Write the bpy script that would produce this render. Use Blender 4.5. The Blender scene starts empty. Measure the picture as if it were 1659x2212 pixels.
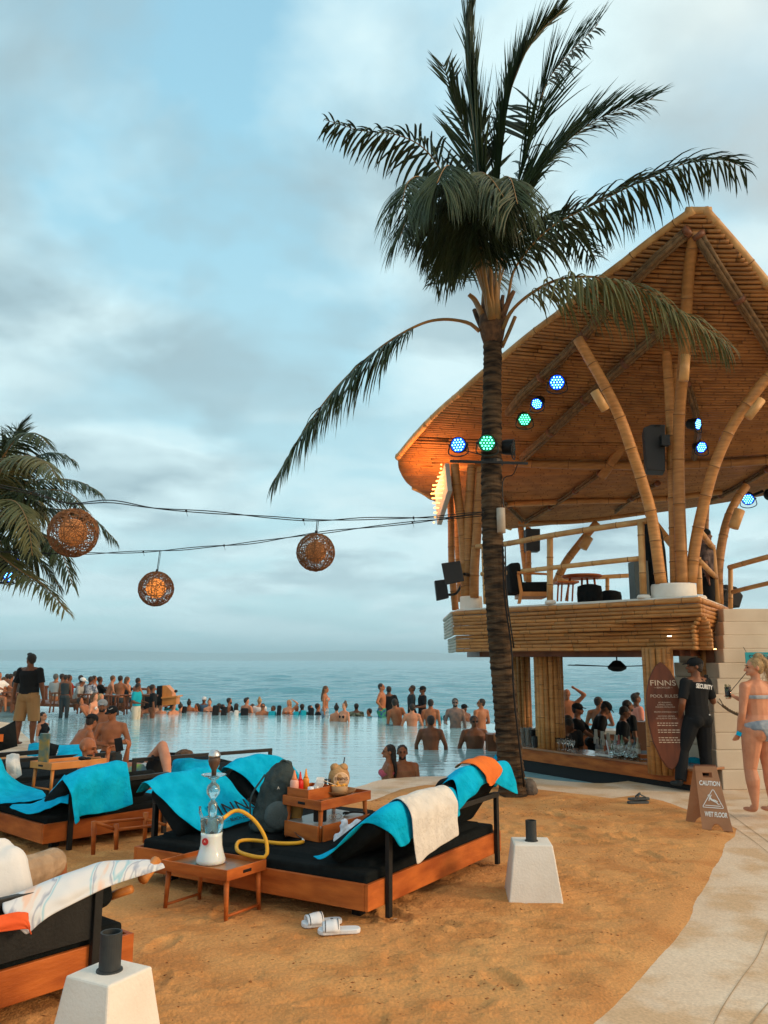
import bpy, math, random
import numpy as np
from mathutils import Vector, Matrix, noise
R = math.radians
random.seed(7)
scene = bpy.context.scene
COL = scene.collection
V = Vector
# ---------------------------------------------------------------- camera
F = 1755.0; TH = math.atan(319 / 1755.0); H = 1.7
cT, sT = math.cos(TH), math.sin(TH)
cam_d = bpy.data.cameras.new('camera'); cam = bpy.data.objects.new('camera', cam_d); COL.objects.link(cam)
cam.location = (0, 0, H); cam.rotation_euler = (math.pi / 2 + TH, 0, 0)
cam_d.sensor_fit = 'VERTICAL'; cam_d.sensor_height = 36; cam_d.lens = F / 2212 * 36
cam_d.clip_start = 0.05; cam_d.clip_end = 60000
scene.camera = cam
# ---------------------------------------------------------------- world, sun, exposure
SUN_AZ, SUN_EL = 108, 20
w = bpy.data.worlds.new('World'); scene.world = w; w.use_nodes = True
nt = w.node_tree; N = nt.nodes; L = nt.links; N.clear()
def nn(t, **k):
    n = N.new(t)
    for a, b in k.items(): setattr(n, a, b)
    return n
out = nn('ShaderNodeOutputWorld'); bg = nn('ShaderNodeBackground'); bg.inputs[1].default_value = 0.1
L.new(bg.outputs[0], out.inputs[0])
sky = nn('ShaderNodeTexSky', sky_type='NISHITA', sun_disc=False, sun_elevation=R(SUN_EL), sun_rotation=R(SUN_AZ))
sky.air_density = 1.2; sky.dust_density = 1.5; sky.ozone_density = 2.0
tc = nn('ShaderNodeTexCoord'); sp = nn('ShaderNodeSeparateXYZ'); L.new(tc.outputs['Generated'], sp.inputs[0])
def mth(op, a, b=None, c=None):
    m = nn('ShaderNodeMath', operation=op)
    for i, q in enumerate((a, b, c)):
        if q is None: continue
        if isinstance(q, (int, float)): m.inputs[i].default_value = q
        else: L.new(q, m.inputs[i])
    return m.outputs[0]
def ramp(fac, stops):
    r = nn('ShaderNodeValToRGB'); L.new(fac, r.inputs[0]); e = r.color_ramp.elements
    while len(e) < len(stops): e.new(.5)
    for i, (p, c) in enumerate(stops): e[i].position = p; e[i].color = (*c, 1) if len(c) == 3 else c
    return r.outputs[0]
def mix(f, a, b, bt='MIX'):
    m = nn('ShaderNodeMix', data_type='RGBA', blend_type=bt)
    for i, q in ((0, f), (6, a), (7, b)):
        if isinstance(q, (int, float)): m.inputs[i].default_value = q
        elif isinstance(q, tuple): m.inputs[i].default_value = (*q, 1)
        else: L.new(q, m.inputs[i])
    return m.outputs[2]
zz = mth('MAXIMUM', sp.outputs[2], 0.0)
zd = mth('ADD', zz, 0.16)
cb = nn('ShaderNodeCombineXYZ')
L.new(mth('DIVIDE', sp.outputs[0], zd), cb.inputs[0]); L.new(mth('DIVIDE', sp.outputs[1], zd), cb.inputs[1])
def wnoise(scale, det, rough, off, dist=0.0):
    mp = nn('ShaderNodeMapping'); L.new(cb.outputs[0], mp.inputs[0]); mp.inputs[1].default_value = off
    n = nn('ShaderNodeTexNoise'); L.new(mp.outputs[0], n.inputs[0])
    n.inputs['Scale'].default_value = scale; n.inputs['Detail'].default_value = det
    n.inputs['Roughness'].default_value = rough; n.inputs['Distortion'].default_value = dist
    return n.outputs[0]
n1 = wnoise(1.5, 8, .50, (8.6, 2.5, 10), .2); n2 = wnoise(2.0, 9, .50, (10.0, 6.9, 10), .25); n3 = wnoise(.8, 4, .5, (3.4, .8, 10))
# base: blue sky filtered into teal, brighter low down
grad = ramp(zz, [(0.0, (4.5, 7.0, 7.6)), (.06, (4.5, 6.9, 7.5)), (.14, (4.3, 6.6, 7.1)), (.30, (4.0, 6.4, 7.1)), (.55, (3.0, 5.8, 7.1)), (1.0, (2.0, 3.8, 5.4))])
base = mix(0.18, grad, sky.outputs[0])
white = mix(ramp(n1, [(.39, (0, 0, 0)), (.55, (1, 1, 1))]), base, (5.4, 7.0, 7.3))
dark_m = ramp(n2, [(.44, (0, 0, 0)), (.60, (1, 1, 1))])
dark_s = mth('MULTIPLY', dark_m, ramp(n3, [(.38, (.1, .1, .1)), (.56, (1, 1, 1))]))
dark_s = mth('MULTIPLY', dark_s, ramp(zz, [(.02, (0, 0, 0)), (.14, (1, 1, 1))]))
cl = mix(dark_s, white, (2.8, 3.95, 4.4))
# warm, brighter sky on the sun's side
dt = nn('ShaderNodeVectorMath', operation='DOT_PRODUCT'); L.new(tc.outputs['Generated'], dt.inputs[0])
az, el = R(SUN_AZ), R(SUN_EL)
SD = V((math.sin(az) * math.cos(el), math.cos(az) * math.cos(el), math.sin(el)))
dt.inputs[1].default_value = SD
cl = mix(ramp(dt.outputs['Value'], [(.15, (0, 0, 0)), (1.0, (.75, .75, .75))]), cl, (10.5, 7.6, 5.4))
L.new(cl, bg.inputs[0])
sd = bpy.data.lights.new('sun', 'SUN'); sun = bpy.data.objects.new('sun', sd); COL.objects.link(sun)
sd.energy = 1.5; sd.angle = R(14); sd.color = (1, .68, .40)
sun.rotation_euler = SD.to_track_quat('Z', 'Y').to_euler()
scene.view_settings.view_transform = 'Standard'; scene.view_settings.look = 'None'
scene.view_settings.exposure = 0.46; scene.view_settings.gamma = 1.0; scene.view_settings.use_curve_mapping = False
scene.cycles.max_bounces = 8; scene.cycles.transparent_max_bounces = 16; scene.cycles.use_denoising = True
scene.cycles.volume_bounces = 1
# ---------------------------------------------------------------- picture <-> place
def ray(x, y):
    u = (x - 829.5) / F; v = (1106 - y) / F
    return u, cT - v * sT, sT + v * cT
def P(x, y, Y):
    r = ray(x, y); k = Y / r[1]; return V((r[0] * k, Y, H + r[2] * k))
def G(x, y, z=0.0):
    r = ray(x, y); k = (z - H) / r[2]; return V((r[0] * k, r[1] * k, z))
def Cx(x, Y, z):
    return V(((x - 829.5) / F * (Y * cT + (z - H) * sT), Y, z))
def lerp(a, b, t): return a + (b - a) * t
# ---------------------------------------------------------------- materials
MATS = {}
def mat(name, c1, c2=None, scale=8.0, rough=.6, bump=0.0, bscale=40.0, stretch=(1, 1, 1), metal=0.0, spec=.4, coat=0, trans=0, emis=None, es=0, lo=.35, hi=.65, detail=5, alpha=None, sub=0, sheen=0, rnd=0, bdet=4):
    if name in MATS: return MATS[name]
    m = bpy.data.materials.new(name); m.use_nodes = True; MATS[name] = m
    t = m.node_tree; b = t.nodes['Principled BSDF']; ln = t.links.new
    b.inputs['Base Color'].default_value = (*c1, 1); b.inputs['Roughness'].default_value = rough
    b.inputs['Metallic'].default_value = metal; b.inputs['Specular IOR Level'].default_value = spec
    b.inputs['Coat Weight'].default_value = coat; b.inputs['Transmission Weight'].default_value = trans
    if sheen: b.inputs['Sheen Weight'].default_value = sheen; b.inputs['Sheen Roughness'].default_value = .5
    if sub: b.inputs['Subsurface Weight'].default_value = sub; b.inputs['Subsurface Radius'].default_value = (.02, .008, .004)
    if alpha is not None: b.inputs['Alpha'].default_value = alpha
    if emis: b.inputs['Emission Color'].default_value = (*emis, 1); b.inputs['Emission Strength'].default_value = es
    co = t.nodes.new('ShaderNodeTexCoord'); mp = t.nodes.new('ShaderNodeMapping'); mp.inputs['Scale'].default_value = stretch
    ln(co.outputs['Object'], mp.inputs[0])
    if c2:
        n = t.nodes.new('ShaderNodeTexNoise'); n.inputs['Scale'].default_value = scale; n.inputs['Detail'].default_value = detail
        ln(mp.outputs[0], n.inputs[0])
        r = t.nodes.new('ShaderNodeValToRGB'); r.color_ramp.elements[0].position = lo; r.color_ramp.elements[1].position = hi
        r.color_ramp.elements[0].color = (*c1, 1); r.color_ramp.elements[1].color = (*c2, 1)
        ln(n.outputs[0], r.inputs[0]); ln(r.outputs[0], b.inputs['Base Color'])
        if rnd:
            oi = t.nodes.new('ShaderNodeObjectInfo'); r2 = t.nodes.new('ShaderNodeValToRGB'); ln(oi.outputs['Random'], r2.inputs[0]); r2.color_ramp.elements[0].color = (1 - rnd, 1 - rnd * 1.1, 1 - rnd * 1.2, 1); r2.color_ramp.elements[1].color = (1 + rnd, 1 + rnd, 1 + rnd * 1.1, 1)
            mx = t.nodes.new('ShaderNodeMix'); mx.data_type = 'RGBA'; mx.blend_type = 'MULTIPLY'; mx.inputs[0].default_value = 1; ln(r.outputs[0], mx.inputs[6]); ln(r2.outputs[0], mx.inputs[7]); ln(mx.outputs[2], b.inputs['Base Color'])
    if bump:
        n = t.nodes.new('ShaderNodeTexNoise'); n.inputs['Scale'].default_value = bscale; n.inputs['Detail'].default_value = bdet
        ln(mp.outputs[0], n.inputs[0]); bp = t.nodes.new('ShaderNodeBump'); bp.inputs['Strength'].default_value = min(1, bump)
        bp.inputs['Distance'].default_value = .02; ln(n.outputs[0], bp.inputs['Height']); ln(bp.outputs[0], b.inputs['Normal'])
    return m
bamboo = mat('bamboo', (.50, .23, .065), (.36, .155, .042), 5, .5, .25, 30, (1, 1, 6), rnd=.18)
bamboo_node = mat('bamboo_node', (.18, .085, .03), rough=.7)
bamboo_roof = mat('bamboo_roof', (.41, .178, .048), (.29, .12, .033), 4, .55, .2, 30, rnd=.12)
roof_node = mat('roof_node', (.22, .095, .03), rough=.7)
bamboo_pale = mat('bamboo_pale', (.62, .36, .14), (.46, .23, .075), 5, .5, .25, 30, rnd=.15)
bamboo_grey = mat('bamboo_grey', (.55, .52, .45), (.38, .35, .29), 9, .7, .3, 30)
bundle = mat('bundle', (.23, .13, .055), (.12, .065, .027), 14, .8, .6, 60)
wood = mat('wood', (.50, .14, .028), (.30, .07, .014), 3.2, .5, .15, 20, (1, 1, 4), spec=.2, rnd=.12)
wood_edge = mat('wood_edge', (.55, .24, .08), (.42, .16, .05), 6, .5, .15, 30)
wood_orange = mat('wood_orange', (.62, .25, .06), (.48, .17, .035), 4, .45, .15, 30)  # brighter, more orange timber with this colour of its own
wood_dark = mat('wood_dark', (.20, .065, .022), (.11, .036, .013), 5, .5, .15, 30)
cushion = mat('cushion', (.007, .010, .011), (.011, .015, .016), 20, .95, .5, 350, spec=.12)
steel = mat('steel', (.008, .010, .011), (.014, .016, .016), 12, .45, .1, 60, spec=.3)
towel = mat('towel', (.004, .45, .72), (.000, .35, .58), 9, .95, .8, 24, spec=.08, bdet=10)
towel2 = mat('towel2', (.000, .34, .56), (.000, .25, .43), 12, .95, .8, 24, spec=.08, bdet=10)
white_cloth = mat('white_cloth', (.72, .70, .64), (.60, .585, .54), 10, .95, .7, 30, bdet=10, spec=.1)
plaster = mat('plaster', (.78, .75, .68), (.70, .66, .58), 4, .85, .15, 60)
black = mat('black', (.006, .007, .008), rough=.5, spec=.25)
black_cloth = mat('black_cloth', (.006, .008, .009), (.011, .013, .014), 14, .9, .3, 60, spec=.12)
rubber = mat('rubber', (.055, .065, .065), (.08, .09, .09), 20, .7, .3, 100)
glass = mat('glass', (.9, .97, .97), rough=.03, trans=1.0)
chrome = mat('chrome', (.6, .6, .6), rough=.25, metal=1)
trunk_m = mat('trunk', (.125, .08, .045), (.022, .017, .013), 2.2, .95, 1.0, 14, (1.6, 1.6, 9), lo=.36, hi=.62, detail=7, spec=.15)
leaf_m = mat('leaf', (.020, .045, .018), (.050, .072, .024), 3, .5, 0, spec=.3)
leaf_old = mat('leaf_old', (.16, .15, .045), (.075, .10, .035), 2.0, .5, 0, spec=.4)
rachis_m = mat('rachis', (.30, .15, .04), (.19, .12, .04), 6, .5)
husk = mat('husk', (.17, .085, .04), (.06, .036, .022), 12, .9, .8, 60)
skinA = mat('skin_fair', (0.6, 0.27, 0.15), (0.5, 0.2, 0.105), 9, .5, .15, 60, spec=.35, rnd=.16)
skinB = mat('skin_tan', (0.37, 0.135, 0.055), (0.28, 0.095, 0.038), 9, .5, .15, 60, spec=.35, rnd=.16)
skinC = mat('skin_brown', (0.19, 0.07, 0.03), (0.13, 0.047, 0.02), 9, .5, .15, 60, spec=.35, rnd=.16)
hair_black = mat('hair_black', (.012, .010, .009), (.03, .022, .017), 30, .6, .8, 90)
hair_brown = mat('hair_brown', (.075, .04, .02), (.14, .075, .035), 25, .6, .8, 90)
hair_blond = mat('hair_blond', (.50, .33, .15), (.30, .18, .08), 25, .6, 1, 90)
# ---------------------------------------------------------------- tagging
def tag(o, label=None, cat=None, group=None, kind=None):
    if label: o['label'] = label
    if cat: o['category'] = cat
    if group: o['group'] = group
    if kind: o['kind'] = kind
    return o
def empty(name, loc=(0, 0, 0), rz=0.0, label=None, cat=None, group=None, kind=None, parent=None):
    o = bpy.data.objects.new(name, None); COL.objects.link(o); o.location = loc; o.rotation_euler = (0, 0, rz)
    o.empty_display_size = .1
    if parent: o.parent = parent
    return tag(o, label, cat, group, kind)
def link_mesh(name, me, parent=None):
    o = bpy.data.objects.new(name, me); COL.objects.link(o)
    if parent: o.parent = parent
    return o
def copy_tree(o, parent=None):
    c = o.copy(); COL.objects.link(c)
    if parent: c.parent = parent
    for ch in list(o.children): copy_tree(ch, c)
    return c
# ---------------------------------------------------------------- mesh builder
def frames(pts, up=None):
    n = len(pts); T = []
    for i in range(n):
        a = pts[max(0, i - 1)]; b = pts[min(n - 1, i + 1)]; d = (b - a)
        T.append(d.normalized() if d.length > 1e-9 else V((0, 0, 1)))
    u = up or (V((0, 0, 1)) if abs(T[0].z) < .9 else V((1, 0, 0)))
    out = []
    s = T[0].cross(u).normalized()
    for i in range(n):
        if i:
            q = T[i - 1].rotation_difference(T[i]); s = q @ s
        s = (s - T[i] * s.dot(T[i])).normalized()
        out.append((T[i], s, T[i].cross(s)))
    return out
def smooth(pts, k=4):
    """Catmull-Rom through the points"""
    pts = [V(p) for p in pts]
    if len(pts) < 3: return [pts[0].lerp(pts[-1], i / k) for i in range(k + 1)]
    o = []; q = [pts[0] * 2 - pts[1]] + pts + [pts[-1] * 2 - pts[-2]]
    for i in range(1, len(q) - 2):
        a, b, c, d = q[i - 1:i + 3]
        for j in range(k):
            t = j / k
            o.append(.5 * ((2 * b) + (c - a) * t + (2 * a - 5 * b + 4 * c - d) * t * t + (3 * b - a - 3 * c + d) * t ** 3))
    o.append(pts[-1]); return o
def resample(pts, step):
    d = [0]
    for a, b in zip(pts, pts[1:]): d.append(d[-1] + (b - a).length)
    tot = d[-1]; n = max(1, round(tot / step)); o = []; j = 0
    for i in range(n + 1):
        s = tot * i / n
        while j < len(d) - 2 and d[j + 1] < s: j += 1
        seg = d[j + 1] - d[j] or 1
        o.append(pts[j].lerp(pts[j + 1], min(1, max(0, (s - d[j]) / seg))))
    return o
class MB:
    def __init__(s): s.v = []; s.f = []; s.m = []
    def add(s, vs, fs, mi=0):
        o = len(s.v); s.v += [tuple(v) for v in vs]
        s.f += [tuple(o + i for i in f) for f in fs]
        s.m += ([mi] * len(fs) if isinstance(mi, int) else mi); return s
    def box(s, c, size, rot=None, mi=0):
        c = V(c); hx, hy, hz = size[0] / 2, size[1] / 2, size[2] / 2
        vs = [V((x, y, z)) for x in (-hx, hx) for y in (-hy, hy) for z in (-hz, hz)]
        if rot is not None: vs = [rot @ v for v in vs]
        return s.add([c + v for v in vs], [(0, 1, 3, 2), (4, 6, 7, 5), (0, 4, 5, 1), (2, 3, 7, 6), (0, 2, 6, 4), (1, 5, 7, 3)], mi)
    def bar(s, a, b, wd, ht, up=V((0, 0, 1)), mi=0):
        a = V(a); b = V(b); d = (b - a); t = d.normalized()
        if abs(t.dot(up)) > .95: up = V((0, 1, 0))
        sx = t.cross(up).normalized(); uz = sx.cross(t)
        rot = Matrix((t, sx, uz)).transposed()
        return s.box((a + b) / 2, (d.length, wd, ht), rot, mi)
    def tube(s, pts, r, n=8, mi=0, cap=True, up=None, ell=None):
        pts = [V(p) for p in pts]; fr = frames(pts, up); vs = []; fs = []; ms = []
        if isinstance(r, (int, float)): r = [r] * len(pts)
        for p, (t, a, b), q in zip(pts, fr, r):
            qa, qb = (q, q) if not isinstance(q, tuple) else q
            for i in range(n):
                an = 2 * math.pi * i / n; vs.append(p + a * (math.cos(an) * qa) + b * (math.sin(an) * qb))
        mis = mi if isinstance(mi, list) else None
        for k in range(len(pts) - 1):
            for i in range(n):
                j = (i + 1) % n; fs.append((k * n + i, k * n + j, k * n + n + j, k * n + n + i)); ms.append(mis[k] if mis else mi)
        if cap:
            fs.append(tuple(range(n))[::-1]); fs.append(tuple(range((len(pts) - 1) * n, len(pts) * n))); ms += [mis[0] if mis else mi] * 2
        return s.add(vs, fs, ms)
    def ell(s, c, r, rot=None, nu=12, nv=8, mi=0):
        c = V(c); vs = []; fs = []
        if isinstance(r, (int, float)): r = (r, r, r)
        vs.append(V((0, 0, r[2])))
        for i in range(1, nv):
            a = math.pi * i / nv
            for j in range(nu):
                b = 2 * math.pi * j / nu
                vs.append(V((r[0] * math.sin(a) * math.cos(b), r[1] * math.sin(a) * math.sin(b), r[2] * math.cos(a))))
        vs.append(V((0, 0, -r[2]))); last = len(vs) - 1
        for j in range(nu): fs.append((0, 1 + j, 1 + (j + 1) % nu))
        for i in range(nv - 2):
            for j in range(nu):
                a = 1 + i * nu + j; b = 1 + i * nu + (j + 1) % nu; fs.append((a, a + nu, b + nu, b))
        for j in range(nu): fs.append((last, last - nu + (j + 1) % nu, last - nu + j))
        if rot is not None: vs = [rot @ v for v in vs]
        return s.add([c + v for v in vs], fs, mi)
    def lathe(s, c, prof, n=20, mi=0, rot=None):
        c = V(c); vs = []; fs = []
        for (r, z) in prof:
            for i in range(n):
                a = 2 * math.pi * i / n; v = V((r * math.cos(a), r * math.sin(a), z)); vs.append(c + (rot @ v if rot is not None else v))
        for k in range(len(prof) - 1):
            for i in range(n):
                j = (i + 1) % n; fs.append((k * n + i, k * n + j, k * n + n + j, k * n + n + i))
        fs.append(tuple(range(n))[::-1]); fs.append(tuple(range((len(prof) - 1) * n, len(prof) * n)))
        return s.add(vs, fs, mi)
    def prism(s, poly, z0, z1, mi=0):
        n = len(poly); vs = [V((p[0], p[1], z0)) for p in poly] + [V((p[0], p[1], z1)) for p in poly]
        fs = [tuple(range(n))[::-1], tuple(range(n, 2 * n))] + [(i, (i + 1) % n, n + (i + 1) % n, n + i) for i in range(n)]
        return s.add(vs, fs, mi)
    def solid(s, poly3, nrm, th, mi=0):
        n = len(poly3); nrm = V(nrm).normalized() * th
        vs = [V(p) for p in poly3] + [V(p) + nrm for p in poly3]
        fs = [tuple(range(n))[::-1], tuple(range(n, 2 * n))] + [(i, (i + 1) % n, n + (i + 1) % n, n + i) for i in range(n)]
        return s.add(vs, fs, mi)
    def grid(s, rows, mi=0):
        h = len(rows); wd = len(rows[0]); vs = [p for r in rows for p in r]
        return s.add(vs, [(i * wd + j, i * wd + j + 1, (i + 1) * wd + j + 1, (i + 1) * wd + j) for i in range(h - 1) for j in range(wd - 1)], mi)
    def build(s, name, mats, parent=None, sm=False, bevel=0, solidify=0, sub=0, remesh=0, smooths=0, local=True):
        me = bpy.data.meshes.new(name); vv = s.v
        if parent is not None and local:
            mi = parent_world(parent).inverted(); vv = [tuple(mi @ V(v)) for v in s.v]
        me.from_pydata(vv, [], s.f)
        for m in (mats if isinstance(mats, (list, tuple)) else [mats]): me.materials.append(m)
        if any(s.m): me.polygons.foreach_set('material_index', s.m)
        if sm: me.polygons.foreach_set('use_smooth', [True] * len(me.polygons))
        me.update(); o = link_mesh(name, me, parent)
        if remesh:
            m = o.modifiers.new('r', 'REMESH'); m.mode = 'VOXEL'; m.voxel_size = remesh; m.use_smooth_shade = True
            if smooths: m = o.modifiers.new('s', 'SMOOTH'); m.iterations = smooths; m.factor = .5
        if solidify: m = o.modifiers.new('t', 'SOLIDIFY'); m.thickness = solidify; m.offset = 0
        if sub: m = o.modifiers.new('u', 'SUBSURF'); m.levels = sub; m.render_levels = sub
        if bevel: m = o.modifiers.new('b', 'BEVEL'); m.width = bevel; m.segments = 2; m.limit_method = 'ANGLE'
        return o
def parent_world(p):
    m = Matrix.LocRotScale(p.location, p.rotation_euler, p.scale)
    return parent_world(p.parent) @ m if p.parent else m
def bamboo_pole(name, pts, r, parent, mats=None, n=10, node=.38, taper=1.0, k=5):
    """a bamboo cane along a curve: swollen nodes, dark rings"""
    pts = resample(smooth(pts, k), .12) if len(pts) > 2 else [V(pts[0]), V(pts[-1])]
    d = [0]
    for a, b in zip(pts, pts[1:]): d.append(d[-1] + (b - a).length)
    tot = d[-1]; st = [(x, 0) for x in d]
    s = node * random.uniform(.3, .9)
    while s < tot - .05:
        st += [(s - .016, 1), (s - .006, 2), (s + .006, 3), (s + .018, 4)]; s += node * random.uniform(.85, 1.15)
    st = sorted(x for x in st if 0 <= x[0] <= tot)
    P_ = []; rr = []; mi = []; j = 0
    for s_, kd in st:
        j = 0
        while j < len(d) - 2 and d[j + 1] < s_: j += 1
        P_.append(pts[j].lerp(pts[j + 1], (s_ - d[j]) / ((d[j + 1] - d[j]) or 1)))
        q = r * lerp(1, taper, s_ / tot); rr.append(q * (1.09 if kd in (2, 3) else (1.0 if kd != 4 else .985))); mi.append(1 if kd == 2 else 0)
    mb = MB(); mb.tube(P_, rr, n, mi)
    return mb.build(name, mats or [bamboo, bamboo_node], parent, sm=True)
def text(name, s, size, m, loc, rot, parent=None, ext=.002, align='CENTER', sx=1.0, sp=1.0, bold=False):
    c = bpy.data.curves.new(name, 'FONT'); c.body = s; c.size = size; c.extrude = ext; c.align_x = align; c.align_y = 'CENTER'; c.space_character = sp
    if bold: c.offset = size * .028
    c.materials.append(m); o = bpy.data.objects.new(name, c); COL.objects.link(o)
    mw = Matrix.Translation(loc) @ (rot.to_4x4() if isinstance(rot, Matrix) else rot.to_matrix().to_4x4()) @ Matrix.Diagonal((sx, 1, 1, 1))
    if parent: o.parent = parent; mw = parent_world(parent).inverted() @ mw
    o.matrix_basis = mw; return o
def basis(xd, yd):
    xd = V(xd).normalized(); zd_ = xd.cross(V(yd)).normalized(); yd = zd_.cross(xd)
    return Matrix((xd, yd, zd_)).transposed()
# ================================================================ SETTING
def water(name, c, rough, scales, strength, fres=.5):
    m = bpy.data.materials.new(name); m.use_nodes = True; t = m.node_tree; ln = t.links.new; b = t.nodes['Principled BSDF']
    b.inputs['Base Color'].default_value = (*c, 1); b.inputs['Roughness'].default_value = rough
    b.inputs['IOR'].default_value = 1.33; b.inputs['Specular IOR Level'].default_value = fres
    co = t.nodes.new('ShaderNodeTexCoord'); prev = None
    for i, (sx, sy, det, dist) in enumerate(scales):
        mp = t.nodes.new('ShaderNodeMapping'); mp.inputs['Scale'].default_value = (sx, sy, 1); ln(co.outputs['Object'], mp.inputs[0])
        mp.inputs['Rotation'].default_value = (0, 0, .12 * (i - 1))
        n = t.nodes.new('ShaderNodeTexNoise'); n.inputs['Scale'].default_value = 1; n.inputs['Detail'].default_value = det; n.inputs['Distortion'].default_value = .6
        ln(mp.outputs[0], n.inputs[0]); bp = t.nodes.new('ShaderNodeBump'); bp.inputs['Strength'].default_value = strength
        bp.inputs['Distance'].default_value = dist; ln(n.outputs[0], bp.inputs['Height'])
        if prev: ln(prev, bp.inputs['Normal'])
        prev = bp.outputs[0]
    ln(prev, b.inputs['Normal']); return m
pool_m = water('pool_water', (.34, .62, .68), .02, [(.9, 3.2, 2, .014), (3.6, 11, 3, .004)], 1.0, .9)
sea_m = water('sea_water', (.10, .31, .39), .12, [(.12, .35, 5, 1.3), (.9, 2.2, 4, .22)], 1.0, .62)
SEA = -5.0; WZ = -.12
# sea: one displaced sheet out to the horizon
def sea_mesh():
    ys = np.concatenate([np.geomspace(32, 700, 330), np.geomspace(760, 45000, 26)]); us = np.linspace(-1.15, 1.15, 260)
    Y, U = np.meshgrid(ys, us, indexing='ij'); X = Y * U
    rng = np.random.RandomState(3); Z = np.zeros_like(X)
    for i in range(26):
        a = rng.normal(0, .28) + math.pi / 2; lam = rng.uniform(2.2, 13); k = 2 * math.pi / lam; ph = rng.uniform(0, 6.3)
        Z += .011 * lam ** .8 * np.sin(k * (X * math.cos(a) + Y * math.sin(a)) + ph + .7 * np.sin(X * .021 * (i % 5 + 1) + i))
    for yc, x0, x1, am in ((176, -70, 28, .62), (150, -10, 60, .5), (205, 5, 90, .5), (255, -150, -20, .55), (122, -60, 10, .28), (320, -60, 140, .5)):
        yl = yc + 4 * np.sin(X * .06 + yc); wv = np.exp(-((Y - yl) / 3.2) ** 2) * (1 / (1 + np.exp(-(X - x0) / 6))) * (1 / (1 + np.exp((X - x1) / 6)))
        Z += am * wv * (1 + .4 * np.sin(X * .23 + yc))
    Z *= np.clip(700 / Y, 0, 1) ** 1.0
    n, m_ = X.shape; vs = np.stack([X.ravel(), Y.ravel(), (Z + SEA).ravel()], 1)
    i = np.arange((n - 1) * m_).reshape(n - 1, m_)[:, :-1].ravel(); f = np.stack([i, i + 1, i + m_ + 1, i + m_], 1)
    me = bpy.data.meshes.new('sea'); me.vertices.add(len(vs)); me.vertices.foreach_set('co', vs.ravel())
    me.loops.add(f.size); me.loops.foreach_set('vertex_index', f.ravel().astype(np.int32)); me.polygons.add(len(f))
    me.polygons.foreach_set('loop_start', np.arange(0, f.size, 4, dtype=np.int32)); me.polygons.foreach_set('use_smooth', [True] * len(f))
    me.update(calc_edges=True); me.materials.append(sea_m); o = link_mesh('sea', me); tag(o, kind='structure')
sea_mesh()
mb = MB(); mb.add([(-45000, -300, SEA - .6), (45000, -300, SEA - .6), (45000, 40000, SEA - .6), (-45000, 40000, SEA - .6)], [(0, 1, 2, 3)])
tag(mb.build('sea_floor', mat('beach_bed', (.2, .17, .12), rough=.9)), kind='structure')
# headland far across the bay
hl = mat('headland', (.24, .27, .25), (.29, .30, .27), .002, .95)
def headland(Y, prof, dep):
    rows = []
    pts = []
    for i in range(len(prof) - 1):
        (x0, y0), (x1, y1) = prof[i], prof[i + 1]
        for k in range(8): pts.append((lerp(x0, x1, k / 8), lerp(y0, y1, k / 8)))
    pts.append(prof[-1])
    for q in range(7):
        a = q / 6; row = []
        for i, (x, y) in enumerate(pts):
            p = P(x, y, Y); hgt = max(1, p.z - SEA) * (1 + .05 * noise.noise(V((i * .31, q * .8, Y))))
            s = math.sin(a * math.pi * .5) ** .8
            row.append(V((p.x * (1 + dep * a / Y), Y + dep * (a - 1), SEA - 2 + hgt * s + 2 * s)))
        rows.append(row)
    mb = MB(); mb.grid(rows); return mb.build('hills', hl, sm=True)
h = headland(9500, [(-700, 1404), (-300, 1402), (60, 1404), (180, 1403), (330, 1406), (480, 1411), (600, 1411), (760, 1405), (900, 1408), (1000, 1415), (1110, 1423), (1180, 1425)], 900)
tag(h, kind='structure')
# haze between the viewer and the headland
mb = MB(); mb.box((0, 10000, 92), (30000, 20600, 200)); hz = mb.build('haze', [])
hm = bpy.data.materials.new('haze'); hm.use_nodes = True; t = hm.node_tree; t.nodes.clear()
o_ = t.nodes.new('ShaderNodeOutputMaterial'); pv = t.nodes.new('ShaderNodeVolumePrincipled'); pv.inputs['Color'].default_value = (.88, .97, 1, 1)
pv.inputs['Density'].default_value = .00021; pv.inputs['Anisotropy'].default_value = .8; t.links.new(pv.outputs[0], o_.inputs['Volume']); hz.data.materials.append(hm); tag(hz, kind='stuff')
# pool water
far_edge = [(-900, 1488), (-300, 1503), (60, 1514), (150, 1521), (252, 1528), (395, 1537), (795, 1549), (943, 1555), (1063, 1563), (1300, 1584), (1600, 1612)]
FE = [G(x, y, WZ) for x, y in far_edge]
mb = MB(); poly = [V((-40, 1.5, WZ)), V((9, 1.5, WZ))] + [V((9, 15, WZ))] + FE[::-1]
mb.add(poly, [tuple(range(len(poly)))])
tag(mb.build('pool_water', pool_m), kind='structure')
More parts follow.
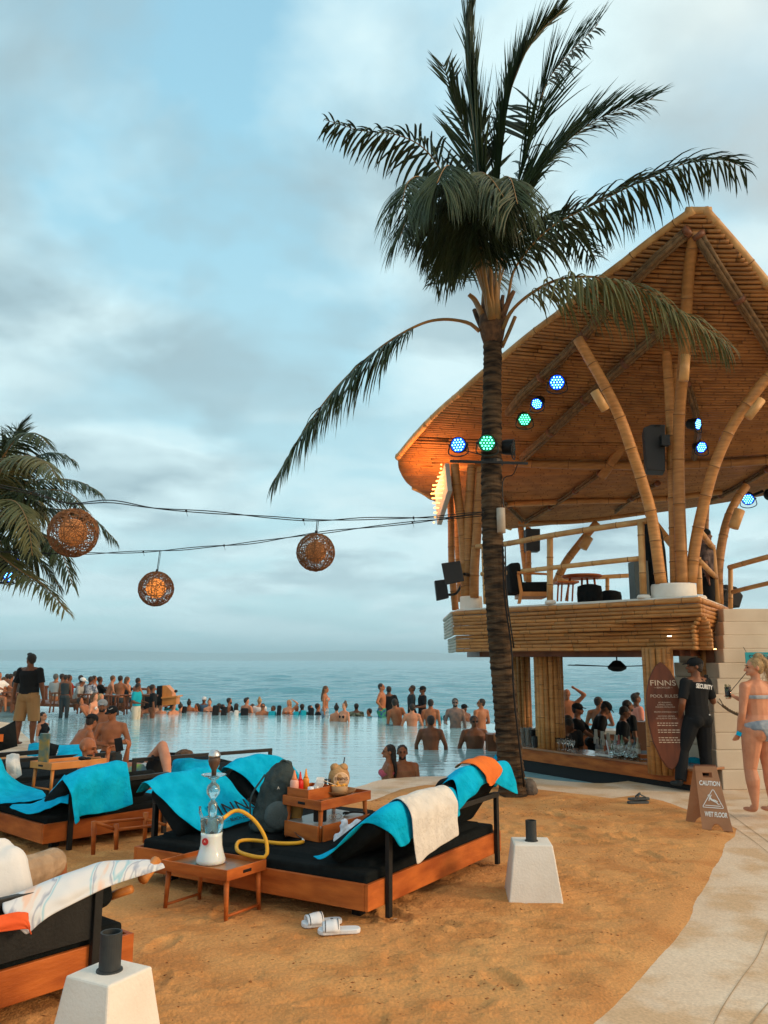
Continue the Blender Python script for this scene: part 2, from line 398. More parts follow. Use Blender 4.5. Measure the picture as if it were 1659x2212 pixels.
# overflow wall of the infinity edge and the lower terrace beyond it
mb = MB(); edge_m = mat('pool_stone', (.05, .075, .08), (.09, .115, .115), 4, .35, .2, 30)
for a, b in zip(FE, FE[1:]):
    d = (b - a).normalized(); n = V((-d.y, d.x, 0))
    if n.y < 0: n = -n
    mb.solid([a + V((0, 0, -1.2)), b + V((0, 0, -1.2)), b + V((0, 0, -.006)), a + V((0, 0, -.006))], n, .22)
tag(mb.build('pool_edge', edge_m), kind='structure')
conc = bpy.data.materials.new('concrete'); conc.use_nodes = True
def conc_nodes(m, c1, c2, c3, seed=0, joints=True):
    t = m.node_tree; ln = t.links.new; b = t.nodes['Principled BSDF']; b.inputs['Roughness'].default_value = .62; b.inputs['Specular IOR Level'].default_value = .3
    co = t.nodes.new('ShaderNodeTexCoord')
    def nz(s, d, off=0):
        mp = t.nodes.new('ShaderNodeMapping'); mp.inputs[1].default_value = (off, off, 0); ln(co.outputs['Object'], mp.inputs[0])
        n = t.nodes.new('ShaderNodeTexNoise'); n.inputs['Scale'].default_value = s; n.inputs['Detail'].default_value = d; ln(mp.outputs[0], n.inputs[0]); return n.outputs[0]
    def rp(f, a, ca, bb, cb_):
        r = t.nodes.new('ShaderNodeValToRGB'); e = r.color_ramp.elements; e[0].position = a; e[1].position = bb; e[0].color = (*ca, 1); e[1].color = (*cb_, 1); ln(f, r.inputs[0]); return r.outputs[0]
    a = rp(nz(1.4, 7, seed), .38, c1, .62, c2); fm = rp(nz(2.3, 8, seed + 9), .46, (0, 0, 0), .60, (1, 1, 1))
    mx = t.nodes.new('ShaderNodeMix'); mx.data_type = 'RGBA'; ln(fm, mx.inputs[0]); ln(a, mx.inputs[6]); mx.inputs[7].default_value = (*c3, 1)
    fine = rp(nz(60, 4, 3), .3, (.82, .82, .82), .7, (1.08, 1.08, 1.08))
    m2 = t.nodes.new('ShaderNodeMix'); m2.data_type = 'RGBA'; m2.blend_type = 'MULTIPLY'; m2.inputs[0].default_value = 1; ln(mx.outputs[2], m2.inputs[6]); ln(fine, m2.inputs[7])
    ln(m2.outputs[2], b.inputs['Base Color'])
    bp = t.nodes.new('ShaderNodeBump'); bp.inputs['Strength'].default_value = .25; bp.inputs['Distance'].default_value = .01; ln(nz(45, 5), bp.inputs['Height']); ln(bp.outputs[0], b.inputs['Normal'])
conc_nodes(conc, (.70, .53, .37), (.78, .64, .48), (.64, .44, .26))
kerb_px = [(-600, 1535), (-200, 1549), (0, 1558), (33, 1567), (55, 1588), (90, 1612), (150, 1634), (240, 1657), (350, 1672), (473, 1686), (560, 1697), (680, 1705), (770, 1698), (821, 1683), (901, 1676), (972, 1675), (1050, 1676), (1132, 1676), (1180, 1682), (1240, 1687), (1300, 1690), (1350, 1686), (1404, 1677)]
K = [V((p.x, p.y, 0)) for p in (smooth([G(x, y, 0) for x, y in kerb_px], 3))]
K = [V((-40, K[0].y + 6, 0))] + K + [V((4.6, 12.2, 0)), V((9, 14.6, 0)), V((14, 15, 0)), V((14, -12, 0)), V((-40, -12, 0))]
mb = MB(); mb.prism([(p.x, p.y) for p in K], -.45, -.012)
tag(mb.build('paving', conc), kind='structure')
# sand: a displaced sheet whose rim dips under the paving
sand_px = [(-900, 1650), (-300, 1620), (60, 1634), (160, 1655), (350, 1690), (500, 1703), (600, 1713), (700, 1727), (795, 1727), (860, 1703), (905, 1694), (1010, 1691), (1080, 1693), (1157, 1702), (1240, 1712), (1321, 1722), (1373, 1716), (1430, 1728), (1484, 1748), (1530, 1764), (1600, 1787), (1592, 1805), (1568, 1822), (1559, 1856), (1535, 1900), (1503, 1943), (1484, 1995), (1451, 2040), (1384, 2103), (1310, 2177), (1262, 2220), (1120, 2380), (900, 2700)]
SP = [G(x, y, 0) for x, y in sand_px]; SP = [V((-14, 16, 0))] + SP + [V((-14, 1.2, 0))]
def fbm(x, y, sc, oct_, seed):
    rng = np.random.RandomState(seed); out_ = np.zeros_like(x); amp = 1; tot = 0
    for o in range(oct_):
        g = rng.rand(257, 257); fx = (x * sc + 71.3 * o) % 256; fy = (y * sc + 13.7 * o) % 256
        ix = fx.astype(int); iy = fy.astype(int); tx = fx - ix; ty = fy - iy; tx = tx * tx * (3 - 2 * tx); ty = ty * ty * (3 - 2 * ty)
        a = g[ix, iy] * (1 - tx) + g[ix + 1, iy] * tx; b = g[ix, iy + 1] * (1 - tx) + g[ix + 1, iy + 1] * tx
        out_ += amp * (a * (1 - ty) + b * ty); tot += amp; amp *= .5; sc *= 2
    return out_ / tot - .5
def sdist(x, y, poly):
    d = np.full(x.shape, 1e9); ins = np.zeros(x.shape, bool); n = len(poly)
    for i in range(n):
        ax, ay = poly[i].x, poly[i].y; bx, by = poly[(i + 1) % n].x, poly[(i + 1) % n].y
        ex, ey = bx - ax, by - ay; t = np.clip(((x - ax) * ex + (y - ay) * ey) / (ex * ex + ey * ey + 1e-9), 0, 1)
        d = np.minimum(d, (x - ax - t * ex) ** 2 + (y - ay - t * ey) ** 2)
        c = ((ay > y) != (by > y)) & (x < ex * (y - ay) / (ey + 1e-12) + ax); ins ^= c
    return np.where(ins, 1, -1) * np.sqrt(d)
rf = random.Random(12); FP = []
for _ in range(26):
    x, y, a = rf.uniform(-2.6, 4.2), rf.uniform(4.0, 10.5), rf.uniform(0, 6.3)
    for k in range(rf.randint(3, 7)): FP.append((x + math.cos(a) * k * .62 - math.sin(a) * .09 * (-1) ** k, y + math.sin(a) * k * .62 + math.cos(a) * .09 * (-1) ** k, a + rf.uniform(-.2, .2), rf.uniform(.6, 1.1)))
def sand_h(X, Y):
    d = sdist(X, Y, SP) + .10 * fbm(X, Y, .8, 2, 5) + .02 * fbm(X, Y, 6, 3, 6)
    h = .022 * fbm(X, Y, 1.1, 4, 1) + .075 * fbm(X * .55, Y * 1.5, 5.5, 3, 2) * np.clip(fbm(X, Y, .8, 3, 8) * 3 + .55, .12, 1)
    c = fbm(X * .75, Y * 1.6, 13, 3, 11); h += .07 * np.clip(c - .08, 0, 1) * np.clip(fbm(X, Y, .9, 2, 18) * 5 + .5, 0, 1) - .08 * np.clip(-c - .12, 0, 1)
    m = np.exp(-(((X - 4.75) / .75) ** 2 + ((Y - 8.35) / .45) ** 2)); h += .085 * m * (.6 + 1.5 * np.clip(fbm(X, Y, 5, 3, 31), -.3, .5))
    for fx, fy, fa, fs in FP:
        s_ = (np.abs(X - fx) < .34) & (np.abs(Y - fy) < .34)
        if not s_.any(): continue
        u = (X[s_] - fx) * math.cos(fa) + (Y[s_] - fy) * math.sin(fa); v = -(X[s_] - fx) * math.sin(fa) + (Y[s_] - fy) * math.cos(fa); q = (u / .135) ** 2 + (v / .055) ** 2
        h[s_] += fs * (-.022 * np.exp(-q * q * .5) + .012 * np.exp(-((np.sqrt(q) - 1.5) / .35) ** 2))
    z = np.where(d > 0, np.minimum(1, d / .14), d * 3) * .022 - .014 + h * np.clip((d - .03) / .4, 0, 1)
    return np.where(d > .12, np.maximum(z, -.005 + .2 * (z + .005)), z)
def sand_z(x, y): return float(sand_h(np.array([float(x)]), np.array([float(y)]))[0])
def sand_mesh():
    ys = np.concatenate([np.arange(1.2, 3.6, .05), np.arange(3.6, 8.5, .019), np.arange(8.5, 14, .032), np.arange(14, 22, .2)])
    xs = np.concatenate([np.arange(-14, -5, .12), np.arange(-5, 5.6, .021)])
    Y, X = np.meshgrid(ys, xs, indexing='ij'); Z = sand_h(X, Y); n, m_ = X.shape
    vs = np.stack([X.ravel(), Y.ravel(), Z.ravel()], 1); i = np.arange((n - 1) * m_).reshape(n - 1, m_)[:, :-1].ravel()
    f = np.stack([i, i + 1, i + m_ + 1, i + m_], 1); keep = (vs[f][:, :, 2].max(1) > -.03); f = f[keep]
    used = np.unique(f); rm = np.full(len(vs), -1); rm[used] = np.arange(len(used)); f = rm[f]; vs = vs[used]
    me = bpy.data.meshes.new('sand'); me.vertices.add(len(vs)); me.vertices.foreach_set('co', vs.ravel())
    me.loops.add(f.size); me.loops.foreach_set('vertex_index', f.ravel().astype(np.int32)); me.polygons.add(len(f))
    me.polygons.foreach_set('loop_start', np.arange(0, f.size, 4, dtype=np.int32)); me.polygons.foreach_set('use_smooth', [True] * len(f))
    me.update(calc_edges=True)
    sm = bpy.data.materials.new('sand'); sm.use_nodes = True; conc_nodes(sm, (.60, .285, .095), (.65, .33, .115), (.53, .235, .072), 4)
    t = sm.node_tree; t.nodes['Principled BSDF'].inputs['Roughness'].default_value = .95
    for nd in t.nodes:
        if nd.type == 'BUMP': nd.inputs['Strength'].default_value = .9; nd.inputs['Distance'].default_value = .012
    me.materials.append(sm); tag(link_mesh('sand', me), kind='structure'); return sm
sand_m = sand_mesh()
# clods of damp sand, twigs and leaf scraps scattered on it
mb = MB(); clod = mat('clod', (.36, .15, .045), (.22, .09, .03), 20, .95, .8, 80)
rs = random.Random(5); cnt = 0
while cnt < 2300:
    x = rs.uniform(-3.4, 4.6); y = rs.uniform(3.9, 11.5)
    dn = noise.noise(V((x * 1.1, y * 1.4, 3))) + .6 * noise.noise(V((x * 3, y * 4, 9)))
    if dn < rs.uniform(-.25, .75): continue
    if float(sdist(np.array([x]), np.array([y]), SP)[0]) < .1: continue
    cnt += 1; s = rs.uniform(.003, .008); a = rs.uniform(0, 6.3)
    c = V((x, y, 0)); e = V((math.cos(a) * s * rs.uniform(1, 2.6), math.sin(a) * s, 0)); g = V((-math.sin(a) * s, math.cos(a) * s, 0))
    tp0 = V((0, 0, s * rs.uniform(.3, .6))); mb.add([c + e, c + g, c - e, c - g, c + e * .5 + tp0 + g * .3, c - e * .4 + tp0 + g * .2, c - g * .5 + tp0], [(0, 1, 4), (1, 2, 5), (1, 5, 4), (2, 3, 6), (2, 6, 5), (3, 0, 6), (0, 4, 6), (4, 5, 6)])
zs = sand_h(np.array([v[0] for v in mb.v]), np.array([v[1] for v in mb.v])); mb.v = [(v[0], v[1], v[2] + float(z)) for v, z in zip(mb.v, zs)]
tag(mb.build('sand_clods', clod), kind='stuff')
# joints and damp rims in the paving at the right
mb = MB()
def joint(px, wd=.012, z=-.0085):
    pts = smooth([G(x, y, z) for x, y in px], 6); rows = []
    for i, p in enumerate(pts):
        d = (pts[min(i + 1, len(pts) - 1)] - pts[max(0, i - 1)]).normalized(); n = V((-d.y, d.x, 0)); w_ = wd * (1 + .5 * noise.noise(p * 6))
        rows.append([p - n * w_ / 2, p + n * w_ / 2])
    mb.grid(rows)
joint([(1659, 2010), (1636, 2065), (1600, 2115), (1562, 2173), (1530, 2235), (1480, 2330)], .005)
joint([(1700, 2130), (1660, 2166), (1622, 2212), (1590, 2260)], .007)
joint([(1508, 1742), (1560, 1772), (1605, 1800), (1660, 1842), (1760, 1930)], .006)
joint([(1505, 1735), (1600, 1727), (1700, 1722)], .008)
joint([(1540, 1732), (1600, 1775), (1680, 1833)], .008)
tag(mb.build('paving_joints', mat('joint', (.44, .32, .20), (.34, .24, .14), 20, .9)), kind='structure')
# lower terrace beyond the pool where the sea-side loungers stand, and the left platform of the swim-up tables
LT = -.95
mb = MB(); a = [V((p.x, p.y + .22, 0)) for p in FE]; poly = [(p.x, p.y) for p in a] + [(14, 27), (14, 33)] + [(p.x, p.y + 7.5) for p in a[::-1]]
mb.prism(poly, -1.4, LT); tag(mb.build('lower_terrace', mat('terrace_stone', (.42, .36, .28), (.33, .28, .21), 3, .8)), kind='structure')
# ================================================================ PAVILION
pav = empty('beach_pavilion', (3.2, 13.2, 0), 0, 'two storey bamboo bar with a leaning leaf shaped roof beside the pool', 'pavilion')
# ---- roof: boundary given as a left and a right run from the peak to the far eave
LB = [(1492, 463, 10.0), (1402, 530, 10.5), (1300, 608, 11.1), (1200, 688, 11.8), (1100, 765, 12.5), (985, 862, 13.6), (900, 940, 14.8), (868, 975, 15.3), (860, 998, 15.6), (866, 1022, 15.9), (888, 1050, 16.4), (940, 1080, 17.0), (1020, 1120, 17.9), (1100, 1141, 18.5)]
RB = [(1526, 463, 10.0), (1590, 540, 10.1), (1659, 620, 10.3), (1740, 715, 10.7), (1800, 790, 11.2), (1880, 880, 12), (1905, 930, 12.9), (1910, 950, 13.2), (1905, 965, 13.5), (1900, 980, 14), (1890, 1000, 14.7), (1870, 1015, 15.3), (1840, 1030, 16.2), (1800, 1040, 17.0)]
LP = [P(*a) for a in LB]; RP = [P(*a) for a in RB]
def arcparam(A, B):
    d = [0]
    for i in range(1, len(A)): d.append(d[-1] + ((A[i] + B[i]) / 2 - (A[i - 1] + B[i - 1]) / 2).length)
    return [x / d[-1] for x in d], d[-1]
TT, roof_len = arcparam(LP, RP)
LS = smooth(LP, 8); RS = smooth(RP, 8); TS = []
for i in range(len(TT) - 1):
    for k in range(8): TS.append(lerp(TT[i], TT[i + 1], k / 8))
TS.append(1.0)
def at_t(S, t):
    j = 0
    while j < len(TS) - 2 and TS[j + 1] < t: j += 1
    return S[j].lerp(S[j + 1], max(0, min(1, (t - TS[j]) / (TS[j + 1] - TS[j]))))
def roof_pt(t, s):
    a, b = at_t(LS, t), at_t(RS, t); p = a.lerp(b, s)
    sag = math.sin(math.pi * s) * .5 * min(1, t * 2.2) * (1 - .35 * t)
    return p + V((0, 0, -sag * .35)) if t < 1.1 else p
def roof_n(t, s):
    a = roof_pt(min(1, t + .01), s) - roof_pt(max(0, t - .01), s); b = roof_pt(t, min(1, s + .02)) - roof_pt(t, max(0, s - .02))
    n = a.cross(b).normalized(); return n if n.z > 0 else -n
rows = []
for i in range(61):
    t = i / 60; rows.append([roof_pt(t, s / 24) + roof_n(t, s / 24) * .045 for s in range(25)])
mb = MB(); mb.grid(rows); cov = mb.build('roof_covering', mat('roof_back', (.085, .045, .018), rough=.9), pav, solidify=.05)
NP = 142; tot = 0
for i in range(NP):
    t = (i + .35) / NP; wd = (at_t(LS, t) - at_t(RS, t)).length; cuts = [0]
    nseg = 1 if wd < 1.5 else 2
    if nseg > 1: cuts += [c + random.uniform(-.13, .13) for c in [k / nseg for k in range(1, nseg)]]
    cuts.append(1.0); rr = .5 * roof_len / NP * .95
    for a, b in zip(cuts, cuts[1:]):
        m_ = max(2, int((b - a) * 14)); off = random.uniform(-.003, .003); tw = random.uniform(-.0012, .0012)
        pts = [roof_pt(min(1, max(0, t + tw * (k / m_ - .5))), lerp(a + .0006, b - .0006, k / m_)) + roof_n(t, lerp(a, b, k / m_)) * off for k in range(m_ + 1)]
        d = 0; st = []; rads = []; mis = []
        # cane with knots
        pts2 = [pts[0]]; rads = [rr]; nd = random.uniform(.2, .5)
        for p, q in zip(pts, pts[1:]):
            L_ = (q - p).length
            while nd < L_:
                c = p.lerp(q, nd / L_); u_ = (q - p).normalized()
                pts2 += [c - u_ * .012, c + u_ * .012]; rads += [rr * .99, rr * .99]; mis += [0, 1]; nd += random.uniform(.35, .6)
            nd -= L_; pts2.append(q); rads.append(rr); mis.append(0)
        mb = MB(); mb.tube(pts2, rads, 6, mis[:len(pts2) - 1] + [0] * max(0, len(pts2) - 1 - len(mis)))
        mb.build('roof_pole', [bamboo_roof, roof_node], cov, sm=True); tot += 1
# edge rolls
def edge_run(S, t0, t1, r, off, seg=1.25):
    pts = resample([at_t(S, lerp(t0, t1, i / 60)) + V((0, 0, off)) for i in range(61)], seg)
    for a, b in zip(pts, pts[1:]):
        d = (b - a).normalized(); mid = (a + b) / 2 + V((0, 0, .02))
        bamboo_pole('edge_pole', [a - d * .05, mid, b + d * .05], r * random.uniform(.92, 1.05), cov, [bamboo_pale, bamboo_node], node=.7)
edge_run(LS, 0, .72, .062, .03); edge_run(RS, 0, .45, .062, .03)
edge_run(LS, .72, 1.0, .05, .0, .5)
bamboo_pole('edge_pole', [LP[0] + V((-.06, 0, .05)), RP[0] + V((.06, 0, .05))], .055, cov, [bamboo_pale, bamboo_node])
# ---- rafters hanging under the roof (bundles of split canes)
def on_roof(x, y, lo=.0, drop=.16):
    """point of the roof seen at that pixel, lowered a little"""
    best = None; d_ = V(ray(x, y)).normalized(); o = V((0, 0, H))
    for i in range(51):
        for j in range(41):
            p = roof_pt(i / 50, j / 40); v = p - o; e = (v - d_ * v.dot(d_)).length / v.length
            if best is None or e < best[0]: best = (e, i / 50, j / 40)
    t0, s0 = best[1], best[2]
    for st in (.01, .004, .0015):
        for _ in range(6):
            for dt_, ds_ in ((st, 0), (-st, 0), (0, st), (0, -st)):
                t1, s1 = min(1, max(0, t0 + dt_)), min(1, max(0, s0 + ds_)); v = roof_pt(t1, s1) - o; e = (v - d_ * v.dot(d_)).length / v.length
                if e < best[0]: best = (e, t1, s1)
            t0, s0 = best[1], best[2]
    p = roof_pt(t0, s0); k = 1 - drop / max(.3, abs(roof_n(t0, s0).dot(d_))) / (p - o).length
    return o + (p - o) * k
def rafter(px, wd=.085, n=5, drop=.14):
    pts = [on_roof(x, y, drop=drop) for x, y in px]; pts = resample(smooth(pts, 5), .5); ob = None
    for k in range(n):
        a = 2 * math.pi * k / n; fr = frames(pts); q = [p + f[1] * math.cos(a) * wd * .55 + f[2] * math.sin(a) * wd * .55 for p, f in zip(pts, fr)]
        mb = MB(); mb.tube(q, [wd * .42 * random.uniform(.85, 1.1) for _ in q], 6)
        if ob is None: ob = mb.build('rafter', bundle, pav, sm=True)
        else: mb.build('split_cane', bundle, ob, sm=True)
    for p, q in list(zip(pts, pts[1:]))[::2]:
        d = (q - p).normalized(); mb = MB(); mb.tube([p - d * .035, p + d * .035], wd * 1.06, 10); mb.build('lashing', wood_dark, ob, sm=True)
rafter([(1486, 500), (1367, 610), (1226, 762), (1125, 857), (1098, 893)])
rafter([(1460, 690), (1402, 740), (1320, 812), (1200, 925), (1128, 990)])
rafter([(1508, 508), (1560, 592), (1610, 668), (1659, 745), (1700, 810)])
rafter([(1484, 828), (1500, 880), (1508, 930), (1500, 990)], .06, 4)
rafter([(1296, 1023), (1215, 1080), (1135, 1128)], .06, 3, .1)
rafter([(1060, 1060), (1100, 1095), (1130, 1125)], .05, 3, .1)
rafter([(1659, 1014), (1590, 1055), (1529, 1082)], .06, 3, .12)
rafter([(1420, 1045), (1370, 1075), (1330, 1105)], .05, 3, .12)
def beam(px, r, drop=.12):
    bamboo_pole('beam', [on_roof(x, y, drop=drop) for x, y in px], r, pav, [bamboo, bamboo_node], node=.6)
beam([(1112, 1000), (1240, 1005), (1360, 1006), (1470, 1004), (1580, 1000), (1700, 990)], .075)
beam([(985, 1006), (1040, 1012)], .09); beam([(1090, 1090), (1250, 1083), (1420, 1078), (1560, 1062)], .06, .08)
beam([(1120, 1131), (1250, 1128), (1400, 1106)], .05, .06)
# ---- upper deck
DZ = 2.53
A_, B_, C_, D_ = V((1.24, 16.8, DZ)), V((1.21, 14.2, DZ)), V((4.28, 11.0, DZ)), V((5.50, 13.1, DZ)); E_ = V((5.6, 17.5, DZ))
def inset(t):  # fascia recess from row height fraction
    return .02 * t + (.07 if t > .6 else 0)
deck_poly = [(A_.x, A_.y), (B_.x + .06, B_.y + .02), (C_.x, C_.y + .09), (D_.x - .05, D_.y), (E_.x, E_.y)]
ins = [(A_.x + .5, A_.y), (B_.x + .38, B_.y + .25), (C_.x - .05, C_.y + .6), (D_.x - .45, D_.y), (E_.x - .3, E_.y - .3)]
mb = MB(); mb.prism(deck_poly, DZ - .1, DZ + .035); deck = mb.build('deck_slab', plaster, pav, bevel=.01)
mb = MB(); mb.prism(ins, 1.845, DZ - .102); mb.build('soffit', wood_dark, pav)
def vrow(p, q, z, r, nseg, name, mats, rec=None):
    cuts = [0] + sorted((k + random.uniform(-.3, .3)) / nseg for k in range(1, nseg)) + [1.0]
    d = (q - p); n_in = V((-d.y, d.x, 0)).normalized()
    if (V((3.3, 14.5, 0)) - p).dot(n_in) < 0: n_in = -n_in
    for a, b in zip(cuts, cuts[1:]):
        pts = []
        m_ = max(2, int((b - a) * 16))
        for k in range(m_ + 1):
            u = lerp(a + .001, b - .001, k / m_); pts.append(p.lerp(q, u) + n_in * (rec(u) if rec else 0) + V((0, 0, z - p.z + .004 * math.sin(u * 9 + z * 30))))
        bamboo_pole(name, pts, r * random.uniform(.93, 1.05), deck, mats, n=8, node=.42, k=1)
NR = 12; ph = (DZ - 1.86) / NR
for i in range(NR):
    z = DZ - .03 - ph * (i + .5) + (.02 if i == 0 else 0); f = i / (NR - 1); r = ph * (.52 if i else .72)
    def rec(u, f=f):
        s = max(0, min(1, (u - .40) / .45)); s = s * s * (3 - 2 * s)
        lim = lerp(.99, .30, s); d = max(0, min(1, (f - lim) / .12)); d = d * d * (3 - 2 * d)
        return .015 * f + (.05 if f > .62 else 0) + .20 * d * s
    vrow(B_, C_, z, r, 4, 'fascia_pole', [bamboo, bamboo_node], rec)
    wave = .05 * math.sin(f * 3.1)
    rc = lambda u, f=f: .12 * max(0, min(1, (f - .25) / .3)) * (1 - u) + .01
    vrow(C_ + V((.02, .05, 0)), D_, z, r, 1, 'fascia_pole', [bamboo, bamboo_node], rc)
    vrow(B_ + V((-.02, .03, 0)), A_, z, r, 1, 'fascia_pole', [bamboo_grey, bamboo_node], lambda u, f=f: .02 * f + (.07 if f > .62 else 0))
# ---- tree-like column groups standing on white drums
def drum(c, r, h, nm='drum'):
    mb = MB(); mb.lathe(c, [(r * .97, 0), (r, .03), (r * .99, h - .03), (r * .95, h), (0.01, h + .003)], 28); return mb.build(nm, plaster, pav, sm=True)
dn = Cx(1456, 11.75, DZ + .03); drum(dn, .315, .21); dl = Cx(1018, 14.45, DZ + .03); drum(dl, .20, .24)
def col(px, r, name='column', node=.45, m=None, taper=.92):
    return bamboo_pole(name, [P(*a) for a in px], r, pav, m or [bamboo, bamboo_node], n=14, node=node, taper=taper)
col([(1428, 1261, 11.65), (1409, 1122, 11.6), (1390, 1050, 11.5), (1369, 986, 11.4), (1340, 904, 11.35), (1300, 822, 11.35), (1248, 732, 11.4)], .082)
col([(1459, 1261, 11.85), (1454, 1068, 11.85), (1447, 877, 11.8), (1438, 740, 11.6), (1432, 660, 11.4)], .075)
col([(1474, 1261, 11.7), (1466, 1041, 11.65), (1467, 904, 11.5), (1476, 795, 11.2), (1481, 713, 10.9), (1487, 600, 10.5), (1500, 500, 10.05)], .086, node=.62)
col([(1462, 1261, 12.1), (1458, 900, 12.0), (1467, 640, 11.4), (1488, 530, 10.7)], .08)
col([(1492, 1258, 11.7), (1504, 1163, 11.65), (1529, 1054, 11.5), (1551, 986, 11.4), (1583, 918, 11.3), (1621, 863, 11.2), (1659, 814, 11.1), (1735, 745, 10.95)], .082)
col([(1300, 1030, 14.6), (1340, 970, 14.2), (1360, 926, 13.9), (1398, 822, 13.0), (1422, 746, 12.2), (1432, 700, 11.9)], .085)
col([(1553, 1305, 13.3), (1552, 1230, 13.35), (1564, 1150, 13.4), (1583, 1095, 13.5), (1612, 1050, 13.6)], .075)
col([(1024, 1292, 14.3), (1025, 1227, 14.3), (1030, 1158, 14.3), (1034, 1088, 14.3), (1040, 1010, 14.3)], .085)
col([(1012, 1292, 14.45), (1012, 1204, 14.45), (1013, 1112, 14.4), (1019, 1005, 14.4)], .085)
col([(1006, 1292, 14.5), (1000, 1158, 14.5), (988, 1065, 14.5), (982, 1003, 14.5)], .085)
col([(984, 1318, 15.0), (976, 1227, 15.0), (974, 1112, 15.0), (970, 1030, 15.0)], .065)
col([(996, 1300, 15.3), (988, 1158, 15.3), (984, 1020, 15.3)], .065)
col([(1200, 1262, 17.2), (1222, 1215, 17.1), (1256, 1170, 17), (1290, 1128, 16.9)], .085)
col([(1139, 1255, 16.8), (1131, 1190, 16.9), (1125, 1140, 17.0)], .07); col([(1142, 1258, 16.5), (1141, 1140, 16.6)], .06)
col([(1530, 1255, 14.4), (1524, 1150, 14.4), (1526, 1085, 14.4)], .06)
col([(1400, 1110, 15), (1430, 1150, 14.6), (1470, 1200, 14.3), (1500, 1240, 14.2)], .065)
def spacer(a, b, r=.075, nm='spacer_block'):
    bamboo_pole(nm, [P(*a), P(*b)], r, pav, [bamboo_pale, bamboo_node], node=9, n=14)
spacer((1284, 845, 11.1), (1308, 886, 11.1), .065); spacer((1481, 768, 10.95), (1477, 822, 10.95), .068)
spacer((1645, 864, 11.0), (1616, 902, 11.0), .06); spacer((1272, 1160, 16.8), (1258, 1184, 16.8), .10); spacer((1598, 1102, 13.2), (1584, 1140, 13.2), .085)
# ---- railings
def rail(px, r=.032, nm='rail'): bamboo_pole(nm, [P(*a) for a in px], r, pav, [bamboo_pale, bamboo_node], node=.5)
rail([(1030, 1181, 14.2), (1092, 1175, 13.6), (1189, 1157, 12.8), (1317, 1137, 12.1), (1381, 1128, 11.8), (1400, 1124, 11.7)], .045)
rail([(1040, 1240, 14.0), (1099, 1237, 13.6), (1189, 1227, 12.8), (1317, 1213, 12.1), (1386, 1206, 11.8)], .038)
def post(x, y0, y1, Y, r=.045, x2=None): bamboo_pole('railing_post', [P(x, y0, Y), P(x2 or x, y1, Y)], r, pav, [bamboo_pale, bamboo_node], node=.5)
post(1188, 1298, 1155, 12.85, .05); post(1390, 1283, 1128, 11.75, .05, 1384); post(1049, 1305, 1180, 14.0, .04, 1044)
post(1512, 1284, 1204, 11.9, .042, 1508); post(1550, 1304, 1178, 12.8, .045, 1539); post(1578, 1318, 1224, 13.4, .038)
rail([(1512, 1148, 11.7), (1539, 1182, 12.8)], .045); rail([(1512, 1213, 11.8), (1546, 1247, 12.8)], .04)
rail([(1575, 1226, 13.4), (1659, 1203, 12.6), (1740, 1184, 12.1)], .042); rail([(1580, 1279, 13.4), (1659, 1260, 12.6), (1740, 1244, 12.1)], .035)
rail([(1205, 1252, 16.4), (1290, 1247, 16.6), (1366, 1243, 16.6)], .045); post(1312, 1290, 1249, 16.6, .04)
for x, Y, s in ((1189, 12.85, .09), (1391, 11.75, .1), (1512, 11.9, .1)):
    mb = MB(); mb.lathe(Cx(x, Y, DZ + .03), [(s * .9, 0), (s, .03), (s * .8, .06)], 16); mb.build('post_foot', plaster, pav, sm=True)
# ---- bar below: cane clad pillars
def pillar(c, r, z0, z1, n, nm='pillar', mats=None, sq=False):
    mb = MB(); mb.lathe((c[0], c[1], 0), [(r * .86, z0), (r * .86, z1)], 12); ob = mb.build(nm, wood_dark, pav)
    for k in range(n):
        a = 2 * math.pi * k / n; rr = math.pi * r / n * 1.02
        bamboo_pole('cane', [(c[0] + r * .93 * math.cos(a), c[1] + r * .93 * math.sin(a), z0), (c[0] + r * .93 * math.cos(a) + random.uniform(-.01, .01), c[1] + r * .93 * math.sin(a), z1)], rr, ob, mats or [bamboo, bamboo_node], n=7, node=.6)
pB = Cx(1189, 13.75, .5); pillar(pB, .215, .24, 1.86, 16)
pC = Cx(1431, 11.62, .5); pillar(pC, .185, .16, 1.86, 14)
pA = Cx(1130, 16.2, .5); pillar(pA, .15, .2, 1.86, 12)
pD = Cx(1546, 12.25, .5); pillar(pD, .14, 0, 1.86, 10)
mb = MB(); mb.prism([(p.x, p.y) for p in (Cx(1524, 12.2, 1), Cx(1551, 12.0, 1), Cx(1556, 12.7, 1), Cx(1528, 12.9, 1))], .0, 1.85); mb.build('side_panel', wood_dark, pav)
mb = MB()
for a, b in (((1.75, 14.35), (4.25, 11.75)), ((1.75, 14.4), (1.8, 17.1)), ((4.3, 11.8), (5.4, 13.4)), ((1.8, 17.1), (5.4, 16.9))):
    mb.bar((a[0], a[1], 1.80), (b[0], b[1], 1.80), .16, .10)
mb.build('beam', wood_dark, pav)
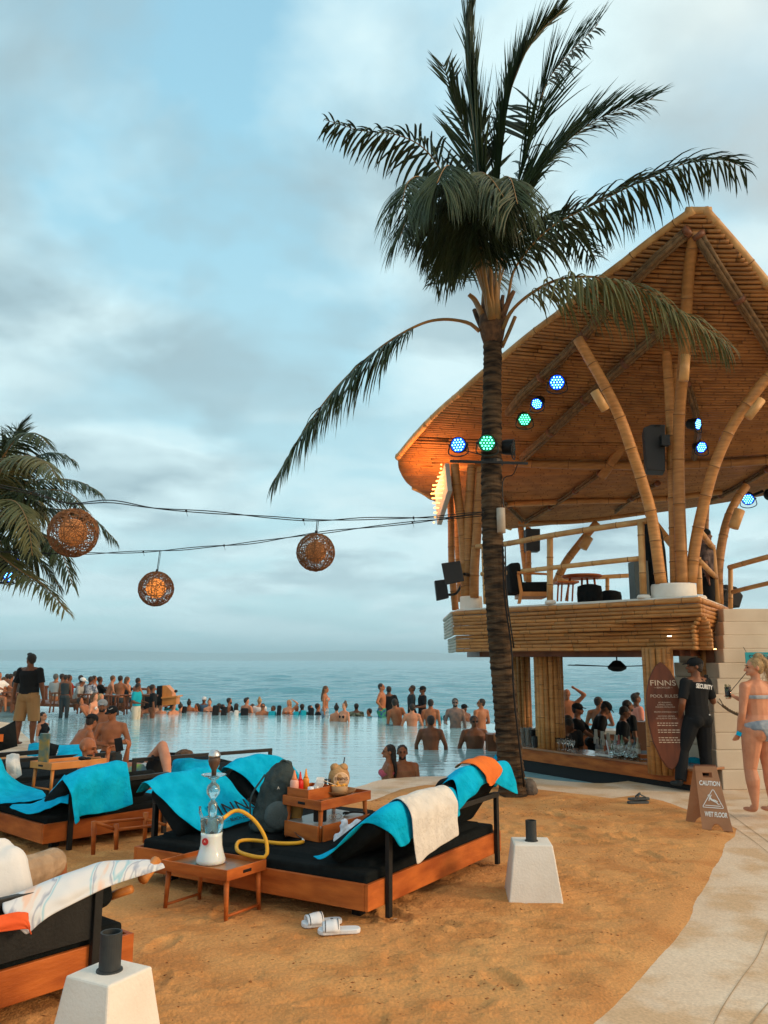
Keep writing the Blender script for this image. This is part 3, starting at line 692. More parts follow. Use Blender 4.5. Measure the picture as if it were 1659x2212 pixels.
# ---- counter
N1, N2 = V((2.06, 14.35, 0)), V((4.12, 11.08, 0)); dcn = (N2 - N1).normalized(); ncn = V((-dcn.y, dcn.x, 0));
if ncn.y < 0: ncn = -ncn
cz = .25
mb = MB(); mb.solid([N1 + V((0, 0, .07)), N2 + V((0, 0, .07)), N2 + V((0, 0, cz)), N1 + V((0, 0, cz))], ncn, .06); mb.build('counter_front', wood, pav, bevel=.006)
mb = MB(); q = [N1 + ncn * -.02, N2 + ncn * -.02, N2 + ncn * .55, N1 + ncn * .55]; mb.prism([(p.x, p.y) for p in q], cz + .002, cz + .032); mb.build('counter_top', mat('counter_wood', (.34, .145, .06), (.22, .09, .04), 3, .18, .1, 20, coat=.4), pav, bevel=.004)
mb = MB(); q = [N1 + ncn * .05, N2 + ncn * .05, N2 + ncn * .16, N1 + ncn * .16]; mb.prism([(p.x, p.y) for p in q], -.9, .069); mb.build('counter_base', black, pav)
mb = MB(); mb.solid([N1 + V((0, 0, .1)), N1 + V((.15, 2.6, .1)), N1 + V((.15, 2.6, cz)), N1 + V((0, 0, cz))], V((1, 0, 0)), .5); mb.build('side_counter', wood, pav, bevel=.006)
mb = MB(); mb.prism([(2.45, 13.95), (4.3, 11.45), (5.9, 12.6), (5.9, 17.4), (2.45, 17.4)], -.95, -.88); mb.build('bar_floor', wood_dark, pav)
mb = MB(); mb.box((5.0, 17.25, .25), (4.2, .55, .07)); mb.build('rear_counter', mat('pale_top', (.5, .5, .47), rough=.3), pav)
mb = MB(); mb.box((4.6, 17.2, -.35), (5.0, .4, 1.12)); mb.build('rear_counter_base', wood_dark, pav)
mb = MB(); mb.box(Cx(1385, 14.6, -.25), (1.0, .5, .75)); mb.box(Cx(1300, 14.2, -.25), (1.7, .45, .6)); mb.build('back_bar', black, pav, bevel=.01)
mb = MB(); mb.box(Cx(1380, 16.2, .25), (.42, .3, .55)); mb.build('back_panel', mat('panel_dark', (.12, .05, .025), rough=.5), pav)
# down lights in the soffit
for x, y, Y in ((1180, 1401, 13.0), (1446, 1375, 11.5), (1619 - 4, 1320, 12.5), (1541 + 74 - 0, 1402, 12.2)):
    if x > 1560: continue
    mb = MB(); mb.lathe(P(x, y, Y), [(.03, 0), (.03, .01)], 12); mb.build('downlight', mat('downlight_glow', (1, .8, .6), emis=(1, .75, .5), es=6), pav)
mb = MB(); mb.lathe(P(1544, 1403, 11.6), [(.022, 0), (.022, .012)], 12); mb.build('downlight', mat('downlight_warm', (1, .5, .2), emis=(1, .42, .15), es=7), pav)
# ---- stair wall at the right
stair = empty('stone_stair', (5.6, 11.6, 0), 0, 'pale concrete staircase rising beside the bar behind the woman in the bikini', 'staircase')
st_m = mat('stair_stone', (.68, .57, .43), (.60, .49, .36), 2.5, .85, .2, 70)
ysp = [1706, 1664, 1621, 1583, 1540, 1500, 1466, 1432, 1401, 1372, 1343, 1315]; xl = [1561, 1550, 1548, 1546, 1543, 1541, 1550, 1553, 1563, 1563, 1563, 1563]
Yb = 11.35; z0 = -.012
for k in range(11):
    Yk = Yb + .055 * k; z1 = P(1600, ysp[k + 1], Yk).z; xa = Cx(xl[k + 1], Yk, (z0 + z1) / 2).x if k else Cx(xl[0], Yk, .1).x
    mb = MB(); mb.box(((xa + 9) / 2, Yk + .9 - (0.0), (z0 + z1) / 2), (9 - xa, 1.8, z1 - z0)); mb.build('step', st_m, stair, bevel=.012); z0 = z1 + .0005
# ceiling fan
fan = empty('ceiling_fan', P(1333, 1440, 13.3), 0, 'black three blade ceiling fan hanging above the bar', 'ceiling fan')
c0 = V(fan.location)
mb = MB(); mb.lathe(c0, [(.02, .10), (.06, .09), (.13, .02), (.15, -.01), (.14, -.04), (.07, -.075), (.01, -.08)], 20); mb.build('motor', black, fan, sm=True)
mb = MB(); mb.tube([c0 + V((0, 0, .1)), c0 + V((0, 0, .32))], .012, 8); mb.lathe(c0, [(.02, .22), (.09, .33), (.09, .345)], 16); mb.build('down_rod', black, fan, sm=True)
for a in (3, 178, 130):
    d = V((math.cos(R(a)), math.sin(R(a)), 0)); n_ = V((-d.y, d.x, .1)).normalized()
    mb = MB(); mb.solid([c0 + d * .1 - n_ * .03, c0 + d * .78 - n_ * .055 + V((0, 0, .02)), c0 + d * .78 + n_ * .055 + V((0, 0, .02)), c0 + d * .1 + n_ * .03], (0, 0, 1), .008); mb.build('blade', black, fan)
# ================================================================ PALMS
def rnd(a, b): return random.uniform(a, b)
def frond(parent, px, ll=.75, droop=.7, fwd=.45, start=.18, n=62, wid=.034, m=None, spread=1.0, pts=None, r0=.032, seed=0, endl=.35, tw=0):
    ll *= 1.28; n = int(n * 1.35); wid *= 1.25; rs = random.Random(seed + len(parent.children) * 7)
    pts = smooth(pts or [P(*a) for a in px], 8); pts = resample(pts, .08); fr = frames(pts, V((0, 0, 1))); L_ = len(pts)
    mb = MB(); mb.tube(pts, [(lerp(r0, .006, min(1, i / L_ * 1.15)) * (1.0 if i > 3 else 1.35), lerp(r0, .006, min(1, i / L_ * 1.15)) * .7) for i in range(L_)], 6)
    ro = mb.build('frond', rachis_m, parent, sm=True)
    mb = MB(); G_ = V((0, 0, -1))
    for i in range(n):
        u = start + (1 - start) * (i + rs.uniform(-.3, .3)) / n; k = max(0, min(L_ - 1, int(u * (L_ - 1)))); p = pts[k]; T, s, b = fr[k]
        hs = V((T.y, -T.x, 0)); s2 = hs.normalized() if hs.length > .25 else s
        q = max(0, (u - start) / (1 - start)); ln_ = ll * (min(1, .35 + q * 4) * (1 - q ** 2.2 * (1 - endl))) * rs.uniform(.85, 1.08)
        for sg in (-1, 1):
            if rs.random() < .04: continue
            dr = droop * rs.uniform(.6, 1.4); upb = b if b.z > 0 else -b
            d0 = (s2 * sg * spread + T * fwd * rs.uniform(.8, 1.2) + upb * .18 + G_ * dr * .3 + V((rs.uniform(-.18, .18), rs.uniform(-.18, .18), tw + rs.uniform(-.08, .08)))).normalized()
            w_ = wid * rs.uniform(.8, 1.15) * min(1, .5 + q * 4) * (1 - .45 * q); c = p.copy(); d = d0.copy(); row = []; m_ = 5
            lat = d0.cross(upb); lat = lat.normalized() if lat.length > .01 else s
            for j in range(m_ + 1):
                a = j / m_; ww = w_ * (math.sin(min(1, a * 1.6 + .28) * math.pi / 2)) * (1 - a ** 2.5) + .0015
                la = (lat - d * lat.dot(d)).normalized(); nn_ = la.cross(d)
                row.append([c - la * ww * .5 - nn_ * ww * .16 * 1, c + nn_ * ww * .12, c + la * ww * .5 - nn_ * ww * .16])
                d = (d + G_ * dr * .33 * (a + .25) + V((rs.uniform(-.05, .05), rs.uniform(-.05, .05), 0))).normalized(); c = c + d * (ln_ / m_)
            mb.grid(row)
    lo = mb.build('leaflets', m or leaf_m, ro); lo['kind'] = 'stuff'
    return ro
palm = empty('palm_tree', G(1106, 1716), 0, 'tall coconut palm with a ringed dark trunk standing in the sand before the bar', 'palm tree')
tp = [(1109, 1722, 10.8, .168), (1106, 1700, 10.8, .158), (1100, 1620, 10.8, .15), (1090, 1500, 10.8, .143), (1078, 1380, 10.8, .138), (1071, 1280, 10.8, .138), (1065, 1180, 10.8, .136), (1062, 1060, 10.8, .136), (1062, 960, 10.8, .134), (1063, 860, 10.8, .130), (1064, 780, 10.8, .122), (1064, 738, 10.8, .125)]
def trunk(tp, parent, ring=.085, n=22):
    c = smooth([P(a, b, Y) for a, b, Y, r in tp], 14); rr = smooth([V((r, 0, 0)) for *_, r in tp], 14); tot = sum((b - a).length for a, b in zip(c, c[1:]))
    pts = resample(c, ring / 4); vs = []; fs = []; m_ = len(pts)
    fr = frames(pts, V((0, 1, 0)))
    for i, (p, (t, a, b)) in enumerate(zip(pts, fr)):
        r = rr[min(len(rr) - 1, int(i / m_ * len(rr)))].x; ph = (i % 4) / 4.0
        for k in range(n):
            an = 2 * math.pi * k / n; q = r * (1.0 + .085 * (1 - ph) ** 2 + .05 * noise.noise(V((math.cos(an) * 2, math.sin(an) * 2, i * .15))) + .018 * noise.noise(V((an * 5, i * 1.3, 4))))
            vs.append(p + (a * math.cos(an) + b * math.sin(an)) * q + t * .02 * noise.noise(V((math.cos(an) * 1.5, math.sin(an) * 1.5, i * .2))))
    for i in range(m_ - 1):
        for k in range(n): j = (k + 1) % n; fs.append((i * n + k, i * n + j, i * n + n + j, i * n + n + k))
    mb = MB(); mb.add(vs, fs); return mb.build('trunk', trunk_m, parent, sm=False)
trunk(tp, palm)
# leaf bases and torn husk at the top of the trunk
mb = MB(); c = P(1064, 742, 10.8); mb.lathe(c, [(.12, -.03), (.16, .10), (.19, .25), (.17, .45), (.12, .65), (.08, .85), (.03, 1.1)], 14)
mb.build('crown_husk', husk, palm, sm=True)
for k in range(7):
    a = k * 2.4; d = V((math.cos(a), math.sin(a), 0)); mb = MB(); z = rnd(0, .6)
    pts = [c + d * .14 + V((0, 0, z - .1)), c + d * .24 + V((0, 0, z + .12)), c + d * rnd(.26, .36) + V((0, 0, z + rnd(.2, .42)))]
    mb.tube(smooth(pts, 4), [(.09 * (1 - i / 9.5) + .012, .03) for i in range(9)], 6, up=V((0, 0, 1))); mb.build('leaf_base', husk if k % 2 else rachis_m, palm, sm=True)
O = (1066, 700, 10.8)
fr_ = lambda px, **k: frond(palm, px, **k)
fr_([(1036, 716, 10.8), (1010, 697, 10.75), (955, 690, 10.7), (900, 704, 10.6), (820, 752, 10.5), (735, 828, 10.4), (660, 925, 10.3), (585, 1050, 10.2)], ll=.72, droop=1.5, start=.26, n=72, fwd=.35, spread=.55, wid=.045)
fr_([(1086, 712, 10.7), (1105, 672, 10.6), (1150, 632, 10.4), (1210, 603, 10.2), (1290, 599, 9.9), (1380, 622, 9.7), (1480, 680, 9.5), (1580, 752, 9.4)], ll=.85, droop=1.35, start=.18, n=92, fwd=.30, m=leaf_old, wid=.032, spread=.7)
fr_([(1082, 700, 10.8), (1098, 640, 10.7), (1115, 575, 10.6), (1184, 495, 10.4), (1285, 440, 10.2), (1385, 392, 10.1), (1485, 352, 10.0), (1560, 345, 10.0), (1622, 370, 10.0)], ll=.8, droop=1.0, start=.2, n=84, fwd=.5, spread=.8, wid=.04)
fr_([(1075, 690, 11), (1084, 560, 11.2), (1118, 440, 11.3), (1200, 330, 11.4), (1290, 258, 11.4), (1412, 212, 11.4)], ll=.95, droop=.35, start=.25, n=90, fwd=1.0, spread=.8, wid=.052)
fr_([(1072, 690, 11), (1085, 540, 11.1), (1112, 420, 11.2), (1142, 320, 11.2), (1176, 190, 11.2), (1225, 120, 11.2), (1292, 52, 11.2)], ll=1.0, droop=.3, start=.25, n=90, fwd=.9, spread=.95, wid=.048, tw=-.1)
fr_([(1068, 690, 10.9), (1074, 520, 10.9), (1080, 350, 10.9), (1105, 190, 10.9), (1150, 90, 10.9), (1214, 22, 10.9)], ll=.95, droop=.0, start=.3, n=110, fwd=2.0, spread=.75, wid=.06)
fr_([(1060, 690, 10.9), (1048, 500, 10.9), (1030, 330, 10.9), (1014, 190, 10.9), (1012, 80, 10.9), (1027, -5, 10.9)], ll=1.1, droop=.0, start=.25, n=120, fwd=2.0, spread=.75, wid=.06)
fr_([(1062, 690, 11.2), (1050, 500, 11.3), (1020, 330, 11.4), (985, 230, 11.4), (956, 135, 11.4)], ll=.75, droop=.15, start=.4, n=42, fwd=1.2, spread=.8, wid=.05)
fr_([(1058, 690, 10.9), (1030, 560, 10.8), (985, 430, 10.7), (925, 330, 10.6), (860, 292, 10.5), (780, 282, 10.4), (700, 258, 10.3)], ll=.7, droop=1.15, start=.3, n=66, fwd=.5, spread=.8, wid=.045)
fr_([(1063, 690, 10.6), (1040, 590, 10.3), (1012, 470, 9.8), (985, 385, 9.3), (970, 358, 8.9), (958, 366, 8.6), (944, 395, 8.4)], ll=.72, droop=2.3, start=.3, n=120, fwd=.2, spread=.75, wid=.030, endl=.8)
fr_([(1060, 690, 10.6), (1030, 570, 10.3), (975, 450, 9.9), (915, 385, 9.6), (880, 395, 9.3), (868, 450, 9.1)], ll=.72, droop=2.0, start=.3, n=96, fwd=.25, spread=.8, wid=.032, endl=.7)
fr_([(1064, 690, 10.6), (1060, 590, 10.3), (1062, 480, 9.8), (1080, 395, 9.3), (1102, 385, 8.9), (1118, 440, 8.6)], ll=.70, droop=1.9, start=.3, n=96, fwd=.25, spread=.8, wid=.032, endl=.7)
fr_([(1062, 690, 10.6), (1045, 580, 10.2), (1030, 470, 9.7), (1022, 392, 9.3), (1036, 372, 9.0), (1060, 385, 8.8), (1088, 425, 8.7)], ll=.72, droop=2.0, start=.3, n=100, fwd=.25, spread=.9, wid=.030, endl=.8)
fr_([(1062, 690, 10.8), (1030, 590, 10.7), (980, 500, 10.5), (930, 450, 10.3), (890, 450, 10.1), (865, 510, 10.0)], ll=.7, droop=1.6, start=.3, n=90, fwd=.3, spread=.9, wid=.032, endl=.7)
fr_([(1070, 690, 11.2), (1082, 600, 11.4), (1120, 510, 11.7), (1180, 470, 12.0), (1240, 500, 12.2), (1290, 560, 12.4)], ll=.75, droop=1.0, start=.3, n=66, fwd=.4, wid=.04)
fr_([(1062, 690, 11.2), (1040, 620, 11.5), (1010, 560, 12), (970, 560, 12.4), (935, 620, 12.6)], ll=.7, droop=1.0, start=.35, n=54, fwd=.4, wid=.04)
# ---- second palm at the left edge of the frame
palm2 = empty('palm_tree', (Cx(-70, 15, 0).x, 15, 0), 0, 'bushy coconut palm at the left edge behind the big lantern', 'palm tree')
trunk([(-62, 1625, 15, .17), (-55, 1500, 15, .15), (-48, 1350, 15, .14), (-42, 1200, 15, .13), (-40, 1120, 15, .12)], palm2)
f2 = lambda px, **k: frond(palm2, [(x, y, 15 + dy) for x, y, dy in px], **{**dict(ll=.62, n=62, wid=.042, droop=1.0, start=.2, fwd=.45, spread=.85), **k})
f2([(-40, 1125, 0), (-10, 1040, 0), (15, 975, 0), (35, 930, .2), (52, 912, .3)], fwd=1.2, droop=.3)
f2([(-40, 1125, 0), (-5, 1010, -.3), (35, 950, -.6), (75, 935, -.9), (105, 960, -1.1)], droop=1.1)
f2([(-40, 1125, 0), (0, 1020, -1), (50, 985, -1.5), (100, 1000, -2), (125, 1035, -2.2)], m=leaf_old, droop=1.2)
f2([(-40, 1125, 0), (20, 1030, .5), (80, 985, 1), (130, 980, 1.2), (168, 1000, 1.3)], droop=.9)
f2([(-40, 1125, 0), (20, 1060, .2), (100, 1035, .3), (170, 1040, .3), (222, 1068, .3)], droop=.9)
f2([(-40, 1125, 0), (20, 1085, -.5), (80, 1060, -1), (150, 1065, -1.2), (180, 1110, -1.4)], droop=1.1)
f2([(-40, 1130, 0), (40, 1105, .6), (130, 1100, 1), (200, 1120, 1.2), (255, 1172, 1.3)], droop=1.1)
f2([(-40, 1135, 0), (20, 1130, -.6), (80, 1150, -1.1), (130, 1190, -1.4), (158, 1268, -1.5)], droop=1.2)
f2([(-40, 1140, 0), (10, 1160, .5), (60, 1190, .8), (100, 1225, 1), (130, 1272, 1)], droop=1.0)
f2([(-40, 1150, 0), (-10, 1190, -.8), (40, 1230, -1.2), (95, 1265, -1.4), (145, 1322, -1.5)], m=leaf_old, droop=.9)
f2([(-40, 1125, 0), (-30, 1030, .8), (-10, 960, 1.2), (30, 950, 1.6), (60, 980, 1.8)], droop=1.0)
f2([(-40, 1130, 0), (0, 1085, -1.2), (35, 1085, -2), (60, 1130, -2.4), (70, 1200, -2.5)], m=leaf_old, droop=1.3)
f2([(-40, 1130, 0), (0, 1110, 1.2), (50, 1120, 2), (100, 1170, 2.3), (115, 1220, 2.4)], droop=1.3)
f2([(-40, 1130, 0), (-60, 1040, .8), (-80, 980, 1.2), (-120, 960, 1.6), (-180, 990, 1.8)], droop=1.0)
f2([(-40, 1130, 0), (-60, 1100, -.8), (-110, 1100, -1.2), (-170, 1150, -1.6), (-200, 1220, -1.8)], droop=1.2)
for k in range(9):
    a = k * 2 * math.pi / 9 + .3; tx_, ty_ = -40 + 120 * math.cos(a) * rnd(.8, 1.2), 1130 - 110 * math.sin(a) * rnd(.7, 1.1)
    f2([(-40, 1128, 0), (-40 + (tx_ + 40) * .4, 1128 + (ty_ - 1128) * .5 - 45, rnd(-.6, .6)), (tx_, ty_ - 30, rnd(-1, 1)), (tx_ + 30 * math.cos(a), ty_ + 25, rnd(-1.3, 1.3))], m=leaf_old if k % 3 == 0 else leaf_m, droop=1.2)
# ================================================================ LIGHTS ON THE PALM AND THE ROOF
led_blue = mat('led_blue', (.1, .5, 1), emis=(.12, .55, 1.0), es=9); led_green = mat('led_green', (.1, 1, .5), emis=(.10, 1.0, .55), es=6)
lens_blue = mat('lens_blue', (.01, .02, .25), rough=.15, emis=(.0, .06, .75), es=1.2); lens_green = mat('lens_green', (.01, .12, .05), rough=.15, emis=(0, .16, .07), es=.5)
lens_off = mat('lens_off', (.03, .05, .06), rough=.2)
def par(x, y, Y, face, colr, label, r=.10, group=None):
    c = P(x, y, Y); f = V(face).normalized(); o = empty('stage_light', c, 0, label, 'stage light', group)
    q = f.to_track_quat('Z', 'Y').to_matrix()
    mb = MB(); mb.lathe(c, [(r * .45, -r * 1.9), (r * .8, -r * 1.6), (r * .95, -r * .9), (r * 1.0, 0), (r * 1.03, .0), (r * 1.03, r * .12), (r * .93, r * .12), (r * .93, -.0)], 22, rot=q); mb.build('housing', black, o, sm=False)
    lm, dm = {'b': (lens_blue, led_blue), 'g': (lens_green, led_green), 'o': (lens_off, lens_off)}[colr]
    mb = MB(); mb.lathe(c + f * r * .04, [(r * .92, 0), (r * .92, .004)], 22, rot=q); mb.build('lens', lm, o)
    pos = [(0, 0)] + [(.27 * math.cos(k * math.pi / 3), .27 * math.sin(k * math.pi / 3)) for k in range(6)] + [((.54 if k % 2 == 0 else .47) * math.cos(k * math.pi / 6), (.54 if k % 2 == 0 else .47) * math.sin(k * math.pi / 6)) for k in range(12)]
    mb = MB()
    for u, v_ in pos: mb.lathe(c + f * r * .09 + q @ V((u * r * 1.35, v_ * r * 1.35, 0)), [(r * .095, 0), (r * .07, .006)], 7, rot=q)
    mb.build('led_cluster', dm, o)
    up = V((0, 0, 1)); sd_ = f.cross(up).normalized(); mb = MB()
    mb.tube(smooth([c + sd_ * r * 1.12 - up * .0, c + sd_ * r * 1.2 - up * r * 1.1, c - up * r * 1.5, c - sd_ * r * 1.2 - up * r * 1.1, c - sd_ * r * 1.12], 5), .009, 5)
    for s_ in (-1, 1): mb.ell(c + sd_ * r * 1.1 * s_, .02)
    mb.build('yoke', steel, o, sm=True); return o
gp = 'coloured stage lights on the palm and under the roof'
par(990, 961, 10.55, (-.35, -1, -.15), 'b', 'blue lit stage light at the left end of the bar on the palm trunk', .108, gp)
par(1052, 957, 10.5, (.05, -1, -.2), 'g', 'green lit stage light in front of the palm trunk', .118, gp)
par(1108, 966, 10.8, (1, -.35, -.1), 'o', 'unlit stage light turned sideways at the right of the palm trunk', .11, gp)
lb = empty('light_bar', P(1065, 998, 10.6), 0, 'black steel bar strapped across the palm trunk carrying stage lights', 'steel bar')
mb = MB(); mb.bar(P(972, 996, 10.62), P(1140, 1001, 10.62), .04, .03); mb.build('crossbar', steel, lb)
mb = MB(); mb.lathe(P(1063, 1000, 10.8), [(.143, -.03), (.15, -.03), (.15, .03), (.143, .03)], 20); mb.tube([P(1050, 985, 10.6), P(1000, 972, 10.6)], .008, 5); mb.tube(smooth([P(1118, 1003, 10.65), P(1108, 1025, 10.7), P(1086, 1040, 10.72), P(1090, 1120, 10.7)], 5), .008, 5); mb.build('strap', steel, lb)
cn = empty('conduit_pipe', P(1083, 1124, 10.62), 0, 'short grey pipe sleeve fixed to the right of the palm trunk', 'pipe')
mb = MB(); mb.lathe(P(1083, 1151, 10.62), [(.055, 0), (.057, 0), (.057, .33), (.048, .33), (.048, .05)], 18); mb.build('sleeve', mat('pipe_grey', (.45, .40, .33), (.36, .31, .25), 8, .7), cn, sm=True)
mb = MB(); cab = [P(1086, 1180, 10.65), P(1090, 1290, 10.64), P(1105, 1400, 10.62), P(1110, 1500, 10.62), P(1123, 1620, 10.62), P(1132, 1700, 10.62)]
mb.tube(resample(smooth(cab, 6), .2), .012, 6); mb.tube([p + V((.03, -.01, 0)) for p in resample(smooth(cab[:3], 6), .2)], .01, 6)
tag(mb.build('power_cable', black, sm=True), 'black power cable running down the right side of the palm trunk', 'cable')
gp2 = gp
for (x, y, dz, fc, cl_, lb_, r) in ((1203, 826, .45, (-.1, -1, -.28), 'b', 'bright blue stage light highest under the left roof rafter', .125), (1160, 872, .4, (-.75, -1, -.9), 'b', 'dim blue stage light tilted down between two others on the rafter', .10), (1133, 906, .4, (0, -1, -.55), 'g', 'green stage light lowest on the left roof rafter', .115),
        (1507, 916, .4, (.9, -1, -.3), 'b', 'blue stage light turned right on the short rafter behind the columns', .095), (1515, 966, .35, (.2, -1, -.45), 'b', 'blue stage light below its twin on the short rafter behind the columns', .10), (1616, 1078, .5, (-.5, -1, -.6), 'b', 'blue stage light hanging under the eave at the right edge', .12)):
    p = on_roof(min(x, 1655), y, drop=dz); o = par(x, y, p.y, fc, cl_, lb_, r, gp)
    if x == 1616:
        mb = MB(); mb.tube([p, p + V((.35, .1, .15))], .03, 8); mb.ell(p + V((.42, 0, .06)), (.1, .1, .12)); mb.build('bracket', black, o)
par(20, 1246, 14.3, (.2, -1, -.3), 'b', 'bright blue stage light low on the left palm', .095, gp); par(34, 1216, 14.4, (.6, -1, -.3), 'b', 'upper blue stage light on the left palm', .08, gp)
mb = MB(); mb.bar(P(-80, 1262, 14.5), P(30, 1258, 14.5), .05, .04); mb.ell(P(-8, 1225, 14.5), (.16, .12, .14)); mb.ell(P(8, 1232, 14.5), (.1, .12, .12)); tag(mb.build('light_bar', steel), 'dark bar of stage lights mounted on the left palm', 'steel bar')
# ---- lit diamond sign seen edge on
sg = empty('lit_sign', P(955, 1065, 14.5), 0, 'edge on white sign box covered with glowing warm bulbs below the roof tip', 'lit sign')
q4 = [P(961, 1000, 14.5), P(967, 1060, 14.15), P(944, 1134, 14.6), P(939, 1062, 15.0)]
mb = MB(); mb.solid([q4[0], q4[1], q4[2], q4[3]], V((1, .25, 0)), .09); mb.build('sign_box', mat('sign_box', (.42, .40, .36), rough=.7), sg, bevel=.01)
bulb_m = mat('bulb', (1, .6, .3), emis=(1, .36, .09), es=3.2); sh = None
for i in range(14):
    for j in range(7):
        v_ = (i + .5) / 14; a = q4[0].lerp(q4[1], min(1, v_ * 2)) if v_ < .5 else q4[1].lerp(q4[2], v_ * 2 - 1); b = q4[0].lerp(q4[3], min(1, v_ * 2)) if v_ < .5 else q4[3].lerp(q4[2], v_ * 2 - 1)
        if (a - b).length < .10 * j: continue
        c = a.lerp(b, (j + .5 + (.25 if i % 2 else -.25)) / 7) + V((-.07, -.02, 0))
        if sh is None: mb = MB(); mb.ell((0, 0, 0), .017, nu=8, nv=6); ob = mb.build('bulb', bulb_m); sh = ob.data; ob.parent = sg; ob.location = c - V(sg.location)
        else: ob = link_mesh('bulb', sh, sg); ob.location = c - V(sg.location)
ld = bpy.data.lights.new('sign_glow', 'POINT'); ld.energy = 60; ld.color = (1, .36, .08); ld.shadow_soft_size = .25; lo_ = bpy.data.objects.new('sign_glow', ld); COL.objects.link(lo_); lo_.location = P(915, 1040, 14.9) - V(sg.location); lo_.parent = sg
# ================================================================ LANTERNS AND WIRES
weave_m = mat('weave', (.27, .12, .045), (.14, .065, .028), 20, .8)
def lantern(x, y, Y, rp, label, glow, hang):
    c = P(x, y, Y); r = rp * Y / F / .97; o = empty('woven_lantern', c, 0, label, 'lantern', 'woven ball lanterns on the cables'); rs = random.Random(int(x))
    mb = MB()
    for k in range(230):
        ax = V((rs.gauss(0, 1), rs.gauss(0, 1), rs.gauss(0, 1))).normalized(); off = rs.uniform(-.75, .75) * r; rad = math.sqrt(r * r - off * off)
        a = ax.orthogonal().normalized(); b = ax.cross(a); st = rs.uniform(0, 6.28); ln_ = rs.uniform(1.2, 3.4); pts = []
        for i in range(12):
            t = st + ln_ * i / 11; p = (ax * off + (a * math.cos(t) + b * math.sin(t)) * rad); pts.append(c + p * (1 + rs.uniform(-.02, .025)))
        mb.tube(pts, r * .0135, 3)
    w_ = mb.build('weave', weave_m, o); w_['kind'] = 'stuff'
    mb = MB()
    for k in range(4):
        a = k * math.pi / 4; mb.tube([c + V((math.cos(a) * math.sin(t), math.sin(a) * math.sin(t), math.cos(t))) * r for t in [i * math.pi / 9 for i in range(19)]], r * .018, 5)
    for z in (-.45, .1, .55): rr = math.sqrt(1 - z * z) * r; mb.tube([c + V((math.cos(t) * rr, math.sin(t) * rr, z * r)) for t in [i * math.pi / 10 for i in range(21)]], r * .016, 5)
    mb.build('hoop_frame', weave_m, o, sm=True)
    mb = MB(); mb.ell(c + V((0, 0, .02 * r)), r * .57, nu=28, nv=20); mb.build('globe', mat('globe_%d' % int(glow * 100), (.85, .36, .10) if glow > .3 else (.62, .28, .11), rough=.6, emis=(1, .30, .05), es=glow), o, sm=True)
    t = c + V((0, 0, r)); mb = MB(); mb.tube([t, V(hang)], .006, 5); mb.tube([t + V((.015, 0, 0)), V(hang) + V((.02, 0, 0))], .004, 5); mb.lathe(t, [(.012, -.01), (.02, 0), (.012, .04)], 8); mb.build('hanger', black, o)
W1 = [P(-60, 1038, 8.3), P(0, 1050, 8.6), P(80, 1068, 9.0), P(152, 1088, 9.3), P(238, 1083, 9.45), P(335, 1098, 9.65), P(460, 1107, 9.85), P(580, 1117, 10.05), P(685, 1124, 10.2), P(800, 1120, 10.35), P(940, 1117, 10.55), P(1045, 1106, 10.66)]
W2 = [P(-100, 1190, 13.8), P(0, 1192, 13.4), P(160, 1196, 12.9), P(345, 1190, 12.2), P(450, 1181, 11.9), P(540, 1173, 11.6), P(700, 1150, 11.2), P(860, 1132, 10.9), P(1045, 1112, 10.68)]
def wire(pts, label):
    mb = MB(); s = resample(smooth(pts, 6), .12)
    for k in (0, 1): mb.tube([p + V((0, math.cos(i * .9 + k * 3) * .008, math.sin(i * .35 + k * 3.1) * .014)) for i, p in enumerate(s)], .0065, 5)
    for i in range(9, len(s), 12): mb.ell(s[i], (.014, .014, .02), nu=6, nv=5); mb.tube([s[i], s[i] + V((.02, 0, -.07))], .0025, 4)
    tag(mb.build('lantern_cable', black, sm=True), label, 'cable', 'cables strung to the palm trunk')
wire(W1, 'upper twisted black cable from the palm trunk to the big left lantern'); wire(W2, 'lower twisted black cable rising to the palm trunk')
lantern(158, 1151, 9.3, 51, 'largest woven ball lantern before the left palm', .12, W1[3]); lantern(682, 1193, 10.2, 40, 'woven ball lantern hanging alone nearest the palm trunk', .05, W1[8] + V((0, 0, .0)))
lantern(337, 1272, 12.25, 36, 'smallest woven lantern with a glowing orange globe', .75, W2[3])
# ================================================================ SPEAKERS AND DECK FURNITURE
def spk(name, label, px, Y, dep, fold, cat='speaker', grp='black loudspeakers'):
    pts = [P(x, y, Y) for x, y in px]; mb = MB(); mb.solid(pts, V(fold), dep); o = mb.build(name, mat('speaker_black', (.018, .020, .022), rough=.6), None, bevel=.012); return tag(o, label, cat, grp)
spk('loudspeaker', 'tilted larger black speaker on the left column group', [(953, 1217), (994, 1211), (1003, 1255), (962, 1264)], 14.0, .22, (.1, 1, .1))
spk('loudspeaker', 'smaller black speaker low on the far left column', [(939, 1254), (964, 1251), (970, 1291), (944, 1297)], 14.6, .2, (0, 1, 0))
spk('loudspeaker', 'dark speaker hung from the far eave behind the railing', [(1136, 1142), (1167, 1142), (1167, 1190), (1137, 1190)], 16.5, .3, (0, 1, 0))
mb = MB(); mb.tube([P(1003, 1240, 14.1), P(1012, 1242, 14.3)], .03, 6); mb.tube(smooth([P(966, 1285, 14.7), P(985, 1282, 14.7), P(998, 1262, 14.5)], 4), .025, 6); tag(mb.build('speaker_bracket', steel), 'steel bracket holding the left speakers to the bamboo', 'bracket')
o = spk('loudspeaker', 'large black stage speaker clamped high on the twin columns', [(1390, 924), (1406, 917), (1437, 917), (1437, 1017), (1397, 1015)], 11.7, .42, (.25, 1, .05))
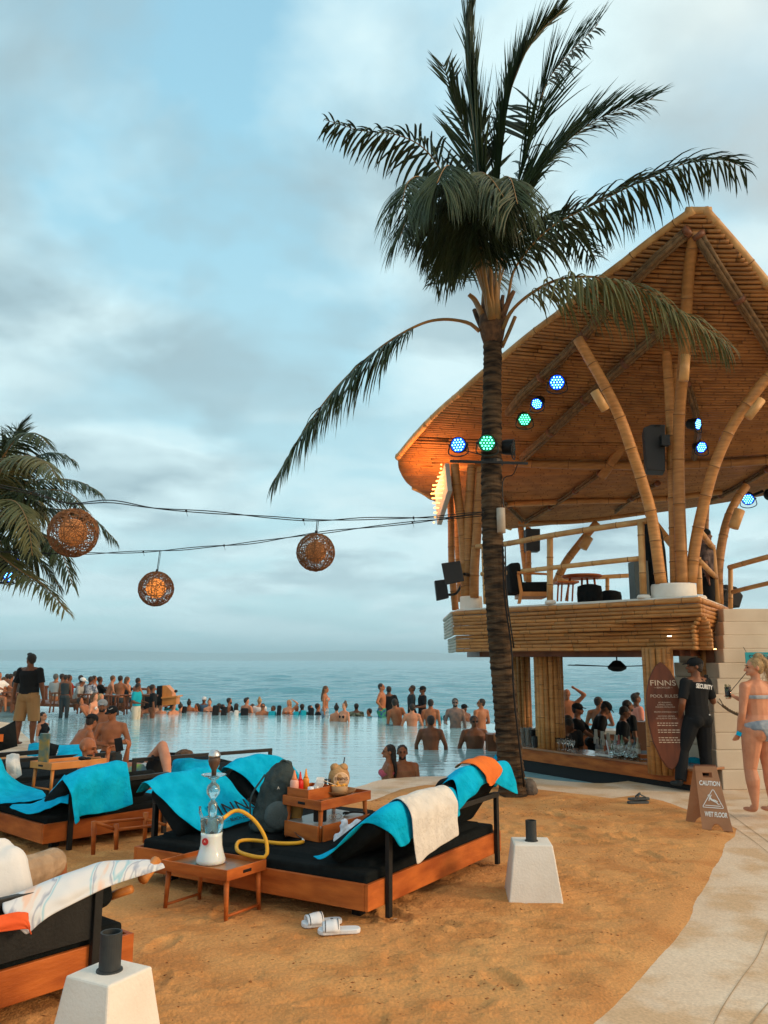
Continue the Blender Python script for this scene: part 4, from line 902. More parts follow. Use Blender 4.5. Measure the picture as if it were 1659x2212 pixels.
mb = MB(); mb.box(P(1436, 952, 11.62), (.12, .1, .16)); mb.build('clamp', steel, o); mb = MB(); mb.box(P(1421, 919, 11.69), (.08, .02, .02)); mb.build('handle', black, o)
o = spk('floodlight', 'black floodlight box tilted beside the right railing', [(1568, 1262), (1592, 1268), (1606, 1287), (1598, 1313), (1562, 1298)], 13.6, .25, (-.2, 1, 0), 'floodlight', None)
mb = MB(); mb.tube([P(1552, 1272, 13.3), P(1568, 1276, 13.5)], .03, 6); mb.build('bracket', steel, o)
o = empty('armchair', P(1145, 1300, 13.4), 0, 'low armchair with black cushions and orange wood frame on the upper deck', 'armchair')
def bx(par_, nm, m, px, Y, dep, bev=.02):
    pts = [P(x, y, Y) for x, y in px]; mb = MB(); mb.solid(pts, V((0, 1, 0)), dep); return mb.build(nm, m, par_, bevel=bev)
bx(o, 'seat_cushion', black_cloth, [(1125, 1257), (1189, 1256), (1189, 1280), (1125, 1280)], 13.3, .7, .04); bx(o, 'back_cushion', black_cloth, [(1100, 1216), (1124, 1214), (1133, 1280), (1104, 1280)], 13.3, .7, .04)
bx(o, 'seat_rail', wood_orange, [(1127, 1278), (1189, 1278), (1189, 1288), (1127, 1288)], 13.28, .74, .005); bx(o, 'leg', wood_orange, [(1117, 1240), (1123, 1240), (1130, 1280), (1125, 1304), (1118, 1304), (1123, 1280)], 13.26, .05, .004); bx(o, 'leg', wood_orange, [(1183, 1232), (1188, 1232), (1189, 1303), (1184, 1303)], 13.26, .05, .004)
bx(o, 'armrest', wood_orange, [(1118, 1234), (1188, 1238), (1188, 1242), (1118, 1239)], 13.24, .07, .004)
o = empty('round_table', P(1257, 1300, 14), 0, 'round wooden cafe table with splayed legs on the upper deck', 'table')
mb = MB(); mb.lathe(P(1257, 1246, 14.0), [(.30, -.03), (.345, .0), (.345, .018), (.32, .03)], 32); mb.build('table_top', wood, o, sm=False)
for a, b in (((1232, 1246), (1222, 1298)), ((1257, 1246), (1257, 1298)), ((1283, 1246), (1290, 1298)), ((1268, 1246), (1272, 1296))): mb = MB(); mb.tube([P(*a, 14.0), P(*b, 14.0)], [.02, .016], 8); mb.build('leg', wood, o, sm=True)
o = empty('side_table', P(1225, 1300, 13.6), 0, 'low slatted wooden side table between the armchair and the round table', 'table')
mb = MB(); mb.box(P(1222, 1259, 13.7), (.36, .4, .03)); mb.build('table_top', wood, o)
for x in (1206, 1214, 1228, 1238): mb = MB(); mb.tube([P(x, 1261, 13.6), P(x - 2, 1299, 13.6)], .015, 6); mb.build('leg', wood, o)
for x, Y, s, l in ((1275, 13.3, .20, 'taller round black pouf beside the round table'), (1319, 13.9, .19, 'shorter round black pouf near the railing post')):
    b_ = Cx(x, Y, DZ + .03); mb = MB(); mb.lathe(b_, [(s * .93, 0), (s, .05), (s * 1.02, .2), (s * .95, .32 if x == 1275 else .27), (s * .5, .35 if x == 1275 else .3), (.02, .36 if x == 1275 else .31)], 24); tag(mb.build('pouf', black_cloth, sm=True), l, 'pouf', 'round black poufs')
b_ = Cx(1416, 12.6, DZ + .03); mb = MB()
mb.tube([b_ + V((0, 0, z)) for z in (0, .3, .8, 1.1, 1.28, 1.36)], [(.22, .2), (.24, .2), (.235, .19), (.19, .16), (.1, .09), (.02, .02)], 18); tag(mb.build('covered_umbrella', black_cloth, sm=True, smooths=0), 'tall dark rounded cover standing behind the leaning column', 'covered stand')
mb = MB(); mb.box(Cx(1380, 12.5, DZ + .35), (.22, .3, .62)); tag(mb.build('cabinet', mat('cabinet_grey', (.10, .13, .13), rough=.6), bevel=.01), 'grey green box cabinet behind the railing post', 'cabinet')
# ================================================================ FOREGROUND THINGS
def bollard(top, label, rot, wt, wb, h, ppx, pr, ph_):
    o = empty('umbrella_base', (top.x, top.y, 0), 0, label, 'umbrella base', 'white tapered concrete umbrella bases'); rt = Matrix.Rotation(rot, 3, 'Z'); c = V((top.x, top.y, 0)); vs = []
    for z, w_ in ((-.03, wb * 1.02), (h, wt)):
        for sx, sy in ((-1, -1), (1, -1), (1, 1), (-1, 1)): vs.append(c + rt @ V((sx * w_ / 2, sy * w_ / 2, z)))
    mb = MB(); mb.add(vs, [(3, 2, 1, 0), (4, 5, 6, 7), (0, 1, 5, 4), (1, 2, 6, 5), (2, 3, 7, 6), (3, 0, 4, 7)]); b = mb.build('concrete_block', plaster, o, bevel=.009)
    m = b.modifiers.new('s', 'SUBSURF'); m.subdivision_type = 'SIMPLE'; m.levels = 4; m.render_levels = 4
    tx = bpy.data.textures.new('lump', 'CLOUDS'); tx.noise_scale = .12; m = b.modifiers.new('d', 'DISPLACE'); m.texture = tx; m.strength = .0035; m.texture_coords = 'GLOBAL'
    mb = MB(); mb.lathe((c.x, c.y, h - .01), [(pr * 1.25, -.0), (pr * 1.2, .016), (pr, .018), (pr, ph_), (pr * .86, ph_), (pr * .86, .06)], 28); mb.build('pipe', mat('pipe_dark', (.022, .028, .03), (.035, .04, .04), 20, .6), o)
tb = P(1148, 1822, 6.33); bollard(V((tb.x, 6.33, 0)), 'white umbrella base alone in the sand right of the main daybed', -.06, .275, .385, .385, 0, .040, .155)
c_ = (V((-1.134, 3.59, 0)) + V((-1.135 - .218 + .116, 3.59 + .34, 0))) / 2
bollard(V((c_.x + .005, c_.y + .03, 0)), 'white umbrella base cut by the bottom edge beside the striped towel', math.atan2(.22, .116) , .25, .36, .385, 0, .046, .165)
# ---- daybeds
class Bed: pass
def daybed(name, C0, e, n, Le, Ln, label, backs=(0,), posts=(.22, 1.93), cush=None, zb=.10, zt=.265, mt=.36):
    o = empty('daybed', (C0[0], C0[1], 0), 0, label, 'daybed', 'wooden double daybeds on the sand'); e = V((*e, 0)).normalized(); n = V((*n, 0)).normalized()
    B = Bed(); B.o = o; B.C = V((*C0, 0)); B.e = e; B.n = n; B.Le = Le; B.Ln = Ln
    B.q = lambda a, b, z: B.C + e * a + n * b + V((0, 0, z))
    rot = Matrix((e, n, V((0, 0, 1)))).transposed()
    if rot.determinant() < 0: rot = Matrix((e, -n, V((0, 0, 1)))).transposed()
    def bb(nm, m, a0, a1, b0, b1, z0, z1, bev=.005, rt=None):
        mb = MB(); mb.box(B.q((a0 + a1) / 2, (b0 + b1) / 2, (z0 + z1) / 2), (a1 - a0, b1 - b0, z1 - z0), rot); return mb.build(nm, m, o, bevel=bev)
    B.bb = bb; th = .028
    bb('board', wood, 0, Le, 0, th, zb, zt); bb('board', wood, 0, Le, Ln - th, Ln, zb, zt); bb('board', wood, 0, th, th + .001, Ln - th - .001, zb, zt - .001); bb('board', wood, Le - th, Le, th + .001, Ln - th - .001, zb, zt - .001)
    bb('base_panel', wood_dark, th, Le - th, th, Ln - th, zb + .03, zb + .06)
    for a in (.18, Le - .24):
        for b in (.18, Ln - .24): bb('foot', black, a, a + .07, b, b + .07, -.02, zb + .03)
    g = .04
    nm_ = 2 if Ln > 1.6 else 1
    for k in range(nm_):
        b0 = g + (Ln - 2 * g) * k / nm_; b1 = g + (Ln - 2 * g) * (k + 1) / nm_ - .006
        mb = MB(); rr = []
        for i in range(15):
            row = []
            for j in range(13):
                a = i / 14; b = j / 12; ed = min(1, min(a, 1 - a) * 9) ** .5 * min(1, min(b, 1 - b) * 9) ** .5
                row.append(B.q(lerp(g, Le - g, a), lerp(b0, b1, b), zb + .06 if ed < .01 else mt - .035 + .035 * ed + .006 * noise.noise(V((a * 6, b * 5, k + Le)))))
            rr.append(row)
        mb.grid(rr); mb.build('mattress', cushion, o, sm=True)
        bb('mattress_side', cushion, g + .003, Le - g - .003, b0 + .003, b1 - .003, zb + .065, mt - .038, .02)
    for bk in backs:
        b = -.034 if bk == 0 else Ln + .002
        for p in posts: bb('post', steel, p, p + .045, b, b + .032, .02, .555, .003)
        bb('back_rail', steel, posts[0], posts[1] + .045, b - .004, b + .036, .556, .596, .003)
    for (a0, a1, side, lean, ht, z_t) in (cush or []):
        # reclined back cushion: base on the mattress, top on the rail
        b0 = (.36 + lean) if side == 0 else Ln - (.36 + lean); b1 = .02 if side == 0 else Ln - .02
        p0 = B.q(0, b0, mt + .02); p1 = B.q(0, b1, z_t); up = (p1 - p0).normalized(); nn_ = up.cross(e).normalized(); 
        if nn_.z < 0: nn_ = -nn_
        mb = MB(); rr = []
        rt = Matrix((e, up, e.cross(up))).transposed(); cc = (p0 + p1) / 2 + e * (a0 + a1) / 2 - nn_ * .02
        mb.box(cc, (a1 - a0, (p1 - p0).length, .15), rt); cu = mb.build('back_cushion', cushion, o); m = cu.modifiers.new('b', 'BEVEL'); m.width = .055; m.segments = 4
    return B
def cloth(name, label, rows, m, ku=6, kv=6, wr=.008, th=.008, seed=0, cat='towel', group=None, wscale=5, folds=0):
    """rows of world points -> smooth wrinkled sheet with thickness"""
    R1 = [smooth(r, ku) for r in rows]; cols = list(zip(*R1)); C2 = [smooth(list(c), kv) for c in cols]; g = [list(r) for r in zip(*C2)]
    h_, w_ = len(g), len(g[0]); out_ = []
    for i in range(h_):
        ro = []
        for j in range(w_):
            a = g[min(i + 1, h_ - 1)][j] - g[max(i - 1, 0)][j]; b = g[i][min(j + 1, w_ - 1)] - g[i][max(j - 1, 0)]; nn_ = a.cross(b)
            nn_ = nn_.normalized() if nn_.length > 1e-9 else V((0, 0, 1)); p = g[i][j]
            q = V((j / w_ * wscale * 1.0, i / h_ * wscale * .6, seed)); f_ = noise.noise(q * 1.0) + .55 * noise.noise(q * 2.3) + .30 * noise.noise(V((q.x * 6, q.y * 3, seed)))
            fo = folds * math.sin(j / w_ * 21 + 2 * noise.noise(V((i / h_ * 2, seed, 3)))) * (i / h_)
            ro.append(p + nn_ * (wr * f_ * 1.6 + fo))
        out_.append(ro)
    mb = MB(); mb.grid(out_); o = mb.build(name, m, None, sm=True, solidify=th, sub=1)
    return tag(o, label, cat, group)
def tray_table(C, a, b, z0, ht, label, name='tray_table', rim=.07, shelf=False, wd=None, group='small wooden tray tables'):
    """C front corner on the floor, a and b edge vectors"""
    wd = wd or wood; C = V((C[0], C[1], z0)); a = V((*a, 0)); b = V((*b, 0)); au = a.normalized(); bu = b.normalized(); o = empty(name, C, 0, label, 'table', group)
    rot = Matrix((au, bu, V((0, 0, 1)))).transposed()
    if rot.determinant() < 0: rot = Matrix((bu, au, V((0, 0, 1)))).transposed(); sz = lambda x, y, z: (y, x, z)
    else: sz = lambda x, y, z: (x, y, z)
    q = lambda s, t, z: C + au * s + bu * t + V((0, 0, z)); La, Lb = a.length, b.length; z1 = ht
    def bb(nm, m, s0, s1, t0, t1, za, zb_, bev=.003): mb = MB(); mb.box(q((s0 + s1) / 2, (t0 + t1) / 2, (za + zb_) / 2), sz(s1 - s0, t1 - t0, zb_ - za), rot); return mb.build(nm, m, o, bevel=bev)
    bb('tray_board', mat('tray_top', (.36, .17, .07), (.26, .12, .05), 4, .28, .1, 20, coat=.3), .012, La - .012, .012, Lb - .012, z1 - rim + .03, z1 - rim + .042)
    t = .014
    r1 = bb('rim', wd, 0, La, 0, t, z1 - rim, z1); bb('rim', wd, 0, La, Lb - t, Lb, z1 - rim, z1); bb('rim', wd, 0, t, t + .001, Lb - t - .001, z1 - rim, z1 - .0005); bb('rim', wd, La - t, La, t + .001, Lb - t - .001, z1 - rim, z1 - .0005)
    # hand hole
    mb = MB(); mb.box(q(-.0005, Lb / 2, z1 - rim * .52), sz(.006, .08, .02), rot); mb.build('hand_hole', black, o, bevel=.004) if Lb < La else None
    mb = MB(); mb.box(q(La / 2, -.0005, z1 - rim * .52), sz(.08, .006, .02), rot); mb.build('hand_hole', black, o, bevel=.004) if Lb >= La else None
    for s in (.04, La - .04):
        for t_ in (.04, Lb - .04):
            k = V(((s - La / 2) * .05, 0, 0)); mb = MB(); mb.tube([q(s, t_, z1 - rim), q(s + (s - La / 2) * .05, t_ + (t_ - Lb / 2) * .05, -.01)], [.019, .0135], 10); mb.build('leg', wd, o, sm=True)
    if Lb < La: prs = [((s, .03), (s, Lb - .03)) for s in (.03, La - .03)]
    else: prs = [((.03, t_), (La - .03, t_)) for t_ in (.03, Lb - .03)]
    for p0, p1 in prs: mb = MB(); mb.tube([q(*p0, .035), q(*p1, .035)], .010, 8); mb.build('stretcher', wd, o, sm=True)
    if shelf:
        bb('shelf', mat('shelf_top', (.42, .38, .33), (.33, .28, .24), 5, .3), .02, La - .02, .02, Lb - .02, .10, .115); bb('shelf_front', wd, .03, La - .01, -.004, .012, .005, .12); bb('shelf_front', wd, -.004, .012, .03, Lb - .03, .005, .115)
    return q, au, bu
EM = (.539, .842); NM = (-.857, .515)
M1 = daybed('main', (-.103, 5.60), EM, NM, 2.04, 2.16, 'large daybed at the centre with black mattress and shisha table before it', backs=(0, 1), posts=(.20, 1.90), cush=[(.12, 1.02, 0, .05, 0, .66), (1.08, 1.98, 0, -.05, 0, .78), (.14, .90, 1, .0, 0, .70), (1.02, 1.60, 1, 0, 0, .72)])
q = M1.q
TG = 'turquoise beach towels on the daybeds'
cloth('towel', 'turquoise towel on the near cushion of the central daybed with a tail on the mattress', [
    [q(.02, .46, .385), q(.14, .40, .39), q(.35, .42, .42), q(.7, .42, .44), q(1.05, .40, .44)],
    [q(-.03, .32, .40), q(.10, .22, .52), q(.35, .22, .57), q(.7, .22, .59), q(1.08, .20, .60)],
    [q(.06, .10, .62), q(.13, .0, .70), q(.35, -.01, .735), q(.7, -.01, .745), q(1.09, -.02, .73)],
    [q(.13, -.06, .58), q(.20, -.10, .62), q(.36, -.10, .64), q(.7, -.10, .65), q(1.09, -.10, .64)],
    [q(.22, -.10, .48), q(.26, -.13, .47), q(.36, -.12, .50), q(.7, -.11, .50), q(1.07, -.11, .54)]], towel, group=TG, folds=.012, seed=1)
cloth('towel', 'cream cotton cloth laid over the turquoise towel on the central daybed', [
    [q(.36, .20, .60), q(.66, .20, .62), q(.96, .20, .63)],
    [q(.33, -.01, .755), q(.66, -.01, .77), q(.98, -.02, .765)],
    [q(.32, -.13, .67), q(.66, -.13, .68), q(.99, -.13, .67)],
    [q(.31, -.155, .50), q(.66, -.145, .53), q(.99, -.14, .53)],
    [q(.35, -.16, .335), q(.66, -.15, .39), q(1.0, -.145, .415)]], white_cloth, cat='cloth', wr=.006, folds=.006, seed=4)
cloth('towel', 'turquoise towel over the far cushion of the central daybed under an orange cloth', [
    [q(1.02, .44, .42), q(1.3, .40, .45), q(1.6, .38, .50), q(1.95, .36, .5)],
    [q(1.04, .22, .60), q(1.3, .2, .68), q(1.6, .2, .72), q(2.0, .18, .70)],
    [q(1.10, -.03, .80), q(1.3, -.03, .86), q(1.6, -.04, .875), q(2.02, -.06, .84)],
    [q(1.06, -.10, .67), q(1.3, -.12, .745), q(1.6, -.11, .77), q(2.06, -.13, .70)],
    [q(1.03, -.12, .58), q(1.25, -.13, .66), q(1.6, -.12, .72), q(2.08, -.15, .56)]], towel, group=TG, folds=.012, seed=7)
org = mat('orange_cloth', (.80, .19, .025), (.68, .14, .02), 8, .9, .4, 300)
cloth('towel', 'orange cloth lying on top of the far turquoise towel of the central daybed', [
    [q(1.40, .10, .84), q(1.55, .10, .86), q(1.72, .1, .86)], [q(1.36, .02, .885), q(1.54, .0, .905), q(1.76, -.01, .905)],
    [q(1.40, -.07, .875), q(1.56, -.08, .88), q(1.80, -.08, .875)], [q(1.46, -.14, .80), q(1.58, -.14, .78), q(1.80, -.14, .80)], [q(1.48, -.15, .73), q(1.56, -.155, .70), q(1.76, -.15, .77)]], org, cat='cloth', seed=9)
cloth('towel', 'turquoise towel with black lettering hanging from the left back of the central daybed', [
    [q(.02, 2.2, .66), q(.25, 2.2, .68), q(.55, 2.2, .68), q(.72, 2.2, .68)],
    [q(.0, 2.08, .745), q(.25, 2.08, .79), q(.55, 2.06, .80), q(.70, 2.04, .80)],
    [q(.03, 1.94, .65), q(.25, 1.94, .69), q(.55, 1.92, .70), q(.76, 1.90, .69)],
    [q(.08, 1.79, .52), q(.27, 1.78, .54), q(.55, 1.78, .55), q(.82, 1.77, .55)],
    [q(.17, 1.64, .40), q(.34, 1.60, .385), q(.6, 1.62, .39), q(.92, 1.64, .40)]], towel, group=TG, seed=12, wr=.012)
yd = (q(.5, 1.86, .64) - q(.5, 1.68, .455)); rt = basis(M1.e, yd)
nrm = rt @ V((0, 0, 1)); tl = bpy.data.objects['towel.004']
text('lettering', 'FINNS', .15, black, q(.60, 1.715, .490) + nrm * .026, rt, tl, .001, sx=1.25, sp=1.1); text('lettering', '— BEACH CLUB —', .042, black, q(.62, 1.645, .418) + nrm * .022, rt, tl, .001)
cloth('towel', 'turquoise towel hanging from the left back behind the grey backpack', [
    [q(.98, 2.22, .70), q(1.15, 2.22, .72), q(1.35, 2.2, .73), q(1.55, 2.2, .72)],
    [q(.94, 2.12, .77), q(1.12, 2.10, .82), q(1.32, 2.08, .84), q(1.54, 2.04, .81)],
    [q(1.02, 1.96, .68), q(1.18, 1.94, .71), q(1.38, 1.92, .73), q(1.58, 1.88, .72)],
    [q(1.08, 1.80, .52), q(1.2, 1.78, .55), q(1.4, 1.78, .57), q(1.62, 1.76, .56)],
    [q(1.16, 1.68, .40), q(1.3, 1.62, .39), q(1.45, 1.62, .39), q(1.66, 1.62, .39)]], towel, group=TG, seed=15, wr=.01)
# ---- tray table with food on the daybed
tq, ta, tb_ = tray_table((-.47, 6.37), (.365, .52), (-.324, .29), .357, .30, 'two tier tray table carrying food on the central daybed', shelf=True, name='tray_table')
zt_ = .30 - .07 + .043
o = empty('condiment_box', tq(.2, .3, zt_), 0, 'open wooden condiment box at the left of the food table', 'box')
def boxof(o_, q_, s0, s1, t0, t1, z0, z1, m, th=.012):
    for (a0, a1, b0, b1) in ((s0, s1, t0, t0 + th), (s0, s1, t1 - th, t1), (s0, s0 + th, t0 + th, t1 - th), (s1 - th, s1, t0 + th, t1 - th)):
        pts = [q_(a0, b0, z0), q_(a1, b0, z0), q_(a1, b1, z0), q_(a0, b1, z0)]; mb = MB(); mb.solid(pts, V((0, 0, 1)), z1 - z0); mb.build('side', m, o_)
    mb = MB(); mb.solid([q_(s0 + .002, t0 + .002, z0), q_(s1 - .002, t0 + .002, z0), q_(s1 - .002, t1 - .002, z0), q_(s0 + .002, t1 - .002, z0)], V((0, 0, 1)), .006); mb.build('bottom', m, o_)
boxof(o, tq, .03, .33, .17, .41, zt_, zt_ + .085, wood)
red = mat('red_plastic', (.65, .02, .015), rough=.3); pinkp = mat('pink_sauce', (.75, .38, .28), rough=.35); orp = mat('orange_plastic', (.85, .30, .03), rough=.3)
def bottle(pos, m, mc, label, h=.15, r=.026):
    o = empty('sauce_bottle', pos, 0, label, 'bottle', 'sauce bottles'); mb = MB(); mb.lathe(pos, [(r, 0), (r, h * .7), (r * .8, h * .78)], 14); mb.build('body', m, o, sm=True)
    mb = MB(); mb.lathe(V(pos) + V((0, 0, h * .781)), [(r * .75, 0), (r * .5, h * .1), (.004, h * .42)], 12); mb.build('nozzle', mc, o, sm=True)
bottle(tq(.07, .37, zt_ + .008), pinkp, mat('cap_orange', (.8, .25, .1), rough=.4), 'pale pink sauce bottle leftmost in the condiment box', .17, .034); bottle(tq(.14, .37, zt_ + .008), red, red, 'red sauce bottle in the middle of the condiment box', .155); bottle(tq(.22, .38, zt_ + .008), orp, orp, 'orange capped sauce bottle behind the napkins', .165)
mb = MB(); pz = tq(.20, .28, zt_ + .01)
for k in range(7): 
    a = k * .35 - .8; d = V((math.cos(a) * .05, math.sin(a) * .03, .10 + .02 * (k % 3))); mb.solid([pz, pz + V((.05, .02, .01)), pz + d + V((.045, 0, 0)), pz + d], V((.1, 1, .1)), .0012)
tag(mb.build('paper_napkins', mat('paper', (.85, .85, .82), rough=.8)), 'white paper napkins standing in the condiment box', 'napkins')
for s, t_, m in ((.09, .20, mat('pot_white', (.7, .78, .85), rough=.4)), (.15, .20, mat('pot_glass', (.5, .5, .48), rough=.2))):
    mb = MB(); mb.lathe(tq(s, t_, zt_ + .04), [(.024, 0), (.026, .03), (.024, .058), (.022, .06)], 14); tag(mb.build('salt_pot', m, sm=True), 'white lidded pot at the front of the condiment box' if s < .1 else 'glass pot with black lid in the condiment box', 'pot')
mb = MB(); mb.lathe(tq(.42, .2, zt_), [(.06, 0), (.12, .012), (.15, .035), (.155, .042), (.145, .04), (.11, .02), (.02, .014)], 28); tag(mb.build('basket_tray', mat('basket', (.50, .28, .12), (.33, .17, .07), 40, .8, .8, 200), sm=True), 'round woven basket tray under the fries and the coconut', 'basket')
o = empty('fries_bowl', tq(.36, .13, zt_ + .03), 0, 'tan paper bowl of orange fries with a straw in front of the coconut', 'bowl'); mb = MB(); mb.lathe(tq(.37, .13, zt_ + .025), [(.062, 0), (.068, .06), (.064, .06), (.055, .02), (.01, .018)], 22); mb.build('bowl', mat('bowl_tan', (.45, .27, .13), rough=.6), o, sm=True)
mb = MB(); rs = random.Random(2)
for k in range(22):
    p = tq(.37, .13, zt_ + .075) + V((rs.uniform(-.045, .045), rs.uniform(-.045, .045), rs.uniform(-.005, .012))); d = V((rs.uniform(-1, 1), rs.uniform(-1, 1), rs.uniform(-.2, .4))).normalized() * .025; mb.bar(p - d, p + d, .008, .008)
mb.build('fries', mat('fries', (.85, .42, .06), (.7, .28, .03), 30, .6), o)
mb = MB(); mb.tube([tq(.36, .14, zt_ + .08), tq(.22, .18, zt_ + .135)], .003, 6); mb.build('stick', mat('straw_pale', (.7, .6, .45), rough=.6), o)
o = empty('coconut_drink', tq(.5, .24, zt_ + .02), 0, 'young coconut with a cut branded face and black straw on the food table', 'coconut')
cc = tq(.50, .25, zt_ + .115); mb = MB(); mb.ell(cc, (.088, .085, .105), nu=24, nv=16); co = mb.build('shell', mat('coconut', (.50, .27, .10), (.36, .18, .06), 8, .7, .4, 60), o, sm=True)
for s in (-1, 1): mb = MB(); mb.ell(cc + V((s * .036, 0, .082)), (.038, .05, .035), nu=14, nv=8); mb.build('husk_flap', mat('coconut', (0, 0, 0)), o, sm=True)
fd = V((.12, -1, .05)).normalized(); rt = basis(V((1, .12, 0)), V((0, 0, 1))); mb = MB(); mb.lathe(cc + fd * .066 + V((.012, 0, -.012)), [(.066, 0), (.06, .012), (.02, .016)], 24, rot=fd.to_track_quat('Z', 'Y').to_matrix()); mb.build('cut_face', mat('coconut_flesh', (.80, .52, .30), (.72, .42, .22), 12, .7), o, sm=False)
text('lettering', 'FINNS', .036, mat('burn', (.12, .05, .03), rough=.8), cc + fd * .085 + V((.012, 0, -.0)), rt, o, .001, sx=1.1); text('lettering', 'BEACH CLUB', .012, MATS['burn'], cc + fd * .085 + V((.012, 0, -.024)), rt, o, .001)
mb = MB(); mb.tube([cc + V((.03, 0, .07)), cc + V((.045, 0, .165))], .0045, 8); mb.build('straw', black, o, sm=True)
o = empty('wine_glass', tq(.36, .24, zt_), 0, 'clear glass tumbler left of the coconut', 'glass'); mb = MB(); mb.lathe(tq(.36, .26, zt_ + .03), [(.022, 0), (.03, .09), (.028, .09), (.02, .01), (.002, .009)], 18); mb.build('bowl', glass, o, sm=True)
zs_ = .357 + .116 - .357
mb = MB(); mb.box(tq(.12, .12, .20), (.10, .05, .155)); tag(mb.build('speaker_box', black, bevel=.01), 'small black box standing on the lower shelf of the food table', 'box')
mb = MB(); p = tq(.45, .15, .122); mb.tube(smooth([p, p + V((.06, .04, .012)), p + V((.14, .04, .01)), p + V((.17, .02, .004))], 4), .008, 6); mb.ell(p + V((.02, .01, .01)), (.03, .02, .012)); tag(mb.build('tongs', steel, sm=True), 'dark metal tongs lying on the lower shelf of the food table', 'tongs')
mb = MB()
for s in (0, 1):
    p = tq(.20 + s * .055, .06 - s * .02, .150); mb.tube([p + V((math.cos(a) * .024, 0, math.sin(a) * .019)) for a in [i * math.pi / 6 for i in range(13)]], .0025, 5)
p = tq(.20, .06, .15); mb.tube([p + V((-.024, 0, .006)), p + V((-.02, .12, 0))], .0025, 5); mb.tube([p + V((.085, 0, .006)), p + V((.09, .12, 0))], .0025, 5); mb.tube([p + V((.02, 0, .005)), p + V((.035, 0, .005))], .0025, 5)
tag(mb.build('sunglasses', chrome), 'wire framed glasses on the lower shelf edge of the food table', 'glasses')
# ---- backpack, carrier bag
def lump(name, label, cat, ells, m, vox=.012, sm_=3, disp=.015, dsc=.09, parent=None):
    mb = MB()
    for c, r in ells: mb.ell(c, r, nu=16, nv=10)
    o = mb.build(name, m, parent, remesh=vox, smooths=sm_); tx = bpy.data.textures.new('crumple', 'CLOUDS'); tx.noise_scale = dsc; md = o.modifiers.new('d', 'DISPLACE'); md.texture = tx; md.strength = disp; md.texture_coords = 'GLOBAL'
    if label: tag(o, label, cat)
    return o
bp = Cx(596, 6.80, .37); o = empty('backpack', bp, 0, 'slumped grey green backpack with tan side leaning on the food table', 'backpack')
m_ = MB(); m_.tube(smooth([bp + V((-.03, 0, .0)), bp + V((-.03, 0, .06)), bp + V((-.01, .01, .2)), bp + V((.02, .03, .33)), bp + V((.055, .05, .44)), bp + V((.09, .05, .49)), bp + V((.11, .05, .505))], 3), [(.14, .10), (.17, .12), (.18, .13), (.175, .13), (.17, .125), (.16, .12), (.155, .12), (.15, .115), (.148, .11), (.14, .11), (.14, .115), (.125, .105), (.11, .095), (.09, .08), (.07, .06), (.05, .05), (.035, .04), (.02, .02), (.01, .01)], 18, up=V((0, 1, 0)))
bb_ = m_.build('bag_body', mat('pack_grey', (.055, .075, .075), (.03, .045, .046), 7, .9, .5, 120, spec=.15), o, remesh=.012, smooths=1); tx_ = bpy.data.textures.new('packtex', 'CLOUDS'); tx_.noise_scale = .06; md_ = bb_.modifiers.new('d', 'DISPLACE'); md_.texture = tx_; md_.strength = .035; md_.texture_coords = 'GLOBAL'
lump('pocket', None, None, [(bp + V((.03, -.12, .13)), (.11, .05, .11))], mat('pack_light', (.085, .11, .11), (.06, .08, .08), 7, .9, .5, 120), parent=o, disp=.015)
mb = MB(); mb.tube(smooth([bp + V((.14, -.06, .03)), bp + V((.17, -.04, .18)), bp + V((.15, -.02, .32))], 5), [(.035, .05)] * 11, 8); mb.build('side_panel', mat('pack_tan', (.40, .21, .05), rough=.9), o, sm=True)
mb = MB(); mb.tube(smooth([bp + V((-.1, .02, .42)), bp + V((-.20, -.03, .25)), bp + V((-.19, -.05, .05))], 5), [(.02, .005)] * 11, 6); mb.tube(smooth([bp + V((.0, .0, .47)), bp + V((.04, .02, .53)), bp + V((.10, .02, .50))], 4), .009, 6); mb.build('strap', MATS['pack_grey'], o, sm=True)
text('lettering', 'A', .028, plaster, bp + V((.03, -.145, .34)), basis(V((1, 0, 0)), V((0, 0, 1))), o, .002)
bg_ = Cx(754, 6.15, .365); o = empty('carrier_bag', bg_, 0, 'crumpled white plastic bag with blue print beside the food table', 'plastic bag')
lump('bag', None, None, [(bg_ + V((-.02, 0, .06)), (.09, .08, .07)), (bg_ + V((.03, 0, .11)), (.08, .06, .07)), (bg_ + V((-.04, -.01, .15)), (.03, .03, .06)), (bg_ + V((.07, .01, .15)), (.06, .05, .05))], mat('bag_white', (.70, .74, .80), (.55, .60, .70), 9, .35), parent=o, disp=.045, dsc=.035, vox=.008, sm_=1)
text('lettering', 'GK', .06, mat('bag_blue', (.02, .06, .35), rough=.4), bg_ + V((-.02, -.10, .05)), basis(V((1, 0, 0)), V((-.1, 0, 1))), o, .002)
# ---- shisha table and shisha
tq2, _, _ = tray_table((-1.035, 5.70), (.215, .315), (-.52, .30), 0, .33, 'low wooden tray table on the sand holding the shisha')
sb = V((Cx(455, 6.02, .3).x, 6.02, .33 - .07 + .043)); o = empty('shisha', sb, 0, 'glass shisha filled with white smoke and a yellow hose', 'shisha')
milk = mat('milky_glass', (.72, .80, .80), rough=.12, coat=.5, sub=.3); clearg = mat('clear_glass', (.62, .86, .92), rough=.04, trans=.92)
mb = MB(); mb.lathe(sb, [(.090, 0), (.103, .01), (.102, .03), (.088, .07), (.076, .12), (.073, .18), (.075, .205), (.001, .206)], 36); mb.build('smoke_filled_base', milk, o, sm=True)
mb = MB(); mb.lathe(sb + V((0, 0, .2065)), [(.0755, 0), (.078, .05), (.083, .085), (.080, .098), (.03, .102), (.03, .0)], 36); mb.build('base_neck', clearg, o, sm=True)
